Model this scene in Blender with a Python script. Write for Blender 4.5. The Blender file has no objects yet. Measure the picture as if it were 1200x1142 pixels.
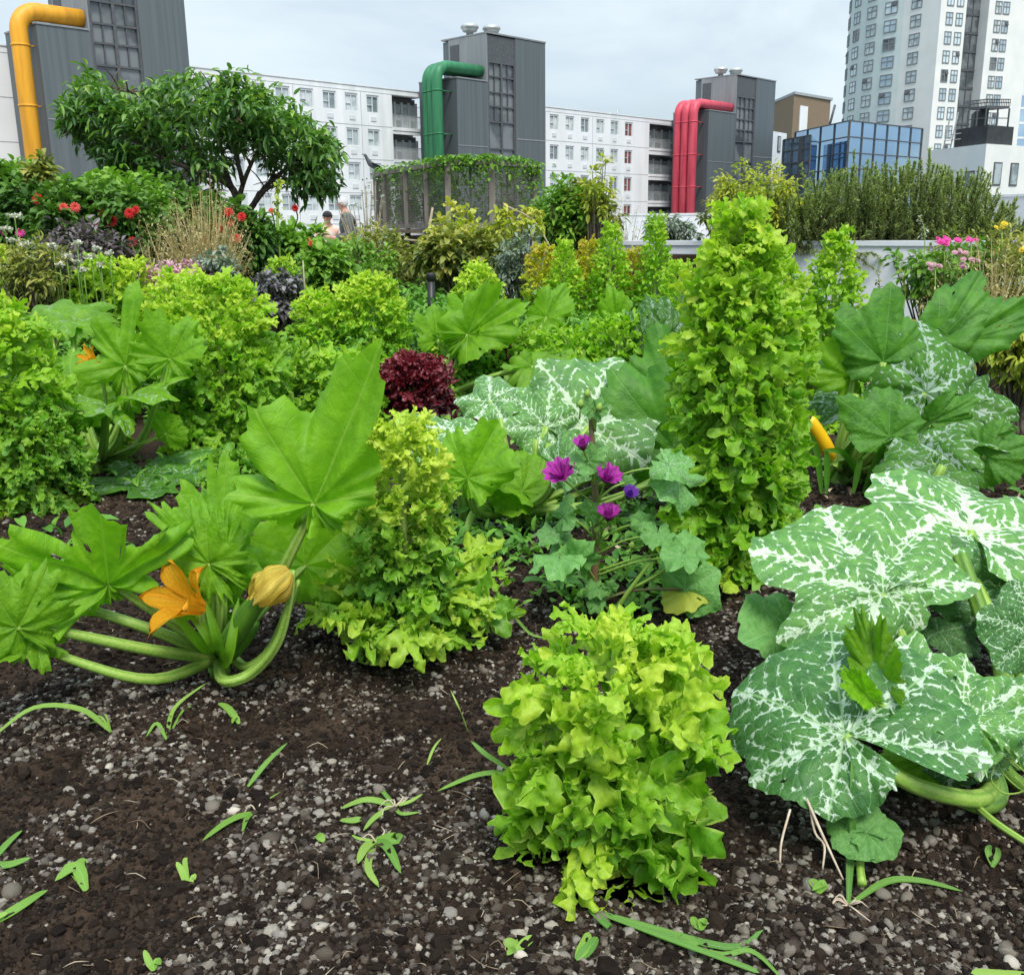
import bpy, math, random
import numpy as np
scene = bpy.context.scene
COL = scene.collection
PI = math.pi
R_ = math.radians
# ------------------------------------------------------------------ camera
F = 1180.0; CX = 600.0; CY = 571.0; PITCH = R_(14.6); ROLL = R_(0.6); H = 1.0
cp_, sp_ = math.cos(PITCH), math.sin(PITCH)
cam = bpy.data.cameras.new("camera"); camo = bpy.data.objects.new("camera", cam); COL.objects.link(camo)
cam.sensor_fit = 'HORIZONTAL'; cam.sensor_width = 36.0; cam.lens = F / 1200.0 * 36.0
cam.clip_start = 0.05; cam.clip_end = 6000
from mathutils import Matrix, Vector
camo.matrix_world = Matrix.Translation((0, 0, H)) @ Matrix.Rotation(PI / 2 - PITCH, 4, 'X') @ Matrix.Rotation(-ROLL, 4, 'Z')
scene.camera = camo

def A(*v): return np.array(v, float)
def ray(px, py):
    a = (px - CX) / F; b = -(py - CY) / F
    c, s = math.cos(ROLL), math.sin(ROLL)
    a, b = a * c + b * s, -a * s + b * c
    return A(a, cp_ + b * sp_, -sp_ + b * cp_)
def P(px, py, Y):
    d = ray(px, py); return d * (Y / d[1]) + A(0, 0, H)
def G(px, py, z=0.0):
    d = ray(px, py); return d * ((z - H) / d[2]) + A(0, 0, H)
def nrm(v):
    v = np.asarray(v, float); return v / (np.linalg.norm(v) + 1e-12)

# ------------------------------------------------------------------ noise
_tab = np.random.RandomState(7).rand(256, 256)
def vnoise(x, y):
    xi = np.floor(x).astype(int); yi = np.floor(y).astype(int)
    fx = x - xi; fy = y - yi
    fx = fx * fx * (3 - 2 * fx); fy = fy * fy * (3 - 2 * fy)
    a = _tab[xi & 255, yi & 255]; b = _tab[(xi + 1) & 255, yi & 255]
    c = _tab[xi & 255, (yi + 1) & 255]; d = _tab[(xi + 1) & 255, (yi + 1) & 255]
    return (a * (1 - fx) + b * fx) * (1 - fy) + (c * (1 - fx) + d * fx) * fy
def soil_h(x, y):
    x = np.asarray(x, float); y = np.asarray(y, float)
    near = np.clip((4.5 - y) / 2.0, 0.25, 1)
    h = (vnoise(x * 2.3 + 5, y * 2.3 + 9) - .5) * .055 + (vnoise(x * 7 + 31, y * 7 + 3) - .5) * .026
    h += near * ((vnoise(x * 23 + 11, y * 23 + 71) - .5) * .017 + (vnoise(x * 55 + 1, y * 55 + 7) - .5) * .009)
    return h - .005

# ------------------------------------------------------------------ mesh builder
class MB:
    def __init__(s):
        s.V = []; s.Q = []; s.T = []; s.C = []; s.L = []; s.n = 0
    def add(s, V, Q=None, T=None, C=None, L=None):
        V = np.asarray(V, float).reshape(-1, 3); m = len(V)
        s.V.append(V)
        if Q is not None and len(Q): s.Q.append(np.asarray(Q, int) + s.n)
        if T is not None and len(T): s.T.append(np.asarray(T, int) + s.n)
        if C is None: C = (0, 0, 0, 0)
        C = np.asarray(C, float)
        s.C.append(np.broadcast_to(C, (m, 4)) if C.ndim == 1 else C)
        s.L.append(V if L is None else np.asarray(L, float))
        s.n += m
    def box(s, c, d, ax=None, C=None):
        c = np.asarray(c, float); d = np.asarray(d, float) / 2
        k = A(-1, -1, -1, 1, -1, -1, 1, 1, -1, -1, 1, -1, -1, -1, 1, 1, -1, 1, 1, 1, 1, -1, 1, 1).reshape(8, 3) * d
        if ax is not None: k = k @ np.asarray(ax, float)
        s.add(k + c, Q=[[0, 3, 2, 1], [4, 5, 6, 7], [0, 1, 5, 4], [1, 2, 6, 5], [2, 3, 7, 6], [3, 0, 4, 7]], C=C)
    def quad(s, a, b, c, d, C=None): s.add([a, b, c, d], Q=[[0, 1, 2, 3]], C=C)
    def bar(s, a, b, r, n=4, C=None, r2=None):
        s.tube([a, b], [r, r if r2 is None else r2], n, C=C)
    def tube(s, pts, rad, n=6, C=None, smooth=0, cap=True, rib=0.0):
        pts = np.asarray(pts, float)
        rad = np.asarray(rad, float) * np.ones(len(pts))
        if smooth and len(pts) > 2:
            pts, rad = catmull(pts, rad, smooth)
        m = len(pts)
        tg = np.gradient(pts, axis=0); tg /= np.linalg.norm(tg, axis=1)[:, None] + 1e-12
        ref = A(0, 0, 1) if abs(tg[0][2]) < .9 else A(1, 0, 0)
        u = nrm(np.cross(tg[0], ref)); ring = []
        if rib: n = 20
        th = np.arange(n) * 2 * PI / n
        kk = 1 + rib * np.cos(th * 5) if rib else np.ones(n)
        for i in range(m):
            u = nrm(u - tg[i] * (u @ tg[i])); w = np.cross(tg[i], u)
            ring.append(pts[i] + rad[i] * kk[:, None] * (np.cos(th)[:, None] * u + np.sin(th)[:, None] * w))
        V = np.concatenate(ring)
        i = np.arange(m - 1)[:, None] * n; j = np.arange(n)[None]; j2 = (j + 1) % n
        Q = np.stack([i + j, i + j2, i + n + j2, i + n + j], -1).reshape(-1, 4)
        T = []
        if cap:
            V = np.concatenate([V, pts[:1], pts[-1:]]); e = m * n
            T = [[(k + 1) % n, k, e] for k in range(n)] + [[(m - 1) * n + k, (m - 1) * n + (k + 1) % n, e + 1] for k in range(n)]
        c = np.zeros((len(V), 4))
        c[:m * n, 0] = np.repeat(np.linspace(0, 1, m), n); c[:m * n, 1] = np.tile(th / (2 * PI), m)
        if C is not None: c[:, 2] = C if np.isscalar(C) else C[2]
        s.add(V, Q=Q, T=T, C=c)
    def lathe(s, prof, base, ax=A(0, 0, 1), n=16, C=None):
        ax = nrm(ax); u = nrm(np.cross(ax, A(0, 1, 0) if abs(ax[1]) < .9 else A(1, 0, 0))); w = np.cross(ax, u)
        th = np.arange(n) * 2 * PI / n; V = []
        for r, z in prof: V.append(np.asarray(base) + ax * z + r * (np.cos(th)[:, None] * u + np.sin(th)[:, None] * w))
        m = len(prof); i = np.arange(m - 1)[:, None] * n; j = np.arange(n)[None]; j2 = (j + 1) % n
        s.add(np.concatenate(V), Q=np.stack([i + j, i + j2, i + n + j2, i + n + j], -1).reshape(-1, 4), C=C)
    def mesh(s, name, smooth=True, org=A(0, 0, 0)):
        me = bpy.data.meshes.new(name)
        V = np.concatenate(s.V) - org
        Q = np.concatenate(s.Q) if s.Q else np.zeros((0, 4), int)
        T = np.concatenate(s.T) if s.T else np.zeros((0, 3), int)
        me.vertices.add(len(V)); me.vertices.foreach_set('co', V.astype(np.float32).ravel())
        nl = Q.size + T.size; me.loops.add(nl); me.polygons.add(len(Q) + len(T))
        me.loops.foreach_set('vertex_index', np.concatenate([Q.ravel(), T.ravel()]).astype(np.int32))
        st = np.concatenate([np.arange(len(Q)) * 4, Q.size + np.arange(len(T)) * 3]).astype(np.int32)
        me.polygons.foreach_set('loop_start', st)
        me.polygons.foreach_set('use_smooth', np.full(len(st), smooth))
        me.update(calc_edges=True); me.validate()
        if len(me.vertices) == len(V):
            at = me.attributes.new('leaf', 'FLOAT_COLOR', 'POINT'); at.data.foreach_set('color', np.concatenate(s.C).astype(np.float32).ravel())
            at = me.attributes.new('lp', 'FLOAT_VECTOR', 'POINT'); at.data.foreach_set('vector', np.concatenate(s.L).astype(np.float32).ravel())
        return me
    def build(s, name, mat, parent=None, smooth=True, org=None):
        if not s.V: return None
        o0 = A(*WORLDLOC(parent)) if parent is not None else (A(0, 0, 0) if org is None else np.asarray(org, float))
        me = s.mesh(name, smooth, o0)
        me.materials.append(mat)
        o = bpy.data.objects.new(name, me); COL.objects.link(o)
        if parent is not None: o.parent = parent
        else: o.location = o0
        return o
def WORLDLOC(o):
    l = Vector((0, 0, 0))
    while o is not None:
        l = l + o.location; o = o.parent
    return l
def catmull(p, r, k):
    p = np.asarray(p, float); n = len(p)
    e = np.concatenate([[2 * p[0] - p[1]], p, [2 * p[-1] - p[-2]]]); out = []; ro = []
    for i in range(n - 1):
        a, b, c, d = e[i:i + 4]
        for t in np.arange(k) / k:
            out.append(.5 * (2 * b + (c - a) * t + (2 * a - 5 * b + 4 * c - d) * t * t + (3 * b - a - 3 * c + d) * t ** 3))
            ro.append(r[i] + (r[i + 1] - r[i]) * t)
    out.append(p[-1]); ro.append(r[-1])
    return np.array(out), np.array(ro)
def grid_q(nu, nv):
    i = np.arange(nu - 1)[:, None] * nv; j = np.arange(nv - 1)[None]
    return np.stack([i + j, i + j + 1, i + nv + j + 1, i + nv + j], -1).reshape(-1, 4)
def tag(o, label=None, cat=None, group=None, kind=None):
    if label: o['label'] = label
    if cat: o['category'] = cat
    if group: o['group'] = group
    if kind: o['kind'] = kind
    return o
def thing(name, label, cat, loc, group=None):
    o = bpy.data.objects.new(name, None); COL.objects.link(o); o.location = [float(v) for v in loc]
    o.empty_display_size = .05
    return tag(o, label, cat, group)
def part(o, label):
    o['label'] = label; return o

# ------------------------------------------------------------------ materials
def newmat(name):
    m = bpy.data.materials.new(name); m.use_nodes = True
    nt = m.node_tree; nt.nodes.clear()
    out = nt.nodes.new('ShaderNodeOutputMaterial')
    return m, nt, out
def nd(nt, t, **k):
    n = nt.nodes.new(t)
    for a, v in k.items():
        if a.startswith('i_'): n.inputs[a[2:].replace('_', ' ')].default_value = v
        else: setattr(n, a, v)
    return n
def lk(nt, a, b): nt.links.new(a, b)
def math_(nt, op, a, b=None, c=None, clamp=False):
    n = nt.nodes.new('ShaderNodeMath'); n.operation = op; n.use_clamp = clamp
    for i, v in enumerate((a, b, c)):
        if v is None: continue
        if isinstance(v, (int, float)): n.inputs[i].default_value = v
        else: lk(nt, v, n.inputs[i])
    return n.outputs[0]
def mixc(nt, f, a, b, mode='MIX'):
    n = nt.nodes.new('ShaderNodeMix'); n.data_type = 'RGBA'; n.blend_type = mode
    for s, v in ((n.inputs[0], f), (n.inputs[6], a), (n.inputs[7], b)):
        if isinstance(v, (int, float)): s.default_value = v
        elif isinstance(v, tuple): s.default_value = (v[0], v[1], v[2], 1)
        else: lk(nt, v, s)
    return n.outputs[2]
def smst(nt, x, a, b):
    n = nt.nodes.new('ShaderNodeMapRange'); n.interpolation_type = 'SMOOTHSTEP'
    lk(nt, x, n.inputs[0]); n.inputs[1].default_value = a; n.inputs[2].default_value = b
    return n.outputs[0]
def ramp(nt, x, stops):
    n = nt.nodes.new('ShaderNodeValToRGB'); e = n.color_ramp.elements
    while len(e) < len(stops): e.new(.5)
    for k, (p, c) in zip(e, stops): k.position = p; k.color = (*c, 1)
    lk(nt, x, n.inputs[0]); return n.outputs[0]
def noise(nt, scale, detail=4, vec=None, rough=.55, dist=0.0):
    n = nd(nt, 'ShaderNodeTexNoise', i_Scale=scale, i_Detail=detail, i_Roughness=rough, i_Distortion=dist)
    if vec is not None: lk(nt, vec, n.inputs['Vector'])
    return n
def attrs(nt):
    a = nd(nt, 'ShaderNodeAttribute', attribute_name='leaf'); s = nt.nodes.new('ShaderNodeSeparateColor'); lk(nt, a.outputs['Color'], s.inputs[0])
    l = nd(nt, 'ShaderNodeAttribute', attribute_name='lp')
    return s.outputs[0], s.outputs[1], s.outputs[2], a.outputs['Alpha'], l.outputs['Vector']
def finish_leaf(nt, out, col, tr, rough, tint=(1.1, 1.25, .6), bump=None, bs=.2, bd=.002, spec=.35, coat=0.0):
    p = nd(nt, 'ShaderNodeBsdfPrincipled', i_Roughness=rough); lk(nt, col, p.inputs['Base Color'])
    p.inputs['Specular IOR Level'].default_value = spec
    t = nt.nodes.new('ShaderNodeBsdfTranslucent')
    lk(nt, mixc(nt, 1.0, col, tint, 'MULTIPLY'), t.inputs[0])
    if bump is not None:
        b = nd(nt, 'ShaderNodeBump', i_Strength=bs, i_Distance=bd); lk(nt, bump, b.inputs['Height'])
        lk(nt, b.outputs[0], p.inputs['Normal']); lk(nt, b.outputs[0], t.inputs['Normal'])
    m = nd(nt, 'ShaderNodeMixShader', i_Fac=tr)
    lk(nt, p.outputs[0], m.inputs[1]); lk(nt, t.outputs[0], m.inputs[2]); lk(nt, m.outputs[0], out.inputs[0])
def leafmat(name, c1, c2, c3=None, rib=None, tr=.35, rough=.5, basec=None, tint=(1.1, 1.25, .6), spec=.35, ribw=.07, edge=None, streak=0):
    """c1..c2(..c3) by the per-leaf random value; rib = midrib colour; basec = colour near the leaf's base"""
    m, nt, out = newmat(name); u, v, r, e, lp = attrs(nt)
    st = [(0.0, c1), (1.0, c2)] if c3 is None else [(0.0, c1), (.5, c2), (1.0, c3)]
    col = ramp(nt, r, st)
    n = noise(nt, 60, 3)
    col = mixc(nt, 1.0, col, ramp(nt, n.outputs[0], [(.25, (.8, .8, .8)), (.75, (1.15, 1.15, 1.15))]), 'MULTIPLY')
    if basec: col = mixc(nt, math_(nt, 'MULTIPLY', math_(nt, 'SUBTRACT', 1.0, smst(nt, u, .0, .55)), .75), col, basec)
    if rib: col = mixc(nt, math_(nt, 'MULTIPLY', math_(nt, 'SUBTRACT', 1.0, smst(nt, v, ribw * .3, ribw)), .7), col, rib)
    if edge: col = mixc(nt, math_(nt, 'MULTIPLY', smst(nt, v, .80, 1.0), .6), col, edge)
    n2 = noise(nt, 220, 3); bmp = n2.outputs[0]; bs_ = .25
    if streak:
        cm = nt.nodes.new('ShaderNodeCombineXYZ'); lk(nt, math_(nt, 'MULTIPLY', u, 1.5), cm.inputs[0]); lk(nt, math_(nt, 'MULTIPLY', v, 9.0), cm.inputs[1]); lk(nt, math_(nt, 'MULTIPLY', r, 40.0), cm.inputs[2])
        n3 = noise(nt, 1.6, 4, cm.outputs[0]); col = mixc(nt, 1.0, col, ramp(nt, n3.outputs[0], [(.3, (1 - streak,) * 3), (.7, (1 + streak * .6,) * 3)]), 'MULTIPLY'); bmp = n3.outputs[0]; bs_ = .6
    finish_leaf(nt, out, col, tr, rough, tint, bmp, bs_, .004, spec)
    return m
def squashmat(name, g1, g2, silver=(.55, .62, .55), vein=(.3, .45, .2), tr=.3, rough=.5, vw=.014, dots=True, tint=(1.1, 1.3, .5), vscale=9.0):
    m, nt, out = newmat(name); u, v, r, e, lp = attrs(nt)
    n = noise(nt, 7, 4, lp)
    col = mixc(nt, ramp(nt, n.outputs[0], [(.35, (0, 0, 0)), (.65, (1, 1, 1))]), g1, g2)
    dist = math_(nt, 'MULTIPLY', math_(nt, 'MULTIPLY', v, u), .46)
    # secondary veins: chevrons leaving the main veins
    ch = math_(nt, 'FRACT', math_(nt, 'ADD', math_(nt, 'SUBTRACT', math_(nt, 'MULTIPLY', u, 6.5), math_(nt, 'MULTIPLY', v, 2.3)), math_(nt, 'MULTIPLY', n.outputs[0], .5)))
    chd = math_(nt, 'ABSOLUTE', math_(nt, 'SUBTRACT', ch, .5))
    sec = math_(nt, 'SUBTRACT', 1.0, smst(nt, chd, .0, .07))
    mainv = math_(nt, 'SUBTRACT', 1.0, smst(nt, dist, vw * .2, vw))
    # silver patches: widen along main and secondary veins
    wob = noise(nt, 14, 5, lp, .65)
    vm = nt.nodes.new('ShaderNodeVectorMath'); vm.operation = 'MULTIPLY_ADD'
    lk(nt, wob.outputs['Color'], vm.inputs[0]); vm.inputs[1].default_value = (.10, .10, 0); lk(nt, lp, vm.inputs[2])
    vo = nd(nt, 'ShaderNodeTexVoronoi', feature='DISTANCE_TO_EDGE', i_Scale=vscale); lk(nt, vm.outputs[0], vo.inputs['Vector'])
    band = math_(nt, 'MULTIPLY', math_(nt, 'SUBTRACT', 1.0, smst(nt, dist, .0, .10)), .15)
    blot = noise(nt, 3.5, 2, lp)
    thick = math_(nt, 'ADD', math_(nt, 'MULTIPLY', band, math_(nt, 'MULTIPLY', blot.outputs[0], 1.9)), -.006)
    thick = math_(nt, 'MULTIPLY', math_(nt, 'ADD', thick, math_(nt, 'MULTIPLY', math_(nt, 'SUBTRACT', 1.0, smst(nt, chd, .0, .26)), math_(nt, 'MULTIPLY', blot.outputs[0], .20))), math_(nt, 'MULTIPLY', e, 1.4))
    edge = math_(nt, 'SUBTRACT', thick, vo.outputs[0])
    sil = smst(nt, edge, -.03, .05)
    sil = math_(nt, 'MULTIPLY', sil, math_(nt, 'MULTIPLY', math_(nt, 'MINIMUM', math_(nt, 'MULTIPLY', e, 4.0), 1.0), .92))
    fine = noise(nt, 90, 3, lp)
    sil = math_(nt, 'MULTIPLY', sil, smst(nt, fine.outputs[0], .18, .5))
    col = mixc(nt, sil, col, silver)
    col = mixc(nt, math_(nt, 'MULTIPLY', sec, .30), col, vein)
    col = mixc(nt, math_(nt, 'MULTIPLY', mainv, .75), col, vein)
    rv = math_(nt, 'MULTIPLY_ADD', r, .5, .75)
    col = mixc(nt, 1.0, col, nd_comb(nt, rv), 'MULTIPLY')
    # quilted surface between the veins, sunken veins
    hgt = math_(nt, 'SUBTRACT', math_(nt, 'MULTIPLY', vo.outputs[0], 1.2), math_(nt, 'ADD', math_(nt, 'MULTIPLY', sec, .12), math_(nt, 'MULTIPLY', mainv, .3)))
    hgt = math_(nt, 'ADD', hgt, math_(nt, 'MULTIPLY', fine.outputs[0], .12))
    finish_leaf(nt, out, col, tr, rough, tint, hgt, .4, .010, .35)
    return m
def nd_comb(nt, v):
    c = nt.nodes.new('ShaderNodeCombineColor')
    for i in range(3): lk(nt, v, c.inputs[i])
    return c.outputs[0]
def stemmat(name, c1, c2, rough=.5, tr=.12):
    m, nt, out = newmat(name); u, v, r, e, lp = attrs(nt)
    w = math_(nt, 'SINE', math_(nt, 'MULTIPLY', v, 2 * PI * 5))
    n = noise(nt, 40, 4)
    f = math_(nt, 'ADD', math_(nt, 'MULTIPLY', w, .22), math_(nt, 'MULTIPLY', n.outputs[0], .9))
    col = mixc(nt, smst(nt, f, .1, .9), c1, c2)
    finish_leaf(nt, out, col, tr, rough, (1, 1.1, .6), f, .3, .002)
    return m
def simple(name, c1, c2=None, scale=20, rough=.7, metal=0.0, bump=.0, detail=5, spec=.4, coords='Object', stretch=None):
    m, nt, out = newmat(name); p = nd(nt, 'ShaderNodeBsdfPrincipled', i_Roughness=rough, i_Metallic=metal)
    p.inputs['Specular IOR Level'].default_value = spec
    tc = nt.nodes.new('ShaderNodeTexCoord'); vec = tc.outputs[coords]
    if stretch:
        mp = nt.nodes.new('ShaderNodeMapping'); lk(nt, vec, mp.inputs[0]); mp.inputs['Scale'].default_value = stretch; vec = mp.outputs[0]
    n = noise(nt, scale, detail, vec)
    lk(nt, mixc(nt, smst(nt, n.outputs[0], .3, .7), c1, c2 or c1), p.inputs['Base Color'])
    if bump:
        b = nd(nt, 'ShaderNodeBump', i_Strength=bump, i_Distance=.01); lk(nt, n.outputs[0], b.inputs['Height']); lk(nt, b.outputs[0], p.inputs['Normal'])
    lk(nt, p.outputs[0], out.inputs[0]); return m
def rndmat(name, stops, rough=.8, scale=150, bump=.3, spec=.3, tr=0.0):
    m, nt, out = newmat(name); u, v, r, e, lp = attrs(nt)
    p = nd(nt, 'ShaderNodeBsdfPrincipled', i_Roughness=rough); p.inputs['Specular IOR Level'].default_value = spec
    col = ramp(nt, r, stops); n = noise(nt, scale, 4)
    col = mixc(nt, 1.0, col, ramp(nt, n.outputs[0], [(.3, (.72, .72, .72)), (.7, (1.2, 1.2, 1.2))]), 'MULTIPLY')
    lk(nt, col, p.inputs['Base Color'])
    b = nd(nt, 'ShaderNodeBump', i_Strength=bump, i_Distance=.004); lk(nt, n.outputs[0], b.inputs['Height']); lk(nt, b.outputs[0], p.inputs['Normal'])
    lk(nt, p.outputs[0], out.inputs[0]); return m
# ------------------------------------------------------------------ world, sun
SUN_EL, SUN_AZ = R_(56), R_(165)      # sun stands behind the camera, a little to the right, veiled by thin cloud
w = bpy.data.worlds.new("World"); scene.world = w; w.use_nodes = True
nt = w.node_tree; nt.nodes.clear()
wo = nt.nodes.new('ShaderNodeOutputWorld'); bg = nt.nodes.new('ShaderNodeBackground'); lk(nt, bg.outputs[0], wo.inputs[0])
sky = nt.nodes.new('ShaderNodeTexSky'); sky.sky_type = 'NISHITA'; sky.sun_disc = False
sky.sun_elevation = SUN_EL; sky.sun_rotation = SUN_AZ; sky.dust_density = 1.5
tc = nt.nodes.new('ShaderNodeTexCoord')
mp = nt.nodes.new('ShaderNodeMapping'); mp.inputs['Scale'].default_value = (1, 1, 2.6); lk(nt, tc.outputs['Generated'], mp.inputs[0])
n1 = noise(nt, 2.2, 7, mp.outputs[0], .55, .4)
cl = smst(nt, n1.outputs[0], .36, .62)
n2 = noise(nt, 1.1, 5, mp.outputs[0], .5)
ccol = mixc(nt, smst(nt, n2.outputs[0], .35, .65), (3.9, 5.3, 6.4), (7.0, 8.0, 8.6))
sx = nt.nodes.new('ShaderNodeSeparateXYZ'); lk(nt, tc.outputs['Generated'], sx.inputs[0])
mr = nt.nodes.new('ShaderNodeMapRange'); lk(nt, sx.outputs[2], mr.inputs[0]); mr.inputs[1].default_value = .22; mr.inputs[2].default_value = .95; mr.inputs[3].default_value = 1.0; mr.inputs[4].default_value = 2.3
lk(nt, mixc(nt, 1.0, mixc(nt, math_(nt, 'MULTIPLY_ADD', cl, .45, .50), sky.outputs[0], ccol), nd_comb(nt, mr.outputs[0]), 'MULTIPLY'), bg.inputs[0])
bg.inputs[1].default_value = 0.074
sun = bpy.data.lights.new("sun", 'SUN'); sun.energy = 2.3; sun.angle = R_(20); sun.color = (1, .95, .87)
so = bpy.data.objects.new("sun", sun); COL.objects.link(so)
sd = Vector((math.sin(SUN_AZ) * math.cos(SUN_EL), math.cos(SUN_AZ) * math.cos(SUN_EL), math.sin(SUN_EL)))
so.rotation_euler = sd.to_track_quat('Z', 'Y').to_euler(); so.location = (0, 0, 60)
scene.view_settings.view_transform = 'Standard'; scene.view_settings.look = 'None'
scene.view_settings.exposure = 0.72; scene.view_settings.gamma = 1.0
try:
    scene.cycles.use_denoising = True; scene.cycles.denoiser = 'OPENIMAGEDENOISE'
    scene.cycles.max_bounces = 8; scene.cycles.diffuse_bounces = 4; scene.cycles.transmission_bounces = 6
except Exception: pass

# ------------------------------------------------------------------ material set
M = {}
M['lettuce'] = leafmat('lettuce_leaf', (.17, .42, .025), (.33, .58, .03), (.62, .74, .08), rib=(.50, .65, .18), basec=(.40, .60, .09), edge=(.55, .70, .14), tr=.5, rough=.42, tint=(1.0, 1.15, .45), spec=.4)
M['lettuce_dark'] = leafmat('lettuce_leaf_mid', (.11, .31, .03), (.27, .50, .03), (.60, .71, .08), rib=(.42, .58, .16), basec=(.36, .54, .10), edge=(.48, .64, .14), tr=.45, rough=.42, tint=(1.0, 1.15, .45), spec=.4)
M['lettuce_yel'] = leafmat('bolted_leaf_yellow', (.30, .45, .03), (.52, .55, .03), (.62, .42, .06), tr=.4, rough=.5)
M['lettuce_red'] = leafmat('red_lettuce_leaf', (.045, .006, .010), (.13, .012, .020), (.24, .035, .05), tr=.25, rough=.35, tint=(1.3, .5, .5), spec=.5)
M['stem'] = stemmat('pale_stem', (.35, .45, .12), (.22, .36, .07))
M['petiole'] = stemmat('petiole', (.36, .52, .11), (.15, .31, .03))
M['petiole_dark'] = stemmat('petiole_dark', (.18, .33, .05), (.07, .17, .02))
M['zuc'] = squashmat('courgette_leaf', (.13, .31, .012), (.20, .42, .015), silver=(.46, .56, .47), vein=(.24, .42, .05), tr=.45)
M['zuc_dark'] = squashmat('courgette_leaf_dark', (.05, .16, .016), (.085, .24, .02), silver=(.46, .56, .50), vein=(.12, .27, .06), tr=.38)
M['pump'] = squashmat('pumpkin_leaf', (.07, .19, .045), (.13, .30, .06), silver=(.60, .70, .55), vein=(.45, .6, .35), tr=.25, vscale=10.0)
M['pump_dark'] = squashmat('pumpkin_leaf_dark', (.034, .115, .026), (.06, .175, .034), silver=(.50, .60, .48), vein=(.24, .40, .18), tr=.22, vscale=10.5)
M['mallow'] = squashmat('mallow_leaf', (.10, .27, .06), (.16, .36, .085), silver=(.4, .5, .4), vein=(.24, .42, .18), tr=.3)
M['flower_or'] = leafmat('courgette_petal', (.95, .40, .010), (.98, .56, .02), rib=(.88, .58, .05), tr=.5, rough=.55, tint=(1.1, .9, .5), streak=.35)
M['flower_wilt'] = leafmat('wilted_petal', (.82, .58, .06), (.80, .66, .14), rib=(.45, .55, .08), tr=.45, tint=(1.05, 1, .6), streak=.35)
M['fruit_green'] = stemmat('courgette_skin', (.045, .13, .012), (.085, .20, .018), rough=.3, tr=0)
M['fruit_yel'] = simple('yellow_courgette_skin', (.85, .50, .01), (.78, .40, .008), 15, .35)
M['mag'] = leafmat('mallow_petal', (.50, .03, .40), (.66, .09, .55), rib=(.20, .006, .16), tr=.3, tint=(1, .7, 1.1), ribw=.3, streak=.35)
M['vio'] = leafmat('violet_petal', (.20, .05, .50), (.30, .10, .55), rib=(.1, .01, .25), tr=.3, tint=(1, .8, 1.2), streak=.35)
M['dahlia'] = leafmat('dahlia_petal', (.52, .008, .008), (.66, .03, .022), (.55, .012, .05), tr=.25, tint=(1.1, .6, .5), streak=.35)
M['dahlia_salmon'] = leafmat('salmon_petal', (.68, .06, .05), (.72, .14, .10), tr=.25, tint=(1.1, .8, .7))
M['pink'] = leafmat('pink_petal', (.75, .05, .35), (.80, .12, .42), tr=.25, tint=(1.1, .7, .9))
M['palepink'] = leafmat('pale_pink_petal', (.62, .32, .42), (.70, .45, .5), tr=.25, tint=(1, .9, .9))
M['whitefl'] = leafmat('white_flower', (.62, .62, .48), (.70, .70, .60), tr=.2, tint=(1, 1, .9))
M['yellowfl'] = leafmat('yellow_flower', (.80, .58, .03), (.85, .70, .06), tr=.25, tint=(1, 1, .6))
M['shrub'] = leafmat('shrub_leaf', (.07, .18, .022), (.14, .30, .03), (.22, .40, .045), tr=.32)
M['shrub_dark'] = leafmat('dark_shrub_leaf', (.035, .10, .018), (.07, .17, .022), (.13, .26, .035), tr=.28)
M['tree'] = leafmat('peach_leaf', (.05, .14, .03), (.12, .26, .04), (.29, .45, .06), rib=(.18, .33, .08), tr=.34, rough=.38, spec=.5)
M['yelgreen'] = leafmat('yellow_green_leaf', (.26, .36, .03), (.42, .47, .05), (.55, .52, .10), tr=.35)
M['olive'] = leafmat('olive_leaf', (.10, .14, .03), (.22, .26, .05), (.42, .40, .08), tr=.3)
M['grey'] = leafmat('grey_green_leaf', (.12, .17, .11), (.20, .26, .19), (.33, .38, .32), tr=.2)
M['purple'] = leafmat('purple_leaf', (.06, .04, .045), (.14, .11, .12), (.26, .23, .24), tr=.15)
M['greypurple'] = leafmat('grey_purple_leaf', (.07, .06, .065), (.15, .14, .15), (.27, .26, .28), tr=.15)
M['rosemary'] = leafmat('rosemary_needle', (.17, .22, .07), (.26, .33, .105), (.40, .48, .16), tr=.35, rough=.6)
M['straw'] = leafmat('dry_grass', (.36, .28, .10), (.48, .40, .18), (.58, .52, .30), tr=.25, tint=(1, 1, .7))
M['grass'] = leafmat('grass_blade', (.10, .26, .05), (.20, .40, .06), (.34, .52, .10), rib=(.3, .5, .2), tr=.35)
M['cover'] = leafmat('ground_cover_leaf', (.06, .19, .025), (.13, .32, .035), (.22, .42, .06), tr=.3)
M['bark'] = simple('bark', (.055, .04, .028), (.13, .105, .08), 30, .9, bump=.6)
M['twig'] = simple('dry_twig', (.30, .24, .16), (.42, .36, .26), 40, .9)
M['redstem'] = simple('reddish_stem', (.16, .07, .045), (.14, .16, .05), 14, .6)
M['root'] = simple('pale_root', (.42, .33, .24), (.55, .46, .35), 60, .9)
M['gravel'] = rndmat('gravel_stone', [(0, (.024, .017, .012)), (.3, (.068, .050, .036)), (.45, (.088, .074, .060)), (.6, (.16, .135, .105)), (.78, (.215, .195, .168)), (.92, (.29, .255, .205)), (1, (.52, .47, .39))], .75, 130, .4)
M['crumb'] = rndmat('soil_crumb', [(0, (.009, .006, .0045)), (.6, (.028, .019, .013)), (1, (.062, .042, .029))], .95, 300, .6, .15)
M['litter'] = rndmat('dry_litter', [(0, (.12, .085, .05)), (.5, (.30, .22, .14)), (1, (.5, .42, .3))], .9, 200, .2)
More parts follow.
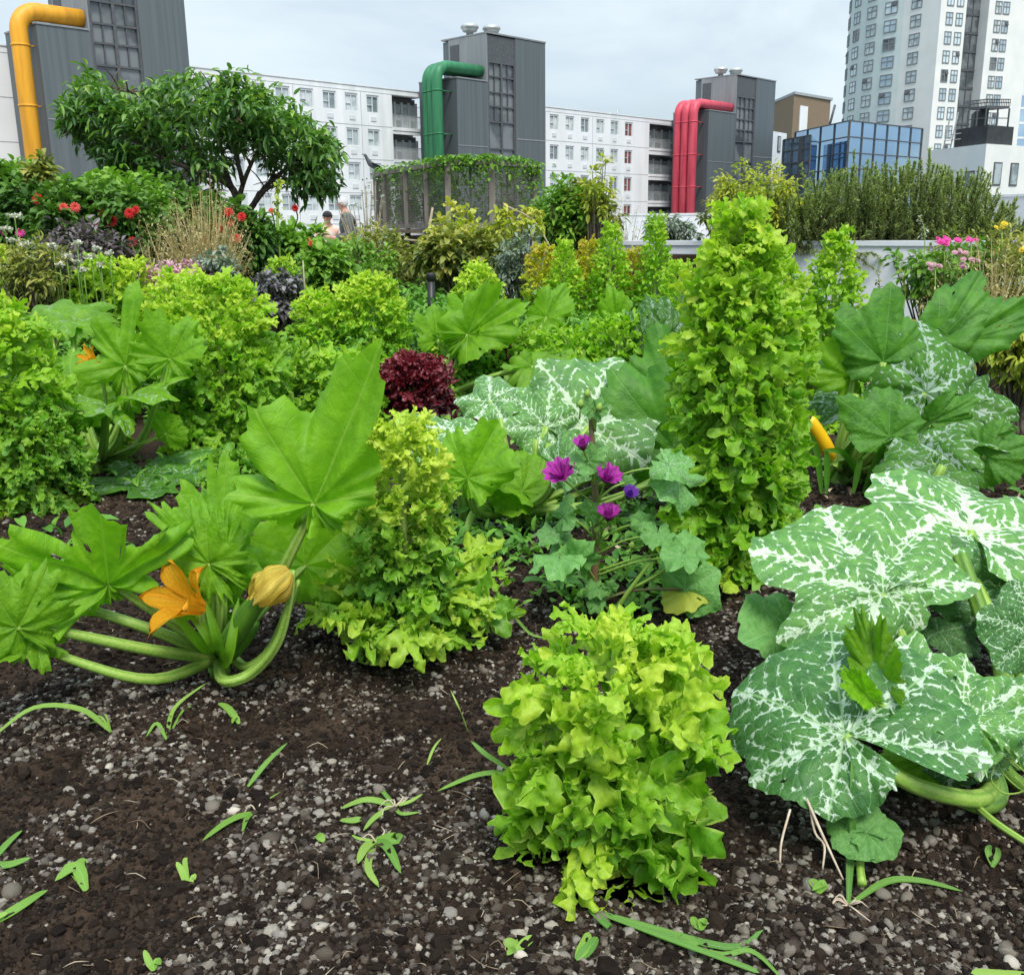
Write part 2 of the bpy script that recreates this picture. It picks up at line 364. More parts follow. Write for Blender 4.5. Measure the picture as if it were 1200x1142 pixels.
def soilmat():
    m, nt, out = newmat('dark_soil'); p = nd(nt, 'ShaderNodeBsdfPrincipled', i_Roughness=.95)
    p.inputs['Specular IOR Level'].default_value = .15
    tc = nt.nodes.new('ShaderNodeTexCoord')
    a = noise(nt, 4, 6, tc.outputs['Object']); b = noise(nt, 90, 5, tc.outputs['Object'], .7)
    c = mixc(nt, smst(nt, a.outputs[0], .35, .65), (.020, .013, .0085), (.058, .039, .026))
    c = mixc(nt, 1.0, c, ramp(nt, b.outputs[0], [(.3, (.5, .5, .5)), (.75, (1.6, 1.5, 1.4))]), 'MULTIPLY')
    lk(nt, c, p.inputs['Base Color'])
    bp = nd(nt, 'ShaderNodeBump', i_Strength=.9, i_Distance=.012); lk(nt, b.outputs[0], bp.inputs['Height']); lk(nt, bp.outputs[0], p.inputs['Normal'])
    lk(nt, p.outputs[0], out.inputs[0]); return m
M['soil'] = soilmat()
M['deck'] = simple('terrace_paving', (.30, .29, .27), (.24, .23, .22), 3, .9)
M['city'] = simple('city_ground', (.16, .17, .15), (.10, .12, .09), .02, .95)
M['whitewall'] = simple('white_painted_wall', (.66, .68, .71), (.56, .58, .61), 2.2, .75, bump=.08, detail=8)
def facademat():
    m, nt, out = newmat('white_facade'); p = nd(nt, 'ShaderNodeBsdfPrincipled', i_Roughness=.7)
    tc = nt.nodes.new('ShaderNodeTexCoord'); mp = nt.nodes.new('ShaderNodeMapping'); lk(nt, tc.outputs['Object'], mp.inputs[0]); mp.inputs['Scale'].default_value = (1, 1, .15)
    n = noise(nt, .8, 6, mp.outputs[0], .6); n2 = noise(nt, .1, 3, tc.outputs['Object'])
    c = mixc(nt, smst(nt, n.outputs[0], .35, .75), (.60, .62, .62), (.79, .80, .80))
    c = mixc(nt, smst(nt, n2.outputs[0], .3, .7), c, (.74, .75, .76)); lk(nt, c, p.inputs['Base Color'])
    lk(nt, p.outputs[0], out.inputs[0]); return m
M['facade'] = facademat()
M['joint'] = simple('panel_joint', (.36, .38, .40), (.30, .32, .34), 3, .9)
M['frame_w'] = simple('white_window_frame', (.62, .64, .65), (.55, .57, .58), 5, .5)
M['frame_d'] = simple('dark_window_frame', (.06, .065, .07), (.09, .095, .1), 5, .5)
M['frame_g'] = simple('grey_window_frame', (.17, .19, .2), (.22, .24, .25), 5, .5)
M['concrete'] = simple('balcony_concrete', (.45, .46, .47), (.36, .37, .38), 1.5, .85)
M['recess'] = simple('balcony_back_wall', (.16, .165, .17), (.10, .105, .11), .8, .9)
def glassmat(name, c1, c2, rough=.08, scale=.6, metal=.0, spec=.9):
    m, nt, out = newmat(name); p = nd(nt, 'ShaderNodeBsdfPrincipled', i_Roughness=rough, i_Metallic=metal)
    p.inputs['Specular IOR Level'].default_value = spec
    tc = nt.nodes.new('ShaderNodeTexCoord'); n = noise(nt, scale, 3, tc.outputs['Object'])
    lk(nt, mixc(nt, smst(nt, n.outputs[0], .4, .6), c1, c2), p.inputs['Base Color']); lk(nt, p.outputs[0], out.inputs[0]); return m
M['glass'] = glassmat('window_glass', (.16, .20, .21), (.36, .42, .43), scale=.5)
M['curtain'] = glassmat('curtained_glass', (.34, .39, .40), (.55, .60, .60), scale=1.2, spec=.6)
M['glass_dark'] = glassmat('dark_glass', (.06, .07, .078), (.15, .165, .17), scale=.45, rough=.15, spec=.6)
M['glass_red'] = glassmat('red_curtained_glass', (.13, .05, .05), (.22, .10, .10), scale=1.2)
M['glass_blue'] = glassmat('blue_mirror_glass', (.34, .50, .68), (.55, .70, .84), .03, .06, .9, .8)
M['glass_sky'] = glassmat('tower_window_glass', (.32, .41, .47), (.56, .66, .70), .08, .12)
M['clad'] = simple('grey_metal_cladding', (.095, .112, .12), (.125, .143, .15), 5, .55, .2, stretch=(1, 1, .02))
M['clad_light'] = simple('light_grey_cladding', (.20, .21, .215), (.25, .26, .265), 5, .6, .1, stretch=(1, 1, .05))
M['yellow'] = simple('yellow_pipe_paint', (.74, .35, .018), (.55, .25, .02), 2.5, .5, stretch=(1, 1, .12), detail=8)
M['green'] = simple('green_pipe_paint', (.018, .14, .055), (.04, .21, .09), 2.5, .5, stretch=(1, 1, .12), detail=8)
M['red'] = simple('red_pipe_paint', (.46, .04, .07), (.62, .085, .12), 2.5, .5, stretch=(1, 1, .12), detail=8)
M['galv'] = simple('galvanised_metal', (.42, .43, .42), (.52, .53, .52), 6, .45, .5)
M['brick'] = simple('brown_brick', (.19, .14, .09), (.235, .175, .115), 9, .9, stretch=(.3, .3, 2))
M['towerwall'] = simple('tower_render', (.66, .67, .65), (.72, .72, .69), .4, .85)
M['towergrey'] = simple('tower_panel', (.48, .56, .55), (.55, .61, .60), .4, .7)
M['black'] = simple('black_cladding', (.025, .028, .03), (.04, .043, .046), 1, .7)
M['timber'] = simple('weathered_timber', (.13, .115, .095), (.22, .20, .17), 9, .9, bump=.3, stretch=(1, 1, .2))
M['wire'] = simple('rusty_wire', (.10, .09, .08), (.16, .14, .12), 30, .7, .3)
M['plastic'] = simple('black_plastic', (.012, .012, .014), (.02, .02, .022), 30, .45)
M['skin'] = simple('skin', (.52, .28, .20), (.46, .24, .17), 10, .6)
M['hair'] = simple('grey_hair', (.55, .54, .52), (.42, .41, .40), 40, .8)
M['jacket'] = simple('dark_grey_jacket', (.075, .085, .09), (.11, .12, .125), 12, .85)
M['trousers'] = simple('dark_trousers', (.04, .045, .06), (.06, .065, .08), 12, .9)
M['peach'] = simple('patterned_peach_shirt', (.75, .42, .30), (.72, .65, .60), 12, .85)
M['cap'] = simple('black_cap', (.012, .012, .014), (.02, .02, .022), 12, .8)
M['pigeon'] = simple('pigeon_feathers', (.045, .05, .06), (.09, .095, .11), 25, .6)
M['beak'] = simple('beak', (.05, .045, .04), (.07, .06, .05), 25, .5)
# ------------------------------------------------------------------ ground, gravel
rs = np.random.RandomState(11)
def axis(a, b, f0, f1, fine, coarse):
    return np.unique(np.concatenate([np.arange(a, f0, coarse), np.arange(f0, f1, fine), np.arange(f1, b + coarse, coarse)]))
gx = axis(-13, 13, -1.9, 1.9, .0125, .25); gy = axis(-2.5, 14, .95, 4.3, .0125, .25)
XX, YY = np.meshgrid(gx, gy, indexing='ij'); ZZ = soil_h(XX, YY)
b = MB(); b.add(np.stack([XX, YY, ZZ], -1).reshape(-1, 3), Q=grid_q(len(gx), len(gy))[:, ::-1])
o = b.build('soil', M['soil']); tag(o, 'dark crumbly garden soil of the roof bed', 'soil', kind='structure')
b = MB(); b.box((0, 40, -.75), (200, 92, .5)); o = b.build('terrace', M['deck']); tag(o, 'paved roof terrace behind the beds', 'terrace', kind='structure')
b = MB(); b.quad((-3000, -200, -14), (3000, -200, -14), (3000, 5000, -14), (-3000, 5000, -14)); o = b.build('city_ground', M['city']); tag(o, 'distant city ground below the roof', 'ground', kind='structure')

def ico(sub):
    t = (1 + 5 ** .5) / 2
    V = [(-1, t, 0), (1, t, 0), (-1, -t, 0), (1, -t, 0), (0, -1, t), (0, 1, t), (0, -1, -t), (0, 1, -t), (t, 0, -1), (t, 0, 1), (-t, 0, -1), (-t, 0, 1)]
    T = [(0, 11, 5), (0, 5, 1), (0, 1, 7), (0, 7, 10), (0, 10, 11), (1, 5, 9), (5, 11, 4), (11, 10, 2), (10, 7, 6), (7, 1, 8), (3, 9, 4), (3, 4, 2), (3, 2, 6), (3, 6, 8), (3, 8, 9), (4, 9, 5), (2, 4, 11), (6, 2, 10), (8, 6, 7), (9, 8, 1)]
    V = [nrm(v) for v in V]
    for _ in range(sub):
        d = {}; N = []
        def mid(a, b):
            k = (min(a, b), max(a, b))
            if k not in d: d[k] = len(V); V.append(nrm(V[a] + V[b]))
            return d[k]
        for a, b_, c in T:
            x, y, z = mid(a, b_), mid(b_, c), mid(c, a); N += [(a, x, z), (b_, y, x), (c, z, y), (x, y, z)]
        T = N
    return np.array(V), np.array(T)
def scatter(mb, pos, size, rnd, sub, flat=(.4, .75), jag=.3, sink=.4, r=rs):
    V0, T0 = ico(sub); n = len(pos); k = len(V0)
    V = np.broadcast_to(V0, (n, k, 3)) * (1 + (r.rand(n, k, 1) - .5) * 2 * jag)
    V = V * np.stack([np.ones(n), r.uniform(.6, .95, n), r.uniform(*flat, n)], -1)[:, None] * size[:, None, None]
    a = r.rand(n) * 2 * PI; ti = r.normal(0, .35, n)
    x, y, z = V[..., 0], V[..., 1], V[..., 2]
    y, z = y * np.cos(ti)[:, None] - z * np.sin(ti)[:, None], y * np.sin(ti)[:, None] + z * np.cos(ti)[:, None]
    x, y = x * np.cos(a)[:, None] - y * np.sin(a)[:, None], x * np.sin(a)[:, None] + y * np.cos(a)[:, None]
    V = np.stack([x, y, z + (size * (.5 - sink))[:, None]], -1) + pos[:, None]
    T = T0[None] + (np.arange(n) * k)[:, None, None]
    C = np.zeros((n, k, 4)); C[..., 2] = rnd[:, None]
    mb.add(V.reshape(-1, 3), T=T.reshape(-1, 3), C=C.reshape(-1, 4))
def spots(n, ymin, ymax, bias=1.6):
    """random ground positions inside the view wedge, denser near the camera, thinned by patches"""
    y = ymin + (ymax - ymin) * rs.rand(n) ** bias; x = (rs.rand(n) * 2 - 1) * (y * .56 + .15)
    return x, y
def scat(n, ymin, ymax, med, sg, rlo, rhi, sub, patch, bias=1.5, mx=.02, **k):
    x, y = spots(n, ymin, ymax, bias)
    pt = vnoise(x * 3.1 + 60, y * 3.1 + 20) * .6 + vnoise(x * 9 + 6, y * 9 + 2) * .4
    keep = rs.rand(n) < np.clip((pt - patch) * 6 + .25, .05, 1)
    x, y = x[keep], y[keep]; s = np.minimum(np.exp(rs.normal(math.log(med), sg, len(x))), mx)
    mb = MB(); scatter(mb, np.stack([x, y, soil_h(x, y)], -1), s, rlo + (rhi - rlo) * rs.rand(len(x)) ** 1.2, sub, **k)
    return mb
g = MB()
for q in (scat(44000, 1.0, 2.6, .0036, .45, .0, .95, 1, .38, 1.3, .009), scat(5200, 1.0, 2.6, .0068, .3, .1, .95, 1, .44, 1.2, .013),
          scat(13000, 2.2, 4.5, .0058, .4, .0, .9, 0, .40, 1.0, .012), scat(260, 1.0, 2.3, .0115, .25, .3, 1.0, 1, .5, 1.2, .018, jag=.2)):
    g.add(np.concatenate(q.V), T=np.concatenate(q.T), C=np.concatenate(q.C))
o = g.build('gravel', M['gravel']); tag(o, 'grey and tan gravel mixed through the dark soil', 'gravel', kind='stuff')
g = MB()
for q in (scat(80000, 1.0, 2.6, .0030, .55, 0, .9, 0, -.2, 1.3, .013, flat=(.6, 1), jag=.4, sink=.5), scat(26000, 2.2, 4.6, .0055, .4, 0, .9, 0, -.2, 1.1, .016, flat=(.6, 1), jag=.4)):
    g.add(np.concatenate(q.V), T=np.concatenate(q.T), C=np.concatenate(q.C))
q = scat(2600, 1.0, 3.6, .0095, .35, 0, .7, 1, -.2, 1.2, .024, flat=(.5, .9), jag=.35, sink=.55); g.add(np.concatenate(q.V), T=np.concatenate(q.T), C=np.concatenate(q.C))
o = g.build('soil_crumbs', M['crumb'], smooth=False); tag(o, 'loose dark soil crumbs strewn over the bed', 'soil', kind='stuff')
g = MB()
for i in range(420):
    x, y = spots(1, 1.05, 3.2, 1.2); x, y = x[0], y[0]; L = rs.uniform(.01, .05); a = rs.rand() * 2 * PI; z = soil_h(x, y) + .006
    k = [A(x, y, z), A(x + L * .5 * math.cos(a), y + L * .5 * math.sin(a), z + rs.uniform(0, .008)), A(x + L * math.cos(a + rs.normal(0, .4)), y + L * math.sin(a + rs.normal(0, .4)), z)]
    g.tube(k, [.0007, .0008, .0005], 3, C=rs.rand(), smooth=2)
o = g.build('plant_litter', M['litter']); tag(o, 'bits of dry straw and root on the soil', 'litter', kind='stuff')
# stones big enough to point at
for px, py, s, rr, lb in ((248, 935, .020, .62, 'large rounded grey stone in front of the pale stone, left side of the bare soil'), (388, 900 - 20, .013, .9, 'small pale stone above the bare soil in the left half'),
        (128, 900, .014, .97, 'white pebble on the soil below the arching grass blade'), (82, 934, .017, .85, 'flat pale stone between soil and grass on the left'),
        (15, 1050, .022, .55, 'big grey stone at the left edge by the grass'), (362, 1068, .018, .3, 'brown mossy stone left of the small withered seedling'),
        (527, 1072, .016, .78, 'tan stone below the front lettuce on the left'), (660, 1116, .014, .75, 'light grey angular stone at the bottom under the front lettuce'),
        (610, 1118, .013, 1.0, 'white stone among bottom seedlings'), (1036, 1030, .017, .62, 'tan upright stone right of the grassy seedling'),
        (1005, 1088, .016, .55, 'square grey stone below the bindweed roots'), (975, 1130, .014, .98, 'oval white stone at the bottom right of centre'),
        (1188, 1108, .016, .97, 'cream stone at the right edge near the bottom'), (1043, 1066, .013, .7, 'shiny grey stone beside square grey stone')):
    p = G(px, py); p[2] = float(soil_h(p[0], p[1])); mb = MB()
    scatter(mb, A(*p).reshape(1, 3), A(s * .8), A(rr), 2, (.5, .7), .07, .2)
    tag(mb.build('stone', M['gravel'], org=p), lb, 'stone')

# ------------------------------------------------------------------ buildings
KU = nrm((1, 1.0474, 0)); KN = A(KU[1], -KU[0], 0); KO = A(0, 98.64, 0); KZ = A(0, 0, 1)
def W(s, off, z): return KO + KU * s + KN * off + KZ * z
FAX = np.stack([KU, -KN, KZ])
def fbox(mb, s0, s1, z0, z1, o0, o1): mb.box(W((s0 + s1) / 2, (o0 + o1) / 2, (z0 + z1) / 2), (s1 - s0, abs(o1 - o0), z1 - z0), FAX)
def window(par, s0, s1, z0, z1, off, gm, fm, sash=True):
    f = MB(); t = .09
    fbox(f, s0, s1, z0, z0 + t, off - .05, off + .04); fbox(f, s0, s1, z1 - t * 1.6, z1, off - .05, off + .04)
    fbox(f, s0, s0 + t, z0 + t, z1 - t * 1.6, off - .05, off + .04); fbox(f, s1 - t, s1, z0 + t, z1 - t * 1.6, off - .05, off + .04)
    m = (s0 + s1) / 2
    if sash: fbox(f, m - .04, m + .04, z0 + t, z1 - t * 1.6, off - .04, off + .03); fbox(f, s0 + t, m - .04, z0 + (z1 - z0) * .42, z0 + (z1 - z0) * .42 + .05, off - .04, off + .025)
    fo = f.build('window', fm, par, smooth=False)
    g = MB(); fbox(g, s0 + t * .7, s1 - t * .7, z0 + t * .7, z1 - t, off - .12, off - .055); g.build('pane', gm, fo, smooth=False)
    return fo
def wall_with_holes(mb, s0, s1, z0, z1, off, depth, holes):
    """front wall as butted pieces round rectangular openings given as columns of (s0,s1,[(z0,z1)..])"""
    cs = s0
    for a, c, zs in sorted(holes):
        if a > cs: fbox(mb, cs, a, z0, z1, off - depth, off)
        cz = z0
        for za, zb in sorted(zs):
            fbox(mb, a, c, cz, za, off - depth, off); cz = zb
        fbox(mb, a, c, cz, z1, off - depth, off); cs = c
    if cs < s1: fbox(mb, cs, s1, z0, z1, off - depth, off)
def block(name, label, s0, s1, cols, rows, balc, brows, roof, redcol=None):
    c = W((s0 + s1) / 2, 0, -14); root = thing(name, label, 'apartment block', c)
    w_ = MB(); holes = [(a, b_, [(z0, z1) for z0, z1 in rows]) for a, b_ in cols]
    if balc: holes.append((balc[0], balc[1], brows))
    wall_with_holes(w_, s0, s1, -14, roof, 0, .35, holes)
    fbox(w_, s0, s1, -14, roof - .25, -12, -2.4)
    fbox(w_, s0, s1, roof - .25, roof - .02, -12, -.35)
    w_.build('wall', M['facade'], root, smooth=False)
    j = MB()
    for z0, z1 in rows: fbox(j, s0, (balc[0] if balc else s1) - .05, z0 - 1.02, z0 - .96, -.02, .006)
    fbox(j, s0, s1, roof - .42, roof - .37, -.02, .006)
    for a, b_ in cols[::3]: fbox(j, a - .62, a - .57, -2, roof - .45, -.02, .004)
    j.build('panel_joint', M['joint'], root, smooth=False)
    cp = MB(); fbox(cp, s0 - .02, s1 + .02, roof, roof + .08, -12, .06); cp.build('roof_coping', M['facade'], root, smooth=False)
    for k, (a, b_) in enumerate(cols):
        for i, (z0, z1) in enumerate(rows):
            gm = M['curtain'] if (k * 7 + i * 3) % 5 < 3 else M['glass']
            if redcol == k: gm = M['glass_red']
            window(root, a, b_, z0, z1, -.10, gm, M['frame_w'])
            bx = MB(); fbox(bx, a + .35, b_ - .35, z0 - .62, z0 - .28, 0.002, .05); bx.build('vent_panel', M['frame_w'], root, smooth=False)
    if balc:
        a, b_ = balc
        for i, (z0, z1) in enumerate(brows):
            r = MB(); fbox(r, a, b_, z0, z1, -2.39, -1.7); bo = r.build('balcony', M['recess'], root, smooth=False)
            sl = MB(); fbox(sl, a, b_, z0 - .02, z0 + .22, -1.69, .06); sl.build('balcony_slab', M['facade'], bo, smooth=False)
            rl = MB(); n = 44
            for q in range(n + 1):
                x = a + (b_ - a) * q / n; rl.bar(W(x, -.1, z0 + .22), W(x, -.1, z0 + 1.15), .018, 3)
            fbox(rl, a, b_, z0 + 1.15, z0 + 1.21, -.14, -.06); rl.build('railing', M['galv'], bo, smooth=False)
            gl = MB(); fr = MB(); n = 5
            for q in range(n):
                x0, x1 = a + (b_ - a) * q / n + .12, a + (b_ - a) * (q + 1) / n - .12
                fbox(gl, x0, x1, z0 + .3 if q % 2 else z0 + 1.0, z1 - .45, -1.69, -1.62)
                fbox(fr, x1 + .02, x1 + .2, z0 + .22, z1 - .3, -1.69, -1.5)
            gl.build('balcony_glazing', M['curtain'], bo, smooth=False); fr.build('balcony_post', M['frame_w'], bo, smooth=False)
    return root
rowsL = [(9.92, 11.3), (7.3, 8.68), (4.65, 6.05), (2.2, 3.5), (-.5, .85)]
colsL = [(-33.4, -32.2), (-31.4, -30.1), (-29.6, -28.35), (-27.55, -27.08 + .75), (-25.95, -24.75), (-24.0, -22.8), (-22.0, -20.75), (-19.87, -18.6), (-17.72, -16.45)]
colsL = [(-36 + i * 2.16 + .0, -36 + i * 2.16 + 1.28) for i in range(10)]
block('apartment_block', 'long white apartment block behind the peach tree, left of the green pipes', -62, -9.6, colsL, rowsL, (-13.9, -9.9), [(8.75, 11.5), (6.2, 8.45), (3.55, 5.9), (.8, 3.2)], 11.9)
colsR = [(5.81, 7.1), (8.15, 9.45), (10.5, 11.8), (12.95, 14.25), (15.3, 16.6), (17.7, 19.05)]
rowsR = [(9.87, 11.3), (7.1, 8.52), (4.3, 5.8), (1.55, 3.0)]
block('apartment_block', 'white apartment block with rows of windows between the green and red pipes', -3.5, 30.5, colsR, rowsR, (22.0, 29.6), [(8.7, 11.4), (6.0, 8.25), (3.2, 5.6), (.4, 2.8)], 11.9, redcol=5)
# rooftop plant on the right block
b = MB()
for s, z in ((19, .7), (20.2, 1.0), (20.9, .6)): b.bar(W(s, -3, 11.9), W(s, -3, 11.9 + z), .06, 5); b.bar(W(s - .5, -3, 11.9 + z * .8), W(s + .5, -3, 11.9 + z * .8), .03, 4)
tag(b.build('roof_antenna', M['galv'], org=W(20, -3, 11.9)), 'thin antennas on the roof edge left of the red pipes', 'antenna')

def stair_tower(label, sa, s1, s2, s3, ztop, zann, pipes, pm, prad, zpipe, off=5.0, sleft=None, vents=True, plabel='pipe'):
    """sa..s1 low annex, s1..s2 glazed strip, s2..s3 clad slab"""
    root = thing('stair_tower', label, 'stair tower', W((s1 + s2) / 2, off - 4, -14))
    sl = sa if sleft is None else sleft
    w_ = MB(); fbox(w_, s2 + .0, s3, -14, ztop, -.4, off); fbox(w_, s1, s2, -14, ztop - .1, -.4, off - .30)
    w_.build('wall', M['clad'], root, smooth=False)
    an = MB(); fbox(an, sl, s1, -14, zann, .4, off - .03); an.build('annex', M['clad'], root, smooth=False)
    up = MB(); fbox(up, s1 - .12, s1 - .003, zann - .05, ztop - .02, .4, off - .05)
    u_o = up.build('side_wall', M['clad_light'], root, smooth=False)
    op = MB(); fbox(op, s1 - .15, s1 - .125, zann + 1.2, ztop - .5, .6, 1.7); op.build('side_opening', M['frame_d'], u_o, smooth=False)
    tr = MB(); fbox(tr, s1 - .14, s3 + .05, ztop, ztop + .12, -.5, off + .06); tr.build('roof_trim', M['clad_light'], root, smooth=False)
    tr = MB(); fbox(tr, sl - .04, s1 - .13, zann, zann + .1, .35, off + .03); tr.build('annex_trim', M['clad_light'], root, smooth=False)
    tr = MB(); fbox(tr, sl + .05, s1 - .15, zann - 5.2, zann - 5.13, off - .03, off + .0); tr.build('cladding_joint', M['clad_light'], root, smooth=False)
    tr = MB(); fbox(tr, s2 + .1, s3 - .05, zann - 4.4, zann - 4.3, off, off + .03); tr.build('cladding_joint', M['clad_light'], root, smooth=False)
    gl = MB(); fr = MB(); m = (s1 + s2) / 2; fo = off - .05
    fbox(gl, s1 + .05, s2 - .05, -2, ztop - 2.1, off - .29, off - .2)
    fbox(fr, s1, s1 + .16, -3, ztop - .1, off - .29, fo); fbox(fr, s2 - .16, s2 - .003, -3, ztop - .1, off - .29, fo); fbox(fr, m - .1, m + .1, -3, ztop - 2.1, off - .29, fo - .01)
    fbox(fr, s1 + .16, s2 - .16, ztop - 2.1, ztop - .1, off - .29, fo - .02)
    z = ztop - 2.1; k = 0
    while z > -2:
        fbox(fr, s1 + .16, m - .1, z - .12, z, off - .29, fo - .02); fbox(fr, m + .1, s2 - .16, z - .12, z, off - .29, fo - .02)
        if k in (0, 1, 2, 3):
            for (x0, x1) in ((s1 + .16, m - .1), (m + .1, s2 - .16)):
                c = (x0 + x1) / 2; fbox(fr, c - .04, c + .04, z - 1.2, z - .12, off - .29, fo - .05)
        z -= 1.1 if k % 2 == 0 and k < 4 else (1.25 if k < 4 else 2.15); k += 1
    gl.build('stair_glazing', M['glass_dark'], root, smooth=False); fr.build('glazing_frame', M['frame_d'], root, smooth=False)
    if vents:
        for i, (ss, oo) in enumerate(((s1 + .3, off - 2.4), (s1 + 2.1, off - 1.6))):
            v = MB(); base = W(ss, oo, ztop + .1)
            v.lathe([(.0, 0), (.3, 0), (.3, .3), (.58, .33), (.66, .48), (.66, .58), (.76, .6), (.76, .76), (.6, .95), (.0, 1.0)], base, n=18); v.build('roof_vent', M['galv'], root)
    for s_, o_ in pipes:
        p = MB(); pts = [W(s_, o_, -14), W(s_, o_, zpipe - 1.6)]
        for t in np.linspace(0, 1, 9): pts.append(W(s_ + 1.15 * (1 - math.cos(t * PI / 2)), o_, zpipe - 1.15 + 1.15 * math.sin(t * PI / 2)))
        pts += [W(s_ + 1.7, o_, zpipe), W(s1 - .15, o_, zpipe)]
        p.tube(pts, prad, 20); po = p.build('duct_pipe', pm, root)
        for z in np.arange(zpipe - 1.9, -4, -3.3):
            cl = MB(); cl.lathe([(prad + .002, -.05), (prad + .04, -.05), (prad + .04, .05), (prad + .002, .05)], W(s_, o_, z), n=16); fbox(cl, s_ + prad * .8, sl + .1, z - .03, z + .03, o_ - .08, o_ + .08)
            cl.build('pipe_clamp', pm, po)
    return root
stair_tower('grey clad stair tower with a bent yellow pipe behind the tree on the left', -44.55, -41.35, -38.2, -35.0, 17.5, 12.5, [(-45.3, 4.3)], M['yellow'], .50, 13.25, vents=False)
stair_tower('grey clad stair tower with three bent green pipes and two roof vents', -11.2, -7.59, -4.26, -.45, 16.3, 12.55, [(-12.75, 4.3), (-12.55, 3.5), (-12.35, 2.7)], M['green'], .43, 13.45)
stair_tower('grey clad stair tower with three bent red pipes on the right', 25.8, 31.2, 35.16, 39.4, 16.6, 12.6, [(23.9, 4.3), (23.9, 3.35), (23.9, 2.4)], M['red'], .47, 13.3)

# brown brick block, small white house, mirror-glass block, round tower
def prism(mb, pts, z0, z1):
    n = len(pts); V = [(p[0], p[1], z0) for p in pts] + [(p[0], p[1], z1) for p in pts]
    mb.add(V, Q=[[i, (i + 1) % n, n + (i + 1) % n, n + i] for i in range(n)]); k = len(mb.V)
    c0 = np.mean(np.array(V[:n]), 0); c1 = np.mean(np.array(V[n:]), 0)
    mb.add(V + [tuple(c0), tuple(c1)], T=[[(i + 1) % n, i, 2 * n] for i in range(n)] + [[n + i, n + (i + 1) % n, 2 * n + 1] for i in range(n)])
def XY(px, Y, py=140): p = P(px, py, Y); return A(p[0], p[1])
def ZZ_(px, py, Y): return P(px, py, Y)[2]
root = thing('brick_building', 'windowless brown brick building between the red pipes and the glass block', 'building', P(940, 250, 150) * A(1, 1, 0) + A(0, 0, -14))
a, b_, c = XY(929, 150), XY(972, 158), XY(896, 166); b1 = MB(); prism(b1, [c, a, b_, b_ + (c - a)], -14, ZZ_(929, 110.5, 150)); b1.build('wall', M['brick'], root, smooth=False)
b1 = MB(); zt = ZZ_(929, 110.5, 150); prism(b1, [c + A(-.2, 0), a + A(0, -.25), b_ + A(.3, 0), b_ + (c - a)], zt, zt + .35); b1.build('roof_edge', M['joint'], root, smooth=False)
dd = nrm(np.append(b_ - a, 0)); p = np.append(a + (b_ - a) * .27, 0); b1 = MB(); nn = A(dd[1], -dd[0], 0)
b1.box(p + nn * .05 + KZ * (ZZ_(940, 142, 150)), (2.2, .12, 4.4), np.stack([dd, nn, KZ])); b1.build('white_panel', M['facade'], root, smooth=False)
root = thing('white_house', 'small white building squeezed between the red pipe tower and the glass block', 'building', P(914, 250, 140) * A(1, 1, 0) + A(0, 0, -14))
a, b_, c = XY(905, 132), XY(923, 136), XY(880, 142); b1 = MB(); zt = ZZ_(912, 153.5, 132); prism(b1, [c, a, b_, b_ + (c - a)], -14, zt); b1.build('wall', M['facade'], root, smooth=False)
dd = nrm(np.append(b_ - a, 0)); nn = A(dd[1], -dd[0], 0); ax = np.stack([dd, nn, KZ])
for py in (169, 205):
    p = np.append(a + (b_ - a) * .5, ZZ_(914, py, 134)); f = MB(); f.box(p + nn * .04, (.95, .1, 1.9), ax); fo = f.build('window', M['frame_d'], root, smooth=False)
    f = MB(); f.box(p + nn * .1, (.7, .04, 1.6), ax); f.build('pane', M['glass'], fo, smooth=False)
root = thing('glass_building', 'low office block faced in blue mirror glass behind the rosemary', 'office building', P(990, 250, 125) * A(1, 1, 0) + A(0, 0, -14))
a, b_, c = XY(996, 116), XY(1082, 127), XY(933, 130); zt = ZZ_(996, 141.5, 116); b1 = MB(); prism(b1, [c, a, b_, b_ + (c - a)], -14, zt); b1.build('wall', M['glass_blue'], root, smooth=False)
g = MB()
for (p0, p1, n) in ((c, a, 4), (a, b_, 6)):
    p0, p1 = np.append(p0, 0), np.append(p1, 0); L = np.linalg.norm(p1 - p0); d = (p1 - p0) / L; nn = A(d[1], -d[0], 0); ax = np.stack([d, nn, KZ])
    for i in range(n + 1):
        q = p0 + d * L * i / n; g.box(q + nn * .05 + KZ * (zt - 8), (.14, .12, 16), ax)
    for z in np.arange(zt, -2, -1.65): g.box((p0 + p1) / 2 + nn * .045 + KZ * z, (L, .09, .12), ax)
g.build('glazing_bars', M['frame_d'], root, smooth=False)
a2, c2 = XY(952, 112), XY(920, 118); zt2 = ZZ_(935, 160.5, 114); b1 = MB(); prism(b1, [c2, a2, a2 + A(3, 8), c2 + A(3, 8)], -14, zt2); lo = b1.build('low_wing', M['glass_blue'], root, smooth=False)
g = MB(); p0, p1 = np.append(c2, 0), np.append(a2, 0); L = np.linalg.norm(p1 - p0); d = (p1 - p0) / L; nn = A(d[1], -d[0], 0); ax = np.stack([d, nn, KZ])
for i in range(4): g.box(p0 + d * L * i / 3 + nn * .05 + KZ * (zt2 - 6), (.22 if i != 2 else .9, .12, 12), ax)
for z in np.arange(zt2, -2, -1.3): g.box((p0 + p1) / 2 + nn * .045 + KZ * z, (L, .09, .14), ax)
g.build('wing_bars', M['frame_d'], lo, smooth=False)
b1 = MB(); p = np.append(XY(972, 140), 0); b1.bar(p + KZ * ZZ_(972, 150, 140), np.append(XY(977.5, 140), 0) + KZ * ZZ_(977.5, 123, 140), .16, 6)
tag(b1.build('flue', M['frame_d'], org=p + KZ * ZZ_(972, 150, 140)), 'thin leaning dark pole beside brown brick building', 'pole')
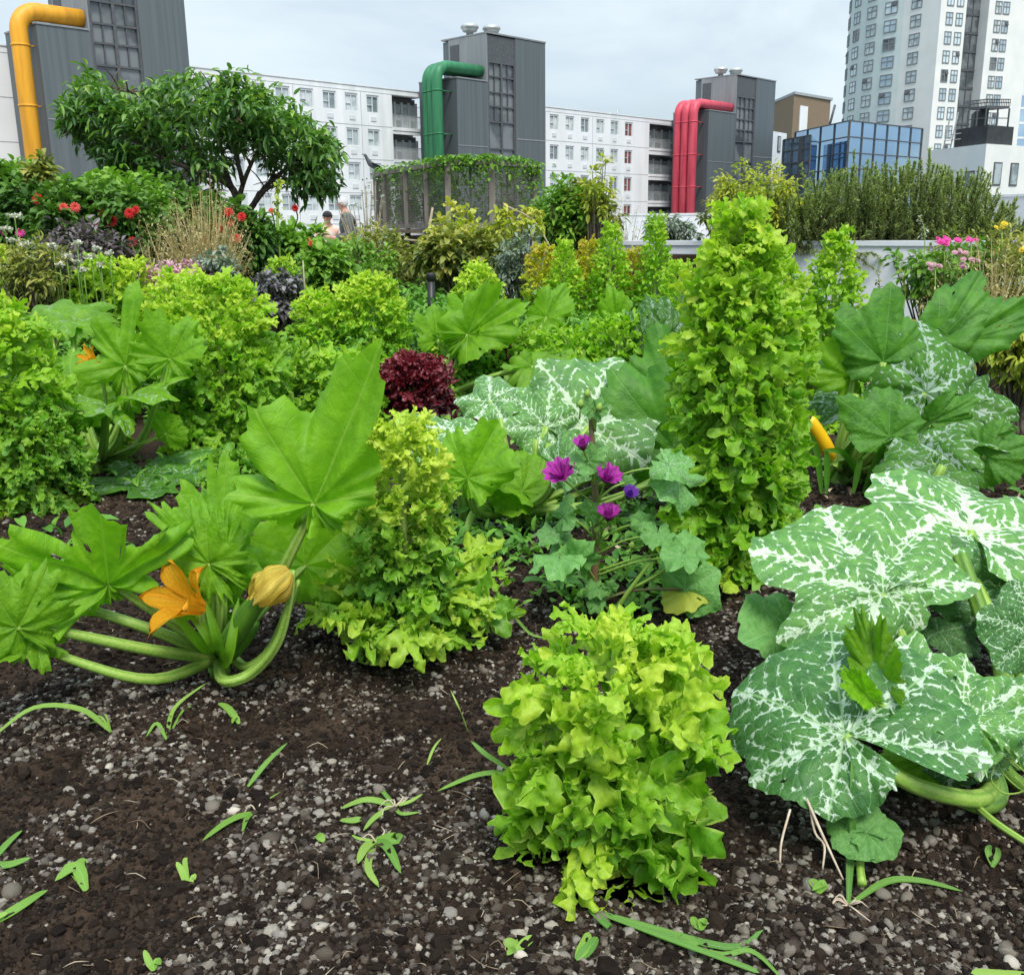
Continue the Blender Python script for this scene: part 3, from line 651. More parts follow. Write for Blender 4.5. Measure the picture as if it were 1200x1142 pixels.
# far blue tower at the right edge
root = thing('blue_tower', 'distant blue glass tower cut by the right edge', 'office building', P(1210, 250, 260) * A(1, 1, 0) + A(0, 0, -14))
a = XY(1194, 260); b1 = MB(); prism(b1, [a + A(0, 20), a, a + A(30, 6), a + A(30, 26)], -14, ZZ_(1195, 112, 260)); b1.build('wall', M['glass_blue'], root, smooth=False)
g = MB(); d = nrm((30, 6, 0)); nn = A(d[1], -d[0], 0)
for z in np.arange(0, 34, 3.4): g.box(np.append(a, z) + d * 15 + nn * .1, (30, .2, .5), np.stack([d, nn, KZ]))
g.build('floor_band', M['facade'], root, smooth=False)

TW = thing('round_tower', 'tall pale residential tower with a rounded left side', 'tower', A(74, 172, -14))
Cn = XY(1098, 170, 60); pd = nrm((-.42, .90)); rd = nrm((.93, .37)); TOP = 66.0; Lp = 7.6
Pl = Cn + pd * Lp
tn = nrm((-.62, .78)); nrm0 = A(-tn[1], tn[0]); nrm0 = nrm0 if nrm0[0] < 0 else -nrm0   # outward normal at the seam
Rc = 19.0; cc = Pl - nrm0 * Rc; a0 = math.atan2(nrm0[1], nrm0[0])
arc = [cc + Rc * A(math.cos(a0 - t), math.sin(a0 - t)) for t in np.linspace(0, R_(100), 26)]
b1 = MB(); pol = list(reversed(arc)); 
prism(b1, pol + [cc + A(12, 2)], -14, TOP); b1.build('curved_wall', M['towergrey'], TW, smooth=False)
Wr = 5.2; Wd = 4.6; Wf = 9.0
b1 = MB(); e1 = Cn + rd * Wr; back = A(-rd[1], rd[0]) * 9
prism(b1, [Pl, Cn, e1, e1 + back, Pl + A(8, 3)], -14, TOP)
e2 = e1 + rd * Wd; e3 = e2 + rd * Wf
prism(b1, [e1 + back * .28, e2 + back * .28, e2 + back, e1 + back * 1.01], -14, TOP) if False else None
prism(b1, [e2 + rd * .0, e3, e3 + back, e2 + back], -14, TOP); b1.build('wall', M['towerwall'], TW, smooth=False)
b1 = MB(); prism(b1, [e1 + rd * .003 + back * .2, e2 - rd * .003 + back * .2, e2 - rd * .003 + back * .8, e1 + rd * .003 + back * .8], -14, TOP); ro = b1.build('glazed_recess', M['glass_dark'], TW, smooth=False)
g = MB(); d3 = np.append(rd, 0); n3 = A(rd[1], -rd[0], 0)
for z in np.arange(8, TOP, 2.75): g.box(np.append((e1 + e2) / 2 + back * .2, z) + n3 * .06, (Wd - .1, .12, .35), np.stack([d3, n3, KZ]))
for f in (.35, .68): g.box(np.append(e1 + (e2 - e1) * f + back * .2, 30) + n3 * .05, (.15, .1, 60), np.stack([d3, n3, KZ]))
g.build('recess_bars', M['frame_d'], ro, smooth=False)
def twin(p, d, z, w_, h, k):
    d = np.append(nrm(d), 0); nn = A(d[1], -d[0], 0)
    if nn @ np.append(-p[:2], 0) < 0: nn = -nn
    ax = np.stack([d, nn, KZ]); f = MB(); t = .13
    for dz in (-h / 2, h * .1, h / 2): f.box(A(p[0], p[1], z + dz) + nn * .05, (w_ + t, .12, t), ax)
    for dx in (-w_ / 2, 0, w_ / 2): f.box(A(p[0], p[1], z) + d * dx + nn * .047, (t, .11, h - t), ax)
    fo = f.build('window', M['frame_g'], TW, smooth=False)
    g = MB(); g.box(A(p[0], p[1], z) + nn * .02, (w_, .06, h), ax); g.build('pane', M['glass_dark'] if k % 11 == 4 else (M['glass_sky'] if k % 3 else M['curtain']), fo, smooth=False)
    if k % 5 == 2:   # tilted open sash
        g = MB(); tl = nrm(nn + KZ * .35); g.box(A(p[0], p[1], z + h * .3) + nn * .2 + d * w_ * .25 * (1 if k % 2 else -1), (w_ * .45, .05, h * .34), np.stack([d, tl, np.cross(d, tl)])); g.build('open_sash', M['frame_d'], fo, smooth=False)
k = 0
for fl in range(11):
    z = 12.4 + fl * 2.78
    twin(Cn + pd * (Lp * .64), pd, z, 2.05, 1.75, k); k += 1
    for f in (.36, .74): twin(Cn + rd * Wr * f, rd, z - .35, 1.25, 1.75, k); k += 1
    for f in (.22, .40): twin(e2 + rd * Wf * f, rd, z - .9, 1.25, 1.75, k); k += 1
    for t in (7, 20, 34.5, 50):
        q = a0 - R_(t); twin(cc + Rc * A(math.cos(q), math.sin(q)), (-math.sin(q), math.cos(q)), z + .05, 2.3, 1.75, k); k += 1
# podium with black roof terrace in front of the tower
PO = thing('podium_building', 'white low building with a black roof terrace at the foot of the round tower', 'building', A(70, 140, -14))
pc = XY(1156, 134, 170); pl_ = XY(1088, 146, 170); pr = XY(1225, 142, 170); zt = ZZ_(1156, 168.5, 134)
b1 = MB(); prism(b1, [pl_, pc, pr, pr + (pl_ - pc)], -14, zt); b1.build('wall', M['towerwall'], PO, smooth=False)
for p0, p1, fs, zs in ((pl_, pc, (.42, .78), (zt - 4.6,)), (pc, pr, (.22, .5), (zt - 3.6, zt - 7.8))):
    d = np.append(nrm(p1 - p0), 0); nn = A(d[1], -d[0], 0); ax = np.stack([d, nn, KZ])
    for f in fs:
        for z in zs:
            q = np.append(p0 + (p1 - p0) * f, z); w_ = MB(); w_.box(q + nn * .03, (1.9, .1, 2.9), ax); wo_ = w_.build('window', M['frame_d'], PO, smooth=False)
            w_ = MB(); w_.box(q + nn * .09, (1.5, .04, 2.5), ax); w_.build('pane', M['glass'], wo_, smooth=False)
off_ = nrm(pl_ - pc) * .6 + nrm(pr - pc) * .6
tc_ = pc + off_; tl_ = tc_ + (pl_ - pc) * .52; tr_ = tc_ + (pr - pc) * .43
b1 = MB(); prism(b1, [tl_, tc_, tr_, tr_ + (tl_ - tc_)], zt + .01, ZZ_(1150, 149, 138)); blk = b1.build('roof_storey', M['black'], PO, smooth=False)
b1 = MB(); z2 = ZZ_(1150, 149, 138); z3 = ZZ_(1155, 128, 138)
q0, q1, q2 = tl_ + (tc_ - tl_) * .35, tc_ + A(.5, 2), tc_ + (tr_ - tc_) * .75
prism(b1, [q0, q1, q2, q2 + (q0 - q1)], z3, z3 + .3)
for q in (q0, (q0 + q1) / 2, q1, (q1 + q2) / 2, q2): b1.bar(np.append(q, z2), np.append(q, z3), .12, 5)
for q, r_ in ((q0, q1), (q1, q2)):
    for zz in (z3 + 1.1, z3 + .7, z2 + 1.0): b1.bar(np.append(q, zz), np.append(r_, zz), .06, 4)
    for f in np.linspace(0, 1, 14): p = q + (r_ - q) * f; b1.bar(np.append(p, z3 + .3), np.append(p, z3 + 1.1), .05, 4)
b1.build('roof_deck', M['frame_d'], blk, smooth=False)
b1 = MB(); inn = (q0 + q2) / 2
prism(b1, [q0 + (q1 - q0) * .3 + A(1, 2), q1 + A(.4, 1.6), q1 + (q2 - q1) * .35 + A(.2, 2), q0 + A(3, 6)], z2, z3); b1.build('deck_room', M['black'], blk, smooth=False)
b1 = MB()
for f in (.62, .9):
    p = pl_ + (pc - pl_) * f * .45; b1.bar(np.append(p, zt), np.append(p, zt + 4.5) + A(.6, 0, 0), .1, 5); b1.bar(np.append(p, zt + 1), np.append(p + (pc - pl_) * .16, zt + 1), .05, 4); b1.bar(np.append(p, zt + 1.7), np.append(p + (pc - pl_) * .16, zt + 1.7), .05, 4)
b1.build('roof_ladder', M['galv'], PO, smooth=False)
# ------------------------------------------------------------------ low white walls on the roof
def lowwall(name, label, p0, p1, z0, z1, th, cope=True):
    p0, p1 = np.asarray(p0, float), np.asarray(p1, float); root = thing(name, label, 'wall', A((p0[0] + p1[0]) / 2, (p0[1] + p1[1]) / 2, z0))
    d = np.append(nrm(p1 - p0), 0); nn = A(d[1], -d[0], 0); ax = np.stack([d, nn, KZ]); c = np.append((p0 + p1) / 2, (z0 + z1) / 2); L = np.linalg.norm(p1 - p0)
    b1 = MB(); b1.box(c - nn * th / 2, (L, th, z1 - z0), ax); b1.build('wall', M['whitewall'], root, smooth=False)
    if cope: b1 = MB(); b1.box(np.append((p0 + p1) / 2, z1 + .02) - nn * th / 2, (L + .02, th + .03, .04), ax); b1.build('coping', M['whitewall'], root, smooth=False)
    return root
pw0 = XY(640, 10.6, 280); pw1 = XY(1150, 8.2, 280)
lowwall('planter_wall', 'white planter wall under the rosemary bush', pw0, pw1, -.6, .80, .18)
lowwall('parapet_wall', 'short white parapet below the red pipes', XY(700, 24, 250), XY(860, 24, 250), -.6, ZZ_(800, 252, 24), .2)
lowwall('parapet_wall', 'white parapet behind the rosemary at the right edge', XY(1080, 19, 240), XY(1330, 15.5, 240), -.6, ZZ_(1150, 232, 18), .2)
# ------------------------------------------------------------------ leaf builders
def smooth01(x): x = np.clip(x, 0, 1); return x * x * (3 - 2 * x)
def lobes(mb, p, d, n, L, W, cup, curl, rnd, u0, r, ks=7, kv=5):
    """spoon shaped leaf lobes, all at once: base p, direction d, upper-face normal n (k,3)"""
    k = len(p); s = np.linspace(0, 1, ks) ** .85; v = np.linspace(-1, 1, kv)
    sd = np.cross(d, n); sd /= np.linalg.norm(sd, axis=1)[:, None] + 1e-9; n = np.cross(sd, d)
    wp = (.50 + .50 * smooth01(s / .55)) * np.sqrt(np.clip(1 - (np.clip((s - .55) / .452, 0, 1)) ** 2.3, 0, 1)); wp[-1] = .30
    wp = wp[None] * (1 - .34 * np.abs(np.cos(PI * (r.uniform(1.6, 2.6, (k, 1)) * s[None] + r.rand(k, 1)))) ** 5) if ks > 9 else np.repeat(wp[None], k, 0)
    a = curl[:, None] * s[None] ** 1.3; ds = L[:, None] / (ks - 1)
    ca = np.cumsum(np.cos(a), 1) * ds; sa = np.cumsum(np.sin(a), 1) * ds
    ca -= ca[:, :1]; sa -= sa[:, :1]
    c = p[:, None] + d[:, None] * ca[..., None] + n[:, None] * sa[..., None]            # k,ks,3
    nl = n[:, None] * np.cos(a)[..., None] - d[:, None] * np.sin(a)[..., None]
    dl = n[:, None] * np.sin(a)[..., None] + d[:, None] * np.cos(a)[..., None]
    ww = W[:, None] * wp
    ph = r.rand(k, 1, 1) * 6.28; fr = r.uniform(1.2, 3.0, (k, 1, 1)); ph2 = r.rand(k, 1, 1) * 6.28
    av = np.abs(v)[None, None]; S = s[None, :, None]
    h = ww[..., None] * (cup[:, None, None] * av ** 2 + .44 * av ** 1.5 * np.sin(ph + 6.28 * fr * S + np.sign(v)[None, None] * 1.3) * smooth01(S / .3) + (.22 if ks < 10 else .36) * av ** 1.3 * np.sin(ph2 + (13 if ks < 10 else 19) * S + 4 * v[None, None]))
    fwd = ww[..., None] * .22 * av ** 2 * np.cos(ph + 6.28 * fr * S)
    xs = ww[..., None] * v[None, None] * (1 - .25 * np.abs(cup)[:, None, None] * av)
    V = c[:, :, None] + sd[:, None, None] * xs[..., None] + nl[:, :, None] * h[..., None] + dl[:, :, None] * fwd[..., None]
    V[..., 2] = np.maximum(V[..., 2], .006)
    C = np.zeros((k, ks, kv, 4)); C[..., 0] = u0[:, None, None] + .35 * s[None, :, None]; C[..., 1] = av * .93 + .07; C[..., 2] = rnd[:, None, None]
    q = grid_q(ks, kv)[None] + (np.arange(k) * ks * kv)[:, None, None]
    mb.add(V.reshape(-1, 3), Q=q.reshape(-1, 4), C=C.reshape(-1, 4))
def oak_leaves(mb, base, az, L, Wd, th0, th1, rnd, r, ks=7, kv=5, nl=3, roll=.45, cupr=(-1.0, .9), curlr=(-2.3, .9)):
    """oak leaves: a midrib blade with round side lobes and a round end lobe"""
    k = len(base); m = 9; u = np.linspace(0, 1, m)
    th = th0[:, None] + (th1 - th0)[:, None] * u[None] ** 1.2; du = L[:, None] / (m - 1)
    cy = np.cumsum(np.cos(th) * du, 1); cz = np.cumsum(np.sin(th) * du, 1); cy -= cy[:, :1]; cz -= cz[:, :1]
    f = np.stack([np.cos(az), np.sin(az), 0 * az], -1); sdv = np.stack([-np.sin(az), np.cos(az), 0 * az], -1); Zv = A(0, 0, 1)
    ro = r.normal(0, roll, k)[:, None]
    up = Zv * np.cos(ro) + sdv * np.sin(ro); sdv = sdv * np.cos(ro) - Zv * np.sin(ro)
    c = base[:, None] + f[:, None] * cy[..., None] + up[:, None] * cz[..., None]
    tn = f[:, None] * np.cos(th)[..., None] + up[:, None] * np.sin(th)[..., None]; nn = up[:, None] * np.cos(th)[..., None] - f[:, None] * np.sin(th)[..., None]
    # midrib blade
    hw = Wd[:, None] * (.16 + .22 * smooth01(u / .5))[None] * np.sqrt(np.clip(1.02 - u ** 4, 0, 1))[None]
    V = np.stack([c - sdv[:, None] * hw[..., None] + nn * (hw * .25)[..., None], c, c + sdv[:, None] * hw[..., None] + nn * (hw * .25)[..., None]], 2)
    V[..., 2] = np.maximum(V[..., 2], .005)
    C = np.zeros((k, m, 3, 4)); C[..., 0] = u[None, :, None] * .8; C[:, :, 0, 1] = .5; C[:, :, 2, 1] = .5; C[..., 2] = rnd[:, None, None]
    q = grid_q(m, 3)[None] + (np.arange(k) * m * 3)[:, None, None]; mb.add(V.reshape(-1, 3), Q=q.reshape(-1, 4), C=C.reshape(-1, 4))
    P_, D_, N_, L_, W_, K_, U_ = [], [], [], [], [], [], []
    us = np.linspace(.30, .80, nl)
    for side in (-1, 1):
        for i, u_ in enumerate(us):
            uu = np.clip(u_ + r.normal(0, .035, k) + .04 * side, .1, .93); j = uu * (m - 1); j0 = np.minimum(j.astype(int), m - 2); w_ = (j - j0)[:, None]; ar = np.arange(k)
            p = c[ar, j0] * (1 - w_) + c[ar, j0 + 1] * w_; t = tn[ar, j0]; n = nn[ar, j0]
            ph = np.radians(62 - 22 * u_ + r.normal(0, 12, k))[:, None]
            d = t * np.cos(ph) + side * sdv * np.sin(ph) + n * r.normal(.12, .38, k)[:, None]
            sz = (.62 + .5 * smooth01(u_ / .7)) * r.uniform(.75, 1.2, k)
            P_.append(p); D_.append(d); N_.append(n + .45 * r.normal(0, 1, (k, 3))); L_.append(Wd * 1.25 * sz); W_.append(Wd * .33 * sz * r.uniform(.75, 1.25, k)); U_.append(np.full(k, .3 + .3 * u_)); K_.append(rnd)
    p = c[:, -2]; P_.append(p); D_.append(tn[:, -2] + .15 * r.normal(0, 1, (k, 3))); N_.append(nn[:, -2]); L_.append(Wd * 1.35 * r.uniform(.8, 1.15, k)); W_.append(Wd * .46 * r.uniform(.8, 1.2, k)); U_.append(np.full(k, .6)); K_.append(rnd)
    cat = np.concatenate; P_ = cat(P_); kk = len(P_); D_ = cat(D_); D_ /= np.linalg.norm(D_, axis=1)[:, None]
    lobes(mb, P_, D_, cat(N_), cat(L_), cat(W_), r.uniform(*cupr, kk), r.uniform(*curlr, kk), np.clip(cat(K_) + r.normal(0, .05, kk), 0, 1), cat(U_), r, ks, kv)

def lettuce(label, px, py, H_, prof, N, seed, mat='lettuce', W_=.33, nu=14, nv=5, lobes=2.3, depth=.5, ruf=.34, e0=5, e1=66, droop=75, yel=.75, base=None, lean=(0, 0), group=None, name='lettuce', skirt=0, cat='lettuce', ll=(.13, .10, .06), dk=.4, skl=.24, roll=.55, elj=15):
    r = np.random.RandomState(seed)
    g = G(px, py) if base is None else np.asarray(base, float); g[2] = float(soil_h(g[0], g[1])) if base is None else g[2]
    root = thing(name, label, cat, g, group)
    zs, Rs = zip(*prof)
    mb = MB()
    t = (np.arange(N) + r.rand(N)) / N; tz = t ** .95
    L = np.interp(t, (0, .5, 1), ll) * r.uniform(.7, 1.25, N)
    az = np.arange(N) * 2.39996 + r.normal(0, .3, N)
    Rr = np.interp(tz, zs, Rs) * (1 - dk * r.rand(N) ** 1.6) * r.uniform(.92, 1.12, N)
    el = np.radians(e0 + (e1 - e0) * smooth01((t - .15) / .85) + r.normal(0, elj, N))
    dr = np.radians(droop * r.uniform(.3, 1.5, N)) * (1.1 - .4 * t)
    tp = t > .93; el = np.where(tp, np.radians(r.uniform(45, 85, N)), el); Rr = np.where(tp, Rr * r.rand(N) ** .5, Rr)
    rb = np.maximum(.008, Rr - L * .66 * np.maximum(.25, np.cos(el - dr * .4)))
    z = np.maximum(H_ * .955 * tz - L * .35 * np.sin(np.maximum(el, 0)) + .01, .015)
    b = np.stack([g[0] + lean[0] * t + rb * np.cos(az), g[1] + lean[1] * t + rb * np.sin(az), g[2] + z], -1)
    age = np.clip(yel * smooth01((t - .3) / .65) + r.normal(.14, .16, N), 0, 1)
    age = np.where(t < .1, np.clip(r.normal(.55, .25, N), 0, 1), age)
    ks_, kv_ = (13, 7) if nu > 20 else ((10, 5) if nu > 11 else (5, 3))
    oak_leaves(mb, b, az + r.normal(0, .35, N), L, L * W_ * r.uniform(.8, 1.2, N), el, el - dr, age, r, ks_, kv_, 4 if nu > 20 else (3 if nu > 10 else 2), roll)
    if skirt:
        k = skirt; az = np.arange(k) * 2.39996 + r.normal(0, .3, k); L = skl * r.uniform(.55, 1.1, k); el = np.radians(r.uniform(18, 65, k))
        b = np.stack([g[0] + .03 * np.cos(az), g[1] + .03 * np.sin(az), g[2] + .03 + .10 * r.rand(k)], -1)
        oak_leaves(mb, b, az, L, L * .20 * r.uniform(.8, 1.2, k), el, el - np.radians(r.uniform(35, 85, k)), np.clip(r.normal(.62, .2, k), 0, 1), r, 12, 7, 5, .35)
    mb.build('foliage', M[mat], root)
    st = MB(); st.tube([g + A(0, 0, -.03), g + A(lean[0] * .4, lean[1] * .4, H_ * .4), g + A(lean[0], lean[1], H_ * .93)], [.018, .014, .004], 7, smooth=3)
    st.build('stem', M['stem'] if mat != 'lettuce_red' else M['redstem'], root)
    return root

VA = np.radians([-158, -108, -54, 0, 54, 108, 158])
def squash_leaf(B, T, Nn, mat, parent, lob=.3, tooth=.05, cup=.0, wave=.05, droop=.25, fold=.0, width=1.0, rnd=.5, silver=.0, quilt=.05, m=10, nr=13, seed=0, lens=(.55, .74, .92, 1, .92, .74, .55), pet=None, prad=(.008, .006), pmat='petiole', label=None, holes=None, back=.75, wfreq=5, curl=0.0):
    r = np.random.RandomState(seed + 17)
    if mat.startswith('zuc'): tooth *= 1.6; m = max(m, 15); nr = max(nr, 15)
    if holes is None: holes = 3 if mat.startswith('zuc') and seed % 2 == 1 else (1 if seed % 3 == 0 else 0)
    B, T = np.asarray(B, float), np.asarray(T, float)
    y = nrm(T - B); s = np.linalg.norm(T - B); Nn = nrm(np.asarray(Nn, float)); z = nrm(Nn - y * (Nn @ y)); x = np.cross(y, z)
    th = []; tv = []; ln = []
    def sect(i, j, a, b, l0, l1, f0, f1, last):
        jz = r.rand() * .3
        for k in range(m + (1 if last else 0)):
            f = f0 + (f1 - f0) * k / m; t = min(f, 1 - f) * 2; th.append(a + (b - a) * k / m)
            l = l0 + (l1 - l0) * smooth01(np.array(f)); dip = (.72 * math.exp(-((f - .5 + jz * .15) / .15) ** 2) + .30 * math.sin(PI * min(max(f, 0), 1)) ** 2) if mat.startswith('zuc') else math.sin(PI * min(max(f, 0), 1)) ** 1.6
            l *= 1 - lob * dip * r.uniform(.92, 1.08)
            ln.append(l * (1 + tooth * (abs(((f * 4.0 + jz) % 1.0) - .5) * 2 - .5 + r.normal(0, .28)) + ((.05 + .12 * lob) if mat.startswith('zuc') else .02) * math.sin(4 * PI * f + .6) * dip + .03 * math.sin(len(ln) * .55 + jz * 9))); tv.append(min(t, 1))
    gap = R_(174)
    sect(0, 0, -gap, VA[0], lens[0] * back, lens[0], .5, 1, False)
    for i in range(6): sect(i, i + 1, VA[i], VA[i + 1], lens[i], lens[i + 1], 0, 1, False)
    sect(0, 0, VA[6], gap, lens[6], lens[6] * back, 0, .5, True)
    th, tv, ln = map(np.array, (th, tv, ln)); na = len(th)
    rho = (np.arange(nr + 1) / nr) ** .85
    Rr = rho[:, None] * ln[None]; TH = np.broadcast_to(th, Rr.shape); TV = np.broadcast_to(tv, Rr.shape)
    lx = Rr * np.sin(TH) * width; ly = Rr * np.cos(TH)
    p1, p2, p3 = r.rand(3) * 2 * PI
    rh = np.broadcast_to(rho[:, None], Rr.shape)
    h = cup * Rr ** 2 + quilt * TV * np.sin(PI * np.clip(rh, 0, 1) ** .8) * 1.0 + wave * rh ** 2.5 * np.sin(wfreq * TH + p1) + wave * .5 * rh ** 3 * np.sin(wfreq * 2.3 * TH + p2) + wave * .25 * rh ** 2 * np.sin(wfreq * 4.7 * TH + p3)
    h = h - .10 * rh ** 6 * (1 + np.sin(3 * TH + p2)) * (0.4 + lob) + fold * np.abs(lx) + .02 * np.sin(lx * 9 + p1) * np.sin(ly * 8 + p2)
    # droop bends the blade along its length and sideways
    ang = droop * ly * np.abs(ly) ; h = h - ang
    ly2 = ly * (1 - .25 * abs(droop) * np.abs(ly))
    if curl: h = h - curl * lx ** 2; lx2 = lx * (1 - .3 * abs(curl) * np.abs(lx))
    else: lx2 = lx
    V = B + s * (lx2[..., None] * x + ly2[..., None] * y + h[..., None] * z)
    V[..., 2] = np.maximum(V[..., 2], .006)
    C = np.stack([Rr, TV, np.full(Rr.shape, rnd), np.full(Rr.shape, silver)], -1)
    Lc = np.stack([lx, ly, np.full(Rr.shape, seed * 3.7)], -1)
    Qd = grid_q(nr + 1, na)
    if holes:       # slits eaten between the veins
        kill = set()
        for _ in range(holes):
            j = m + r.randint(0, 5 * m); j = j + (m // 2 - j % m) // 2 + r.randint(-1, 2); i = r.randint(int(nr * .45), int(nr * .85))
            for a_ in range(r.randint(1, 3)): kill.add((i + a_) * (na - 1) + j)
        Qd = np.array([q for k_, q in enumerate(Qd) if k_ not in kill])
    mb = MB(); mb.add(V.reshape(-1, 3), Q=Qd, C=C.reshape(-1, 4), L=Lc.reshape(-1, 3))
    o = mb.build('leaf', M[mat], parent)
    if label: o['label'] = label
    if pet is not None:
        pts = [np.asarray(p, float) for p in pet] + [B - z * .004]
        t = MB(); t.tube(pts, np.linspace(prad[0] * 1.15, prad[1], len(pts)), 10, smooth=5, rib=.08); t.build('petiole', M[pmat], o)
    return o

def blade(mb, pts, w, rnd=.5, n=5, flat=A(0, 0, 1)):
    pts = np.asarray(pts, float); p, _ = catmull(pts, np.ones(len(pts)), n); k = len(p)
    t = np.gradient(p, axis=0); t /= np.linalg.norm(t, axis=1)[:, None]
    sd = np.cross(t, flat); sd /= np.linalg.norm(sd, axis=1)[:, None] + 1e-9
    u = np.linspace(0, 1, k); ww = w * np.minimum(1, (.45 + 2.2 * u)) * np.sqrt(np.clip(1 - u ** 3, 0.002, 1))
    up = np.cross(sd, t)
    V = np.stack([p - sd * ww[:, None] + up * ww[:, None] * .6, p, p + sd * ww[:, None] + up * ww[:, None] * .6], 1)
    C = np.zeros((k, 3, 4)); C[..., 0] = u[:, None]; C[:, 0, 1] = 1; C[:, 2, 1] = 1; C[..., 2] = rnd
    mb.add(V.reshape(-1, 3), Q=grid_q(k, 3), C=C.reshape(-1, 4))
def leaves(mb, pos, dirs, L, Wd, rnd, r, droop=.3, kind='lance', fold=.25):
    """many small leaves at once: pos (n,3), dirs (n,3), L, Wd (n,)"""
    n = len(pos); pos = np.asarray(pos); d = dirs / (np.linalg.norm(dirs, axis=1)[:, None] + 1e-9)
    up = np.broadcast_to(A(0, 0, 1), d.shape) + r.normal(0, .35, d.shape)
    sd = np.cross(d, up); sd /= np.linalg.norm(sd, axis=1)[:, None] + 1e-9; nn = np.cross(sd, d)
    us = {'lance': (0, .22, .5, .78, 1), 'oval': (0, .2, .5, .8, 1), 'needle': (0, .5, 1)}[kind]
    ws = {'lance': (.08, .8, 1, .62, .02), 'oval': (.15, .85, 1, .8, .12), 'needle': (.7, 1, .15)}[kind]
    rows = []
    for u, w_ in zip(us, ws):
        c = pos + d * (L * u)[:, None] - nn * (L * droop * u * u)[:, None] - A(0, 0, 1) * (L * droop * .4 * u * u)[:, None]
        hw = (Wd * w_ * .5)[:, None]
        rows.append(np.stack([c - sd * hw + nn * hw * fold * 2, c, c + sd * hw + nn * hw * fold * 2], 1))
    V = np.stack(rows, 1); k = len(us)                       # n,k,3,3
    C = np.zeros((n, k, 3, 4)); C[..., 0] = np.array(us)[None, :, None]; C[:, :, 0, 1] = 1; C[:, :, 2, 1] = 1; C[..., 2] = rnd[:, None, None]
    q = grid_q(k, 3)[None] + (np.arange(n) * k * 3)[:, None, None]
    mb.add(V.reshape(-1, 3), Q=q.reshape(-1, 4), C=C.reshape(-1, 4))
def rdir(r, n, up=.3):
    d = r.normal(0, 1, (n, 3)); d[:, 2] = d[:, 2] * .6 + up; return d / np.linalg.norm(d, axis=1)[:, None]
def bush(name, label, cat, c, rad, ncl, per, L, Wd, mat, seed, kind='oval', clr=.28, droop=.35, group=None, zb=None, stemmat='bark', hole=.15, stems=True, top=.0, root=None, srad=.012, gz=0.0):
    """c centre, rad (rx,ry,rz): leaf clumps spread through the crown's volume, stems from the base"""
    r = np.random.RandomState(seed); c = np.asarray(c, float); rad = np.asarray(rad, float) * np.ones(3)
    zb = gz if zb is None else zb
    if root is None: root = thing(name, label, cat, (c[0], c[1], zb), group)
    d = r.normal(0, 1, (ncl, 3)); d /= np.linalg.norm(d, axis=1)[:, None]
    q = d * (hole + (1 - hole) * r.rand(ncl) ** .45)[:, None] * (1 + r.normal(0, .10, ncl))[:, None]
    cc = c + q * rad; cc[:, 2] = np.maximum(cc[:, 2], zb + .02)
    mb = MB(); cr = clr * rad.mean()
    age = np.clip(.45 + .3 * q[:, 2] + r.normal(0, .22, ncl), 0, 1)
    idx = np.repeat(np.arange(ncl), per); off = r.normal(0, 1, (len(idx), 3)); off /= np.linalg.norm(off, axis=1)[:, None]
    off *= (cr * r.rand(len(idx)) ** .5)[:, None] * .9
    pos = cc[idx] + off
    dirs = off / cr * .9 + q[idx] * .5 + rdir(r, len(idx), .15) * .7
    pos[:, 2] = np.maximum(pos[:, 2], zb + .01)
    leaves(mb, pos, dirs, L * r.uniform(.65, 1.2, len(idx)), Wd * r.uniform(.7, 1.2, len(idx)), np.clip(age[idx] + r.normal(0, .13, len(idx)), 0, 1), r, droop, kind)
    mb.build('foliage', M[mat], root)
    if stems:
        st = MB(); b0 = A(c[0], c[1], zb)
        for i in range(0, ncl, max(1, ncl // 40)):
            m_ = b0 + (cc[i] - b0) * .5 + A(*(r.normal(0, .06, 3) * rad)); m_[2] = max(m_[2], zb + .01)
            s0 = b0 + A(r.normal(0, .12) * rad[0], r.normal(0, .12) * rad[1], -.02)
            st.tube([s0, m_, cc[i]], [srad, srad * .6, srad * .25], 5, smooth=3, cap=False)
        st.build('stem', M[stemmat], root)
    return root
def petals(mb, c, ax, n, L, Wd, r, el=.4, rnd=.5, layers=1, droop=.2):
    ax = nrm(ax); u = nrm(np.cross(ax, A(.3, .2, 1) if abs(ax[2]) < .9 else A(1, 0, 0))); w_ = np.cross(ax, u)
    for l in range(layers):
        k = n - l * 2 if n - l * 2 > 4 else 5; a = np.arange(k) * 2 * PI / k + l * .4 + r.rand()
        e = el + l * .42
        d = np.cos(e) * (np.cos(a)[:, None] * u + np.sin(a)[:, None] * w_) + np.sin(e) * ax
        s = 1 - .17 * l
        # petal faces turn towards the axis
        sd = np.cross(d, ax); sd /= np.linalg.norm(sd, axis=1)[:, None]; nn = np.cross(sd, d)
        us = (0, .3, .6, .85, 1); ws = (.25, .75, 1, .75, .15); rows = []
        for uu, ww in zip(us, ws):
            cpt = c + d * (L * s * uu) - nn * (L * droop * uu * uu); hw = Wd * s * ww * .5
            rows.append(np.stack([cpt - sd * hw + nn * hw * .4, cpt, cpt + sd * hw + nn * hw * .4], 1))
        V = np.stack(rows, 1); C = np.zeros((k, 5, 3, 4)); C[..., 0] = np.array(us)[None, :, None]; C[:, :, 0, 1] = 1; C[:, :, 2, 1] = 1; C[..., 2] = np.clip(rnd + r.normal(0, .15, k), 0, 1)[:, None, None]
        q = grid_q(5, 3)[None] + (np.arange(k) * 15)[:, None, None]; mb.add(V.reshape(-1, 3), Q=q.reshape(-1, 4), C=C.reshape(-1, 4))
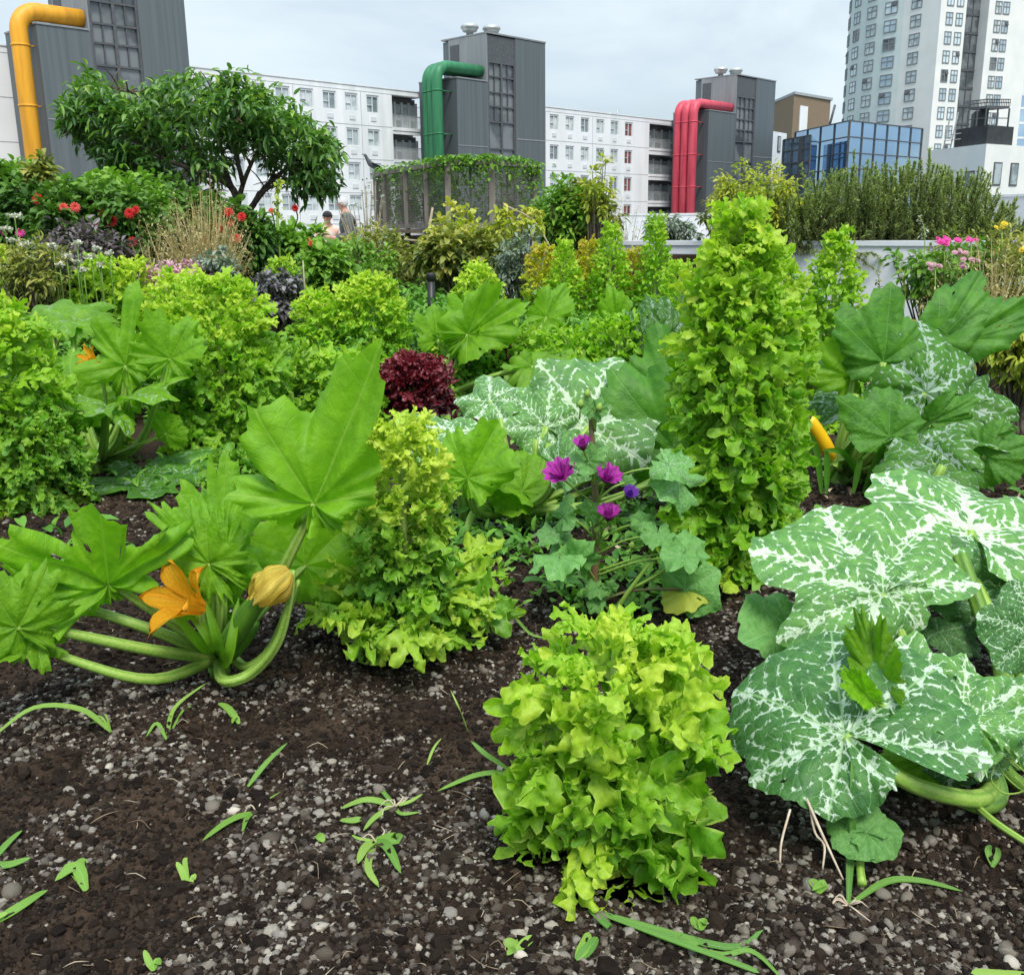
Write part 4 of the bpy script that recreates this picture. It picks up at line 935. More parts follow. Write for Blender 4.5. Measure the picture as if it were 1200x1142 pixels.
def courgette_flower(par, c, ax, L, Wd, mat, seed, open_=.9, name='flower', tube_l=.45, closed=False):
    """five pointed petals fused into a trumpet"""
    r = np.random.RandomState(seed); ax = nrm(ax); u = nrm(np.cross(ax, A(.2, .3, 1) if abs(ax[2]) < .9 else A(1, .2, 0))); w_ = np.cross(ax, u); mb = MB()
    nu, nv = 14, 7; uu = np.linspace(0, 1, nu)
    for k in range(5):
        a0 = k * 2 * PI / 5 + .3; ln = L * r.uniform(.85, 1.15); op = open_ * r.uniform(.8, 1.25)
        tl_ = .82 if closed else tube_l
        half = PI / 5 * np.where(uu < tl_, 1.02, 1.02 * np.clip(1 - ((uu - tl_) / (1 - tl_)) ** 1.5, .02, 1))
        rad = Wd * (.16 + .55 * uu ** 1.3) if not closed else Wd * (.2 + .42 * np.sin(PI * np.clip(uu * 1.05, 0, 1)) ** .8); z = ln * uu * (1 - .25 * op * uu ** 2)
        rad = rad + np.clip(uu - tl_, 0, 1) * ln * op * .75
        z = z - np.clip(uu - .8, 0, 1) * ln * op * .9
        V = []; C = []
        for j in range(nv):
            f = -1 + 2 * j / (nv - 1); a = a0 + half * f
            cr = 1 + .10 * np.cos(f * PI) * uu + .06 * np.sin(uu * 11 + f * 3 + k) + (.13 * np.cos(a * 10 + uu * 3) + .10 * np.sin(uu * 9 + a * 3) if closed else .05 * np.cos(f * 9) * uu)
            V.append(c + ax * z[:, None] + (rad * cr)[:, None] * (np.cos(a)[:, None] * u + np.sin(a)[:, None] * w_))
            C.append(np.stack([uu, np.full(nu, abs(f)), np.full(nu, np.clip(.5 + r.normal(0, .2), 0, 1)), np.zeros(nu)], -1))
        mb.add(np.stack(V, 1).reshape(-1, 3), Q=grid_q(nu, nv), C=np.stack(C, 1).reshape(-1, 4))
    return mb.build(name, M[mat], par)
# ------------------------------------------------------------------ lettuces
lettuce('bushy bright lime oak leaf lettuce standing alone on bare soil in front', 716, 992, .395, [(0, .095), (.2, .105), (.5, .122), (.8, .118), (1, .06)], 150, 3, W_=.40, nu=26, roll=.9, elj=24, e0=5, e1=66, droop=60, yel=.72, skirt=9, ll=(.125, .115, .075), skl=.16, dk=.5)
lettuce('bolted lettuce column with a wide frilly pale skirt left of the purple mallow', 478, 752, .60, [(0, .12), (.15, .11), (.3, .085), (.6, .092), (.85, .10), (1, .06)], 250, 5, 'lettuce_dark', nu=22, roll=.9, elj=22, W_=.38, e0=-10, e1=68, droop=65, yel=1.0, skirt=54, ll=(.10, .085, .06), skl=.235)
lettuce('tallest bolted green lettuce tower right of the purple mallow', 852, 668, 1.07, [(0, .14), (.2, .145), (.45, .155), (.7, .135), (.85, .095), (1, .04)], 580, 7, nu=15, W_=.40, roll=.85, elj=22, e0=-5, e1=66, droop=70, yel=.5, ll=(.115, .105, .07), dk=.5)
lettuce('second bolted lettuce leaning on the right flank of the tallest tower', 886, 640, .93, [(0, .10), (.4, .115), (.75, .11), (1, .05)], 420, 8, e0=-10, e1=66, droop=90, yel=.5, ll=(.11, .10, .07))
lettuce('slim pointed lettuce spire before the white planter wall', 966, 500, .99, [(0, .18), (.4, .17), (.7, .12), (1, .04)], 420, 9, nu=11, e0=-5, e1=70, droop=80, yel=.5, ll=(.12, .10, .06))
lettuce('huge bolted lettuce mass filling the left edge', 4, 590, .80, [(0, .25), (.3, .27), (.6, .25), (.85, .18), (1, .09)], 620, 10, nu=12, W_=.40, roll=.85, elj=22, e0=-5, e1=66, droop=70, yel=.45, ll=(.11, .10, .07))
lettuce('low spreading lettuce at the foot of the left edge mass', 52, 598, .34, [(0, .14), (.5, .16), (1, .10)], 260, 11, 'lettuce_dark', nu=12, e0=-5, e1=66, yel=.15, ll=(.11, .10, .07))
lettuce('broad bolted lettuce dome behind the leaf stalks of the middle left courgette', 268, 535, .83, [(0, .22), (.3, .25), (.6, .24), (.85, .19), (1, .08)], 640, 12, nu=12, W_=.40, roll=.85, elj=22, e0=-5, e1=66, droop=70, yel=.62, ll=(.11, .10, .07))
lettuce('lettuce hump on the left shoulder of the broad lettuce dome', 222, 490, .80, [(0, .2), (.5, .21), (.85, .16), (1, .08)], 460, 13, nu=11, yel=.75, ll=(.11, .10, .07))
lettuce('small dark lettuce rosette on soil below the broad lettuce dome', 290, 588, .17, [(0, .12), (.5, .12), (1, .06)], 90, 14, 'lettuce_dark', W_=.45, nu=14, nv=7, depth=.2, e0=10, e1=75, droop=50, yel=.05, ll=(.11, .10, .07))
lettuce('lettuce cone behind the upright courgette leaves at left', 133, 460, .86, [(0, .24), (.4, .24), (.75, .17), (1, .07)], 460, 15, nu=10, yel=.6, ll=(.12, .10, .07))
lettuce('paler lettuce cone close beside the cone behind the left courgette', 172, 460, .83, [(0, .2), (.4, .2), (.75, .15), (1, .06)], 360, 16, nu=10, yel=.85, ll=(.12, .10, .07))
lettuce('narrow lettuce cone between lilac flowers and broad dome', 337, 450, .84, [(0, .18), (.4, .17), (.75, .13), (1, .05)], 380, 17, 'lettuce_dark', nu=10, yel=.55, ll=(.12, .10, .07))
lettuce('round lettuce mound left of the black post', 437, 465, .71, [(0, .22), (.4, .23), (.75, .2), (1, .09)], 600, 18, nu=12, yel=.7, ll=(.12, .11, .08))
lettuce('short lettuce just left of the round mound', 378, 465, .66, [(0, .18), (.5, .19), (1, .08)], 320, 19, nu=10, yel=.7, ll=(.12, .10, .07))
lettuce('yellowish lettuce tops at the far left edge', 14, 455, .92, [(0, .22), (.5, .24), (.85, .17), (1, .08)], 460, 20, nu=10, yel=.9, ll=(.12, .10, .07))
lettuce('lettuce cone right of the black post', 562, 430, .74, [(0, .22), (.4, .22), (.75, .16), (1, .06)], 420, 21, nu=10, yel=.75, ll=(.13, .11, .07))
lettuce('feathery lettuce spire with the highest tip among yellowing plants', 713, 430, 1.06, [(0, .20), (.4, .17), (.7, .11), (1, .03)], 560, 22, nu=9, W_=.25, e0=10, e1=78, droop=50, yel=.55, ll=(.12, .10, .06))
lettuce('feathery lettuce spire left of the highest yellow spire', 661, 430, .95, [(0, .19), (.4, .16), (.7, .11), (1, .03)], 500, 23, nu=9, W_=.25, e0=10, e1=78, droop=50, yel=.65, ll=(.12, .10, .06))
lettuce('thin lettuce spire before the white parapet beside the tallest tower', 765, 430, 1.10, [(0, .2), (.35, .19), (.6, .11), (1, .025)], 520, 24, nu=9, W_=.25, e0=10, e1=78, droop=60, yel=.45, ll=(.12, .10, .06))
for i, (px, py, h, rr, lb, mt) in enumerate(((636, 425, .88, .17, 'yellow turning bolted plant left of feathery spires', 'lettuce_yel'), (688, 425, .93, .15, 'orange tinged bolted plant between two feathery spires', 'lettuce_yel'), (738, 425, .85, .16, 'yellow and reddish bolted plant below the parapet', 'lettuce_yel'), (793, 450, .80, .2, 'leafy lettuce between thin spire and tallest tower', 'lettuce'))):
    lettuce(lb, px, py, h, [(0, rr), (.5, rr), (1, rr * .35)], 380, 30 + i, mt, W_=.28, nu=8, e0=5, e1=76, droop=60, yel=.5, ll=(.12, .10, .07))
# low lettuces filling the middle distance
for i, (px, py, h, rr, lb) in enumerate(((600, 462, .42, .26, 'low lettuce behind the silver courgette leaves, right of the red lettuces'), (665, 470, .42, .28, 'low lettuce below feathery lettuce spires'), (725, 470, .5, .26, 'low lettuce left of the dark kale'), (540, 465, .40, .22, 'low lettuce behind the dark red frilly head'), (470, 490, .30, .22, 'low lettuce under the round mound'), (90, 530, .3, .2, 'low lettuce behind the leaf stalks at left'), (330, 515, .45, .22, 'low lettuce at the right flank of the broad dome'), (395, 510, .40, .22, 'low lettuce hidden behind the big raised courgette leaf'))):
    lettuce(lb, px, py, h, [(0, rr), (.5, rr), (1, rr * .5)], 300, 50 + i, 'lettuce' if i % 3 else 'lettuce_dark', nu=10, e0=-5, e1=70, yel=.3, ll=(.12, .11, .09))
for i, (px, py, h, rr, lb) in enumerate(((487, 500, .36, .165, 'large dark red frilly lettuce head above the silver courgette leaf'), (559, 458, .36, .12, 'small dark red lettuce between two courgette stalks'), (583, 462, .34, .10, 'small red lettuce right of the courgette stalks'), (488, 412, .26, .12, 'half hidden red lettuce behind the round green mound'))):
    lettuce(lb, px, py, h, [(0, rr * .9), (.5, rr * 1.05), (.8, rr * .85), (1, rr * .45)], 420 if i == 0 else 150, 70 + i, 'lettuce_red', W_=.5, nu=14 if i == 0 else 10, nv=7, lobes=3, ruf=.5, e0=0, e1=75, droop=60, name='red_lettuce', ll=(.09, .08, .06))

# ------------------------------------------------------------------ courgette, front left
def PX(*a): return [P(*q) for q in a]
UPC = A(0, -1, .35)
Y0 = 2.13; c0 = G(257, 785); c0[2] = .03
Z1 = thing('courgette_plant', 'courgette plant with open orange flower and dark green fruit on bare soil', 'courgette', c0)
squash_leaf(P(127, 683, 2.0), P(-8, 622, 1.9), A(.25, -1, -.15), 'zuc', Z1, lob=.52, tooth=.12, cup=.2, wave=.14, fold=.28, quilt=.10, droop=.05, width=1.0, seed=1, rnd=.8, lens=(.2, .3, .62, 1, .86, .84, .3), pet=[c0, P(205, 732, 2.05)], prad=(.0125, .008))
squash_leaf(P(258, 640, 2.12), P(268, 528, 2.2), A(.1, -1, .15), 'zuc', Z1, lob=.45, tooth=.14, cup=.15, wave=.05, droop=.05, fold=.25, width=.62, seed=2, rnd=.7, silver=.05, pet=[c0, P(252, 720, 2.1)], prad=(.011, .007))
squash_leaf(P(245, 660, 2.05), P(178, 592, 2.05), A(-.2, -1, .45), 'zuc', Z1, lob=.35, tooth=.16, wave=.06, droop=.1, fold=.15, width=.6, seed=3, rnd=.65, pet=[c0, P(258, 710, 2.06)], prad=(.009, .006))
squash_leaf(P(262, 655, 2.08), P(262, 590, 2.1), A(.3, -1, .2), 'zuc', Z1, lob=.4, tooth=.2, wave=.05, droop=.1, fold=.2, width=.5, seed=4, rnd=.6, pet=[c0, P(262, 715, 2.06)], prad=(.009, .006))
squash_leaf(P(368, 590, 2.02), P(446, 424, 2.05), A(-.35, -1, -.15), 'zuc', Z1, lob=.24, tooth=.08, cup=.12, wave=.10, fold=.34, quilt=.08, droop=-.02, width=.95, seed=5, rnd=.75, lens=(.25, .52, .66, 1, .42, .24, .2), pet=[c0, P(318, 690, 2.08), P(345, 640, 2.04)], prad=(.013, .009))
squash_leaf(P(358, 662, 2.35), P(436, 590, 2.4), A(0, -1, -.1), 'zuc', Z1, lob=.2, tooth=.05, cup=.2, wave=.04, seed=6, rnd=.6, lens=(.5, .7, .95, 1, .8, .6, .4), pet=[c0, P(330, 690, 2.3)], prad=(.011, .008))
squash_leaf(P(20, 735, 1.85), P(-28, 668, 1.8), A(.5, -1, .1), 'zuc', Z1, lob=.35, tooth=.1, wave=.05, seed=7, rnd=.55, pet=[c0, P(180, 762, 2.02), P(80, 742, 1.93)], prad=(.0125, .008))
squash_leaf(P(30, 690, 2.0), P(85, 735, 1.97), A(.2, -.8, -.5), 'zuc', Z1, lob=.35, tooth=.12, wave=.06, seed=8, rnd=.6, pet=[c0, P(190, 742, 2.06), P(100, 712, 2.03)], prad=(.0125, .008))
squash_leaf(P(40, 750, 1.9), P(-40, 735, 1.85), A(0, -.6, 1), 'zuc', Z1, lob=.4, tooth=.1, wave=.06, seed=9, rnd=.5, width=.7, pet=[c0, P(180, 796, 1.99), P(90, 775, 1.93)], prad=(.012, .007))
squash_leaf(P(250, 700, 2.2), P(185, 650, 2.25), A(0, -1, .2), 'zuc', Z1, lob=.4, tooth=.14, wave=.05, seed=10, rnd=.3, width=.8, pet=[c0], prad=(.008, .006))
squash_leaf(P(268, 690, 2.15), P(280, 640, 2.15), A(.2, -1, .2), 'zuc', Z1, lob=.3, tooth=.14, wave=.05, seed=11, rnd=.5, width=.4, pet=[c0], prad=(.006, .004))
f = courgette_flower(Z1, P(236, 712, 2.0), A(-.45, -.65, .6), .118, .100, 'flower_or', 2, open_=.5, tube_l=.6)
t = MB(); t.tube([c0, P(240, 745, 2.03), P(236, 712, 2.0)], [.008, .007, .009], 8, smooth=4); t.build('flower_stalk', M['petiole'], f)
f = courgette_flower(Z1, P(340, 668, 2.0), A(-.75, -.25, -.6), .105, .06, 'flower_wilt', 5, open_=.12, closed=True)
part(f, 'wilted pale yellow flower hanging closed')
t = MB(); t.tube([c0 + A(0, 0, .0), P(262, 797, 2.04), P(295, 788, 2.04), P(326, 752, 2.02), P(340, 700, 2.0), P(342, 668, 2.0)], [.012, .0125, .012, .010, .008, .007], 9, smooth=5, rib=.08); t.build('flower_stalk', M['petiole'], f)
t = MB(); t.tube([c0 + A(.02, .02, .0), P(290, 782, 2.10), P(318, 760, 2.08), P(338, 712, 2.04), P(350, 680, 2.02)], [.012, .012, .011, .009, .004], 9, smooth=5, rib=.08); t.build('cut_stalk', M['petiole'], Z1)
for (a, b_, w_) in (((256, 765, 2.06), (302, 700, 2.02), .024), ((262, 775, 2.1), (300, 728, 2.1), .018)):
    p0, p1 = P(*a), P(*b_); t = MB(); q = [p0 + (p1 - p0) * s + A(0, 0, -.006 * math.sin(s * PI)) for s in np.linspace(0, 1, 9)]
    t.tube(q, np.array([.35, .7, .85, .95, 1, 1, .97, .85, .5]) * w_, 14, smooth=2, rib=.02); t.build('fruit', M['fruit_green'], Z1)
t = MB(); t.tube([c0 + A(0, 0, -.05), c0 + A(0, 0, .02), c0 + A(.004, 0, .07)], [.026, .024, .014], 10, smooth=3); t.build('crown', M['petiole_dark'], Z1)
for a, b_ in (((238, 755, 2.02), (195, 706, 1.98)), ((250, 752, 2.0), (205, 690, 2.05)), ((258, 757, 1.98), (242, 705, 1.98)), ((268, 770, 2.0), (280, 700, 2.05))):
    t = MB(); blade(t, [c0, P(*a), P(*b_)], .013, .4, flat=A(0, -1, .3)); t.build('young_leaf', M['zuc'], Z1)

# ------------------------------------------------------------------ courgette, middle left
c1 = G(118, 548); c1[2] = .03; y1 = c1[1]
Z2 = thing('courgette_plant', 'courgette plant at middle left holding two upright leaves above lettuces', 'courgette', c1)
D = lambda px, py, dy=0.0: P(px, py, y1 + dy)
squash_leaf(D(148, 428, -.05), D(161, 334, 0), A(-.1, -1, .1), 'zuc', Z2, lob=.42, tooth=.08, cup=.15, wave=.08, droop=.05, fold=.35, width=.72, seed=21, rnd=.6, silver=.06, lens=(.45, .7, .75, 1, .5, .45, .4), pet=[c1, D(140, 500, -.03)], prad=(.02, .014))
squash_leaf(D(200, 420, -.15), D(231, 362, -.1), A(.1, -1, .2), 'zuc', Z2, lob=.35, tooth=.08, cup=.2, wave=.08, fold=.4, width=.8, seed=22, rnd=.55, lens=(.5, .8, 1, .9, .8, .6, .5), pet=[c1, D(165, 518, -.08)], prad=(.02, .013))
squash_leaf(D(125, 478, -.35), D(62, 452, -.5), A(.0, -.25, 1), 'zuc', Z2, lob=.3, tooth=.06, cup=-.1, wave=.07, droop=.2, width=1.0, seed=23, rnd=.5, silver=.35, pet=[c1, D(122, 520, -.2)], prad=(.02, .013))
squash_leaf(D(148, 470, -.2), D(178, 445, -.4), A(.0, -.35, 1), 'zuc', Z2, lob=.3, tooth=.06, wave=.07, droop=.2, width=1.0, seed=24, rnd=.5, silver=.3, pet=[c1, D(140, 515, -.1)], prad=(.018, .012))
squash_leaf(D(170, 556, -.25), D(172, 592, -.55), A(.0, -.75, .8), 'zuc_dark', Z2, lob=.5, tooth=.1, wave=.04, droop=.1, width=1.1, seed=25, rnd=.9, silver=.25, lens=(.7, .9, 1, 1, 1, .9, .7), pet=[c1], prad=(.01, .007))
squash_leaf(D(92, 470, .15), D(70, 405, .2), A(-.2, -1, .4), 'zuc', Z2, lob=.3, tooth=.06, wave=.05, seed=26, rnd=.55, silver=.1, pet=[c1, D(95, 515, .05)], prad=(.018, .012))
squash_leaf(D(60, 378, .5), D(52, 335, .8), A(.1, -.6, .9), 'zuc', Z2, lob=.3, tooth=.06, wave=.06, seed=27, rnd=.45, silver=.2, pet=[c1, D(70, 450, .3)], prad=(.016, .010))
squash_leaf(D(85, 378, .5), D(98, 345, .7), A(.2, -.7, .8), 'zuc', Z2, lob=.25, tooth=.06, wave=.05, seed=28, rnd=.45, silver=.2, pet=[c1, D(90, 450, .3)], prad=(.016, .010))
squash_leaf(D(195, 508, -.3), D(205, 490, -.35), A(.1, -1, .3), 'zuc', Z2, lob=.1, tooth=.04, wave=.04, seed=29, rnd=.5, pet=[c1], prad=(.008, .006))
for q in ((85, 470), (96, 478), (130, 498)):
    t = MB(); t.tube([c1, D((q[0] + 118) / 2 - 2, 515, -.02), D(*q, .02)], [.018, .015, .010], 9, smooth=4, rib=.08); t.build('petiole', M['petiole'], Z2)
t = MB(); t.tube([c1 + A(0, -.02, .03), D(95, 530, -.1), D(74, 515, -.15)], [.017, .02, .012], 10, smooth=4); t.build('fruit', M['fruit_green'], Z2)
f = courgette_flower(Z2, D(118, 428, .0), A(-.5, -.5, .6), .10, .05, 'flower_or', 8, open_=.35); t = MB(); t.tube([c1, D(124, 480, -.0), D(118, 428, .0)], [.01, .008, .008], 7, smooth=4); t.build('flower_stalk', M['petiole'], f)
f = courgette_flower(Z2, D(152, 505, -.25), A(.1, -.1, 1), .10, .03, 'zuc', 9, open_=.0, name='bud', closed=True)
t = MB(); t.tube([c1 + A(0, 0, -.06), c1, c1 + A(0, 0, .08)], [.04, .038, .02], 10, smooth=3); t.build('crown', M['petiole_dark'], Z2)

# ------------------------------------------------------------------ courgette, centre
c2 = G(605, 610); c2[2] = .03; y2 = c2[1]
Z3 = thing('courgette_plant', 'courgette plant with silver mottled leaves behind the purple mallow', 'courgette', c2)
D = lambda px, py, dy=0.0: P(px, py, y2 + dy)
squash_leaf(D(530, 508, -.1), D(446, 468, -.02), A(-.1, -.22, 1), 'pump', Z3, lob=.25, tooth=.04, cup=-.05, wave=.10, droop=.35, fold=-.1, width=.85, seed=31, rnd=.75, silver=.55, pet=[c2, D(570, 560, -.1)], prad=(.018, .012))
squash_leaf(D(575, 470, .15), D(622, 430, .25), A(.05, -.25, 1), 'pump', Z3, lob=.2, tooth=.04, cup=-.1, wave=.10, droop=.3, width=.9, seed=32, rnd=.7, silver=.55, lens=(.6, .9, 1.1, 1, .9, .7, .6), pet=[c2, D(585, 540, .05)], prad=(.018, .012))
squash_leaf(D(548, 560, -.3), D(588, 488, -.28), A(-.15, -1, -.05), 'zuc', Z3, lob=.22, tooth=.06, cup=.2, wave=.09, fold=.25, width=.8, seed=33, rnd=.75, lens=(.3, .5, .85, 1, .85, .5, .3), pet=[c2, D(560, 600, -.2)], prad=(.014, .010))
squash_leaf(D(690, 500, .1), D(722, 402, .3), A(.05, -.75, .75), 'pump', Z3, lob=.15, tooth=.03, cup=.05, wave=.07, droop=.15, width=.95, seed=34, rnd=.6, silver=.6, pet=[c2, D(650, 550, .0)], prad=(.018, .012))
squash_leaf(D(640, 500, .05), D(595, 452, .1), A(-.2, -.7, .8), 'pump', Z3, lob=.25, tooth=.05, cup=.05, wave=.09, droop=.3, width=.9, seed=35, rnd=.7, silver=.5, pet=[c2, D(625, 550, .0)], prad=(.018, .012))
squash_leaf(D(790, 528, .1), D(715, 432, .12), A(-.1, -1, .1), 'zuc_dark', Z3, lob=.15, tooth=.05, cup=.1, wave=.04, fold=.05, width=.75, seed=36, rnd=.95, lens=(.4, .6, .8, 1, .95, .7, .5), pet=[c2, D(700, 590, .0), D(770, 560, .05)], prad=(.016, .012))
squash_leaf(D(790, 470, .35), D(768, 375, .35), A(-.2, -1, .1), 'zuc_dark', Z3, lob=.2, tooth=.05, cup=.1, wave=.04, fold=.1, width=.6, seed=37, rnd=.9, pet=[c2, D(720, 560, .2)], prad=(.014, .010))
squash_leaf(D(595, 565, -.05), D(545, 540, -.15), A(0, -.45, 1), 'zuc', Z3, lob=.1, tooth=.04, cup=.25, wave=.05, width=1.0, seed=38, rnd=.6, pet=[c2], prad=(.010, .008))
squash_leaf(D(612, 575, -.1), D(580, 528, -.05), A(.6, -1, .2), 'zuc', Z3, lob=.1, tooth=.04, cup=.25, wave=.05, width=1.0, seed=39, rnd=.55, pet=[c2], prad=(.010, .008))
squash_leaf(D(655, 545, -.3), D(680, 508, -.35), A(-.1, -.6, .8), 'pump', Z3, lob=.2, tooth=.05, cup=-.1, wave=.1, droop=.3, width=1.1, seed=40, rnd=.6, silver=.35, pet=[c2, D(640, 580, -.2)], prad=(.016, .010))
squash_leaf(D(690, 455, .6), D(640, 425, .7), A(-.1, -.8, .3), 'zuc', Z3, lob=.2, tooth=.05, wave=.06, width=.6, seed=41, rnd=.45, pet=[c2, D(660, 540, .3)], prad=(.014, .010))
squash_leaf(D(735, 540, .2), D(690, 500, .15), A(0, -.5, 1), 'pump', Z3, lob=.2, tooth=.05, wave=.1, width=1.0, seed=42, rnd=.6, silver=.5, droop=.3, pet=[c2], prad=(.012, .010))
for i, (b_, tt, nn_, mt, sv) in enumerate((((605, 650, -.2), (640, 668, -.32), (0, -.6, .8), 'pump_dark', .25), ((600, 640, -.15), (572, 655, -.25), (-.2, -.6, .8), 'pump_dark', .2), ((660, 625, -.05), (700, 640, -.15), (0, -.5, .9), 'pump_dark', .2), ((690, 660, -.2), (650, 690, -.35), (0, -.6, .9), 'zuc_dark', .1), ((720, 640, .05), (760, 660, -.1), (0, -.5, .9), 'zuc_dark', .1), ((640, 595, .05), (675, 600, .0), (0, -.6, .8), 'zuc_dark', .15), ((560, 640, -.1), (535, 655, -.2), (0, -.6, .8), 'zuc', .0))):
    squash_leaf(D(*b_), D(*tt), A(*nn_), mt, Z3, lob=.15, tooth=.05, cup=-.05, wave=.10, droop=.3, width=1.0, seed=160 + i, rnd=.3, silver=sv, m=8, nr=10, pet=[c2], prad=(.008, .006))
for a, b_, w_ in (((600, 560, -.05), (586, 490, -.05), .012), ((634, 560, -.05), (645, 520, -.05), .02), ((622, 560, 0), (628, 515, 0), .014), ((612, 560, .05), (612, 500, .05), .013)):
    t = MB(); t.tube([c2, D(*a), D(*b_)], [w_, w_ * .9, w_ * .7], 9, smooth=4, rib=.08); t.build('petiole', M['petiole'], Z3)
t = MB(); t.tube([D(548, 642, -.12), D(544, 600, -.15), D(538, 566, -.15)], [.022, .021, .018], 10, smooth=3, rib=.06); t.build('cut_stalk', M['petiole_dark'], Z3)
t = MB(); t.tube([c2, D(580, 592, -.1), D(556, 600, -.2), D(545, 625, -.25)], [.016, .016, .014, .011], 9, smooth=5, rib=.08); t.build('petiole', M['petiole'], Z3)
t = MB(); t.tube([c2 + A(0, 0, -.06), c2, c2 + A(.01, 0, .06)], [.035, .033, .02], 10, smooth=3); t.build('crown', M['petiole_dark'], Z3)

# courgette, further back
c3 = G(520, 470); c3[2] = .03; y3 = c3[1]
Z5 = thing('courgette_plant', 'far courgette plant with raised light green leaves right of the black post', 'courgette', c3)
D = lambda px, py, dy=0.0: P(px, py, y3 + dy)
squash_leaf(D(548, 392, -.1), D(622, 352, -.05), A(0, -1, .2), 'zuc', Z5, lob=.25, tooth=.06, cup=.2, wave=.10, fold=.4, width=.55, seed=51, rnd=.5, lens=(.4, .7, 1, 1, .9, .7, .4), pet=[c3, D(520, 430, -.1)], prad=(.022, .014))
squash_leaf(D(545, 385, 0), D(560, 335, .1), A(-.3, -1, .1), 'zuc', Z5, lob=.25, tooth=.06, cup=.2, wave=.08, fold=.45, width=.6, seed=52, rnd=.55, pet=[c3, D(538, 420, 0)], prad=(.022, .014))
squash_leaf(D(513, 398, .1), D(508, 352, .2), A(.1, -1, .2), 'zuc', Z5, lob=.25, tooth=.06, cup=.2, wave=.08, fold=.5, width=.7, seed=53, rnd=.5, pet=[c3, D(512, 435, .05)], prad=(.016, .012))
squash_leaf(D(625, 430, -.3), D(695, 408, -.3), A(0, -.5, .9), 'zuc', Z5, lob=.25, tooth=.05, cup=0, wave=.06, width=.7, seed=54, rnd=.45, silver=.1, pet=[c3, D(580, 440, -.2)], prad=(.016, .012))
squash_leaf(D(640, 372, .5), D(668, 330, .6), A(0, -1, .3), 'zuc', Z5, lob=.2, tooth=.05, cup=.2, wave=.08, fold=.4, width=.55, seed=55, rnd=.5, pet=[c3, D(600, 430, .3)], prad=(.016, .012))
squash_leaf(D(722, 375, .6), D(715, 330, .6), A(0, -1, .2), 'zuc', Z5, lob=.2, tooth=.05, cup=.2, wave=.08, fold=.4, width=.55, seed=56, rnd=.55, pet=[c3, D(700, 430, .4)], prad=(.016, .012))
c4 = G(770, 470); c4[2] = .02
Zk = thing('kale_plant', 'dark grey kale with crinkled leaves left of the tallest lettuce tower', 'kale', c4); D = lambda px, py, dy=0.0: P(px, py, c4[1] + dy)
for i, (b_, t_, n_, s_) in enumerate((((768, 395, 0), (765, 335, .1), (0, -1, .3), 1), ((778, 400, 0), (792, 350, 0), (.3, -1, .3), 2), ((755, 400, -.1), (735, 365, -.1), (-.3, -1, .4), 3), ((762, 410, -.1), (780, 378, -.2), (0, -1, .5), 4))):
    squash_leaf(D(*b_), D(*t_), A(*n_), 'zuc_dark', Zk, lob=.12, tooth=.05, cup=-.2, wave=.12, quilt=.10, wfreq=8, width=.55, seed=60 + s_, rnd=.2, silver=.45, pet=[c4], prad=(.012, .008))

# ------------------------------------------------------------------ courgette, right
c5 = G(985, 560); c5[2] = .03; y5 = c5[1]
Z4 = thing('courgette_plant', 'courgette plant with a yellow fruit and dark raised leaves at right', 'courgette', c5)
D = lambda px, py, dy=0.0: P(px, py, y5 + dy)
squash_leaf(D(1035, 424, -.1), D(1048, 330, -.1), A(-.1, -1, .0), 'zuc_dark', Z4, lob=.22, tooth=.06, cup=.12, wave=.05, fold=.08, width=.85, seed=71, rnd=.9, silver=.02, lens=(.3, .55, .98, 1, .62, .5, .3), pet=[c5, D(1015, 500, -.05)], prad=(.022, .015))
squash_leaf(D(1100, 400, .1), D(1158, 310, .15), A(-.3, -1, .15), 'zuc_dark', Z4, lob=.1, tooth=.04, cup=.1, wave=.04, fold=.1, width=.42, seed=72, rnd=.9, pet=[c5, D(1060, 480, .05)], prad=(.02, .014))
squash_leaf(D(1130, 398, .1), D(1222, 350, .1), A(-.2, -1, .2), 'zuc_dark', Z4, lob=.1, tooth=.05, cup=.1, wave=.04, fold=.1, width=.40, seed=73, rnd=.85, pet=[c5, D(1080, 490, .05)], prad=(.02, .014))
squash_leaf(D(1000, 440, -.05), D(962, 398, -.1), A(-.3, -1, .3), 'zuc', Z4, lob=.3, tooth=.06, cup=.1, wave=.05, fold=.15, width=.8, seed=74, rnd=.35, lens=(.4, .6, .9, 1, .9, .7, .4), pet=[c5, D(990, 500, -.05)], prad=(.02, .014))
squash_leaf(D(1085, 460, -.2), D(1102, 358, -.1), A(0, -.8, .5), 'zuc_dark', Z4, lob=.15, tooth=.05, cup=-.25, wave=.08, quilt=.09, droop=.3, width=.85, seed=75, rnd=.6, silver=.85, pet=[c5, D(1040, 520, -.1)], prad=(.02, .014), curl=.25)
squash_leaf(D(1042, 512, -.35), D(1045, 450, -.3), A(-.2, -1, .1), 'zuc_dark', Z4, lob=.2, tooth=.05, cup=.15, wave=.05, fold=.15, width=1.0, seed=76, rnd=.9, lens=(.4, .7, 1.2, 1, .7, .5, .4), pet=[c5, D(1015, 540, -.2)], prad=(.022, .015))
squash_leaf(D(1080, 520, -.4), D(1175, 500, -.55), A(0, -.5, 1), 'zuc_dark', Z4, lob=.25, tooth=.08, cup=-.1, wave=.10, droop=.2, quilt=.07, width=.7, seed=77, rnd=.6, silver=.9, pet=[c5, D(1040, 545, -.25)], prad=(.022, .014))
squash_leaf(D(1090, 495, -.25), D(1150, 465, -.3), A(0, -1, .25), 'zuc_dark', Z4, lob=.2, tooth=.06, cup=.1, wave=.08, fold=.15, width=.5, seed=78, rnd=.85, pet=[c5, D(1050, 530, -.2)], prad=(.018, .012))
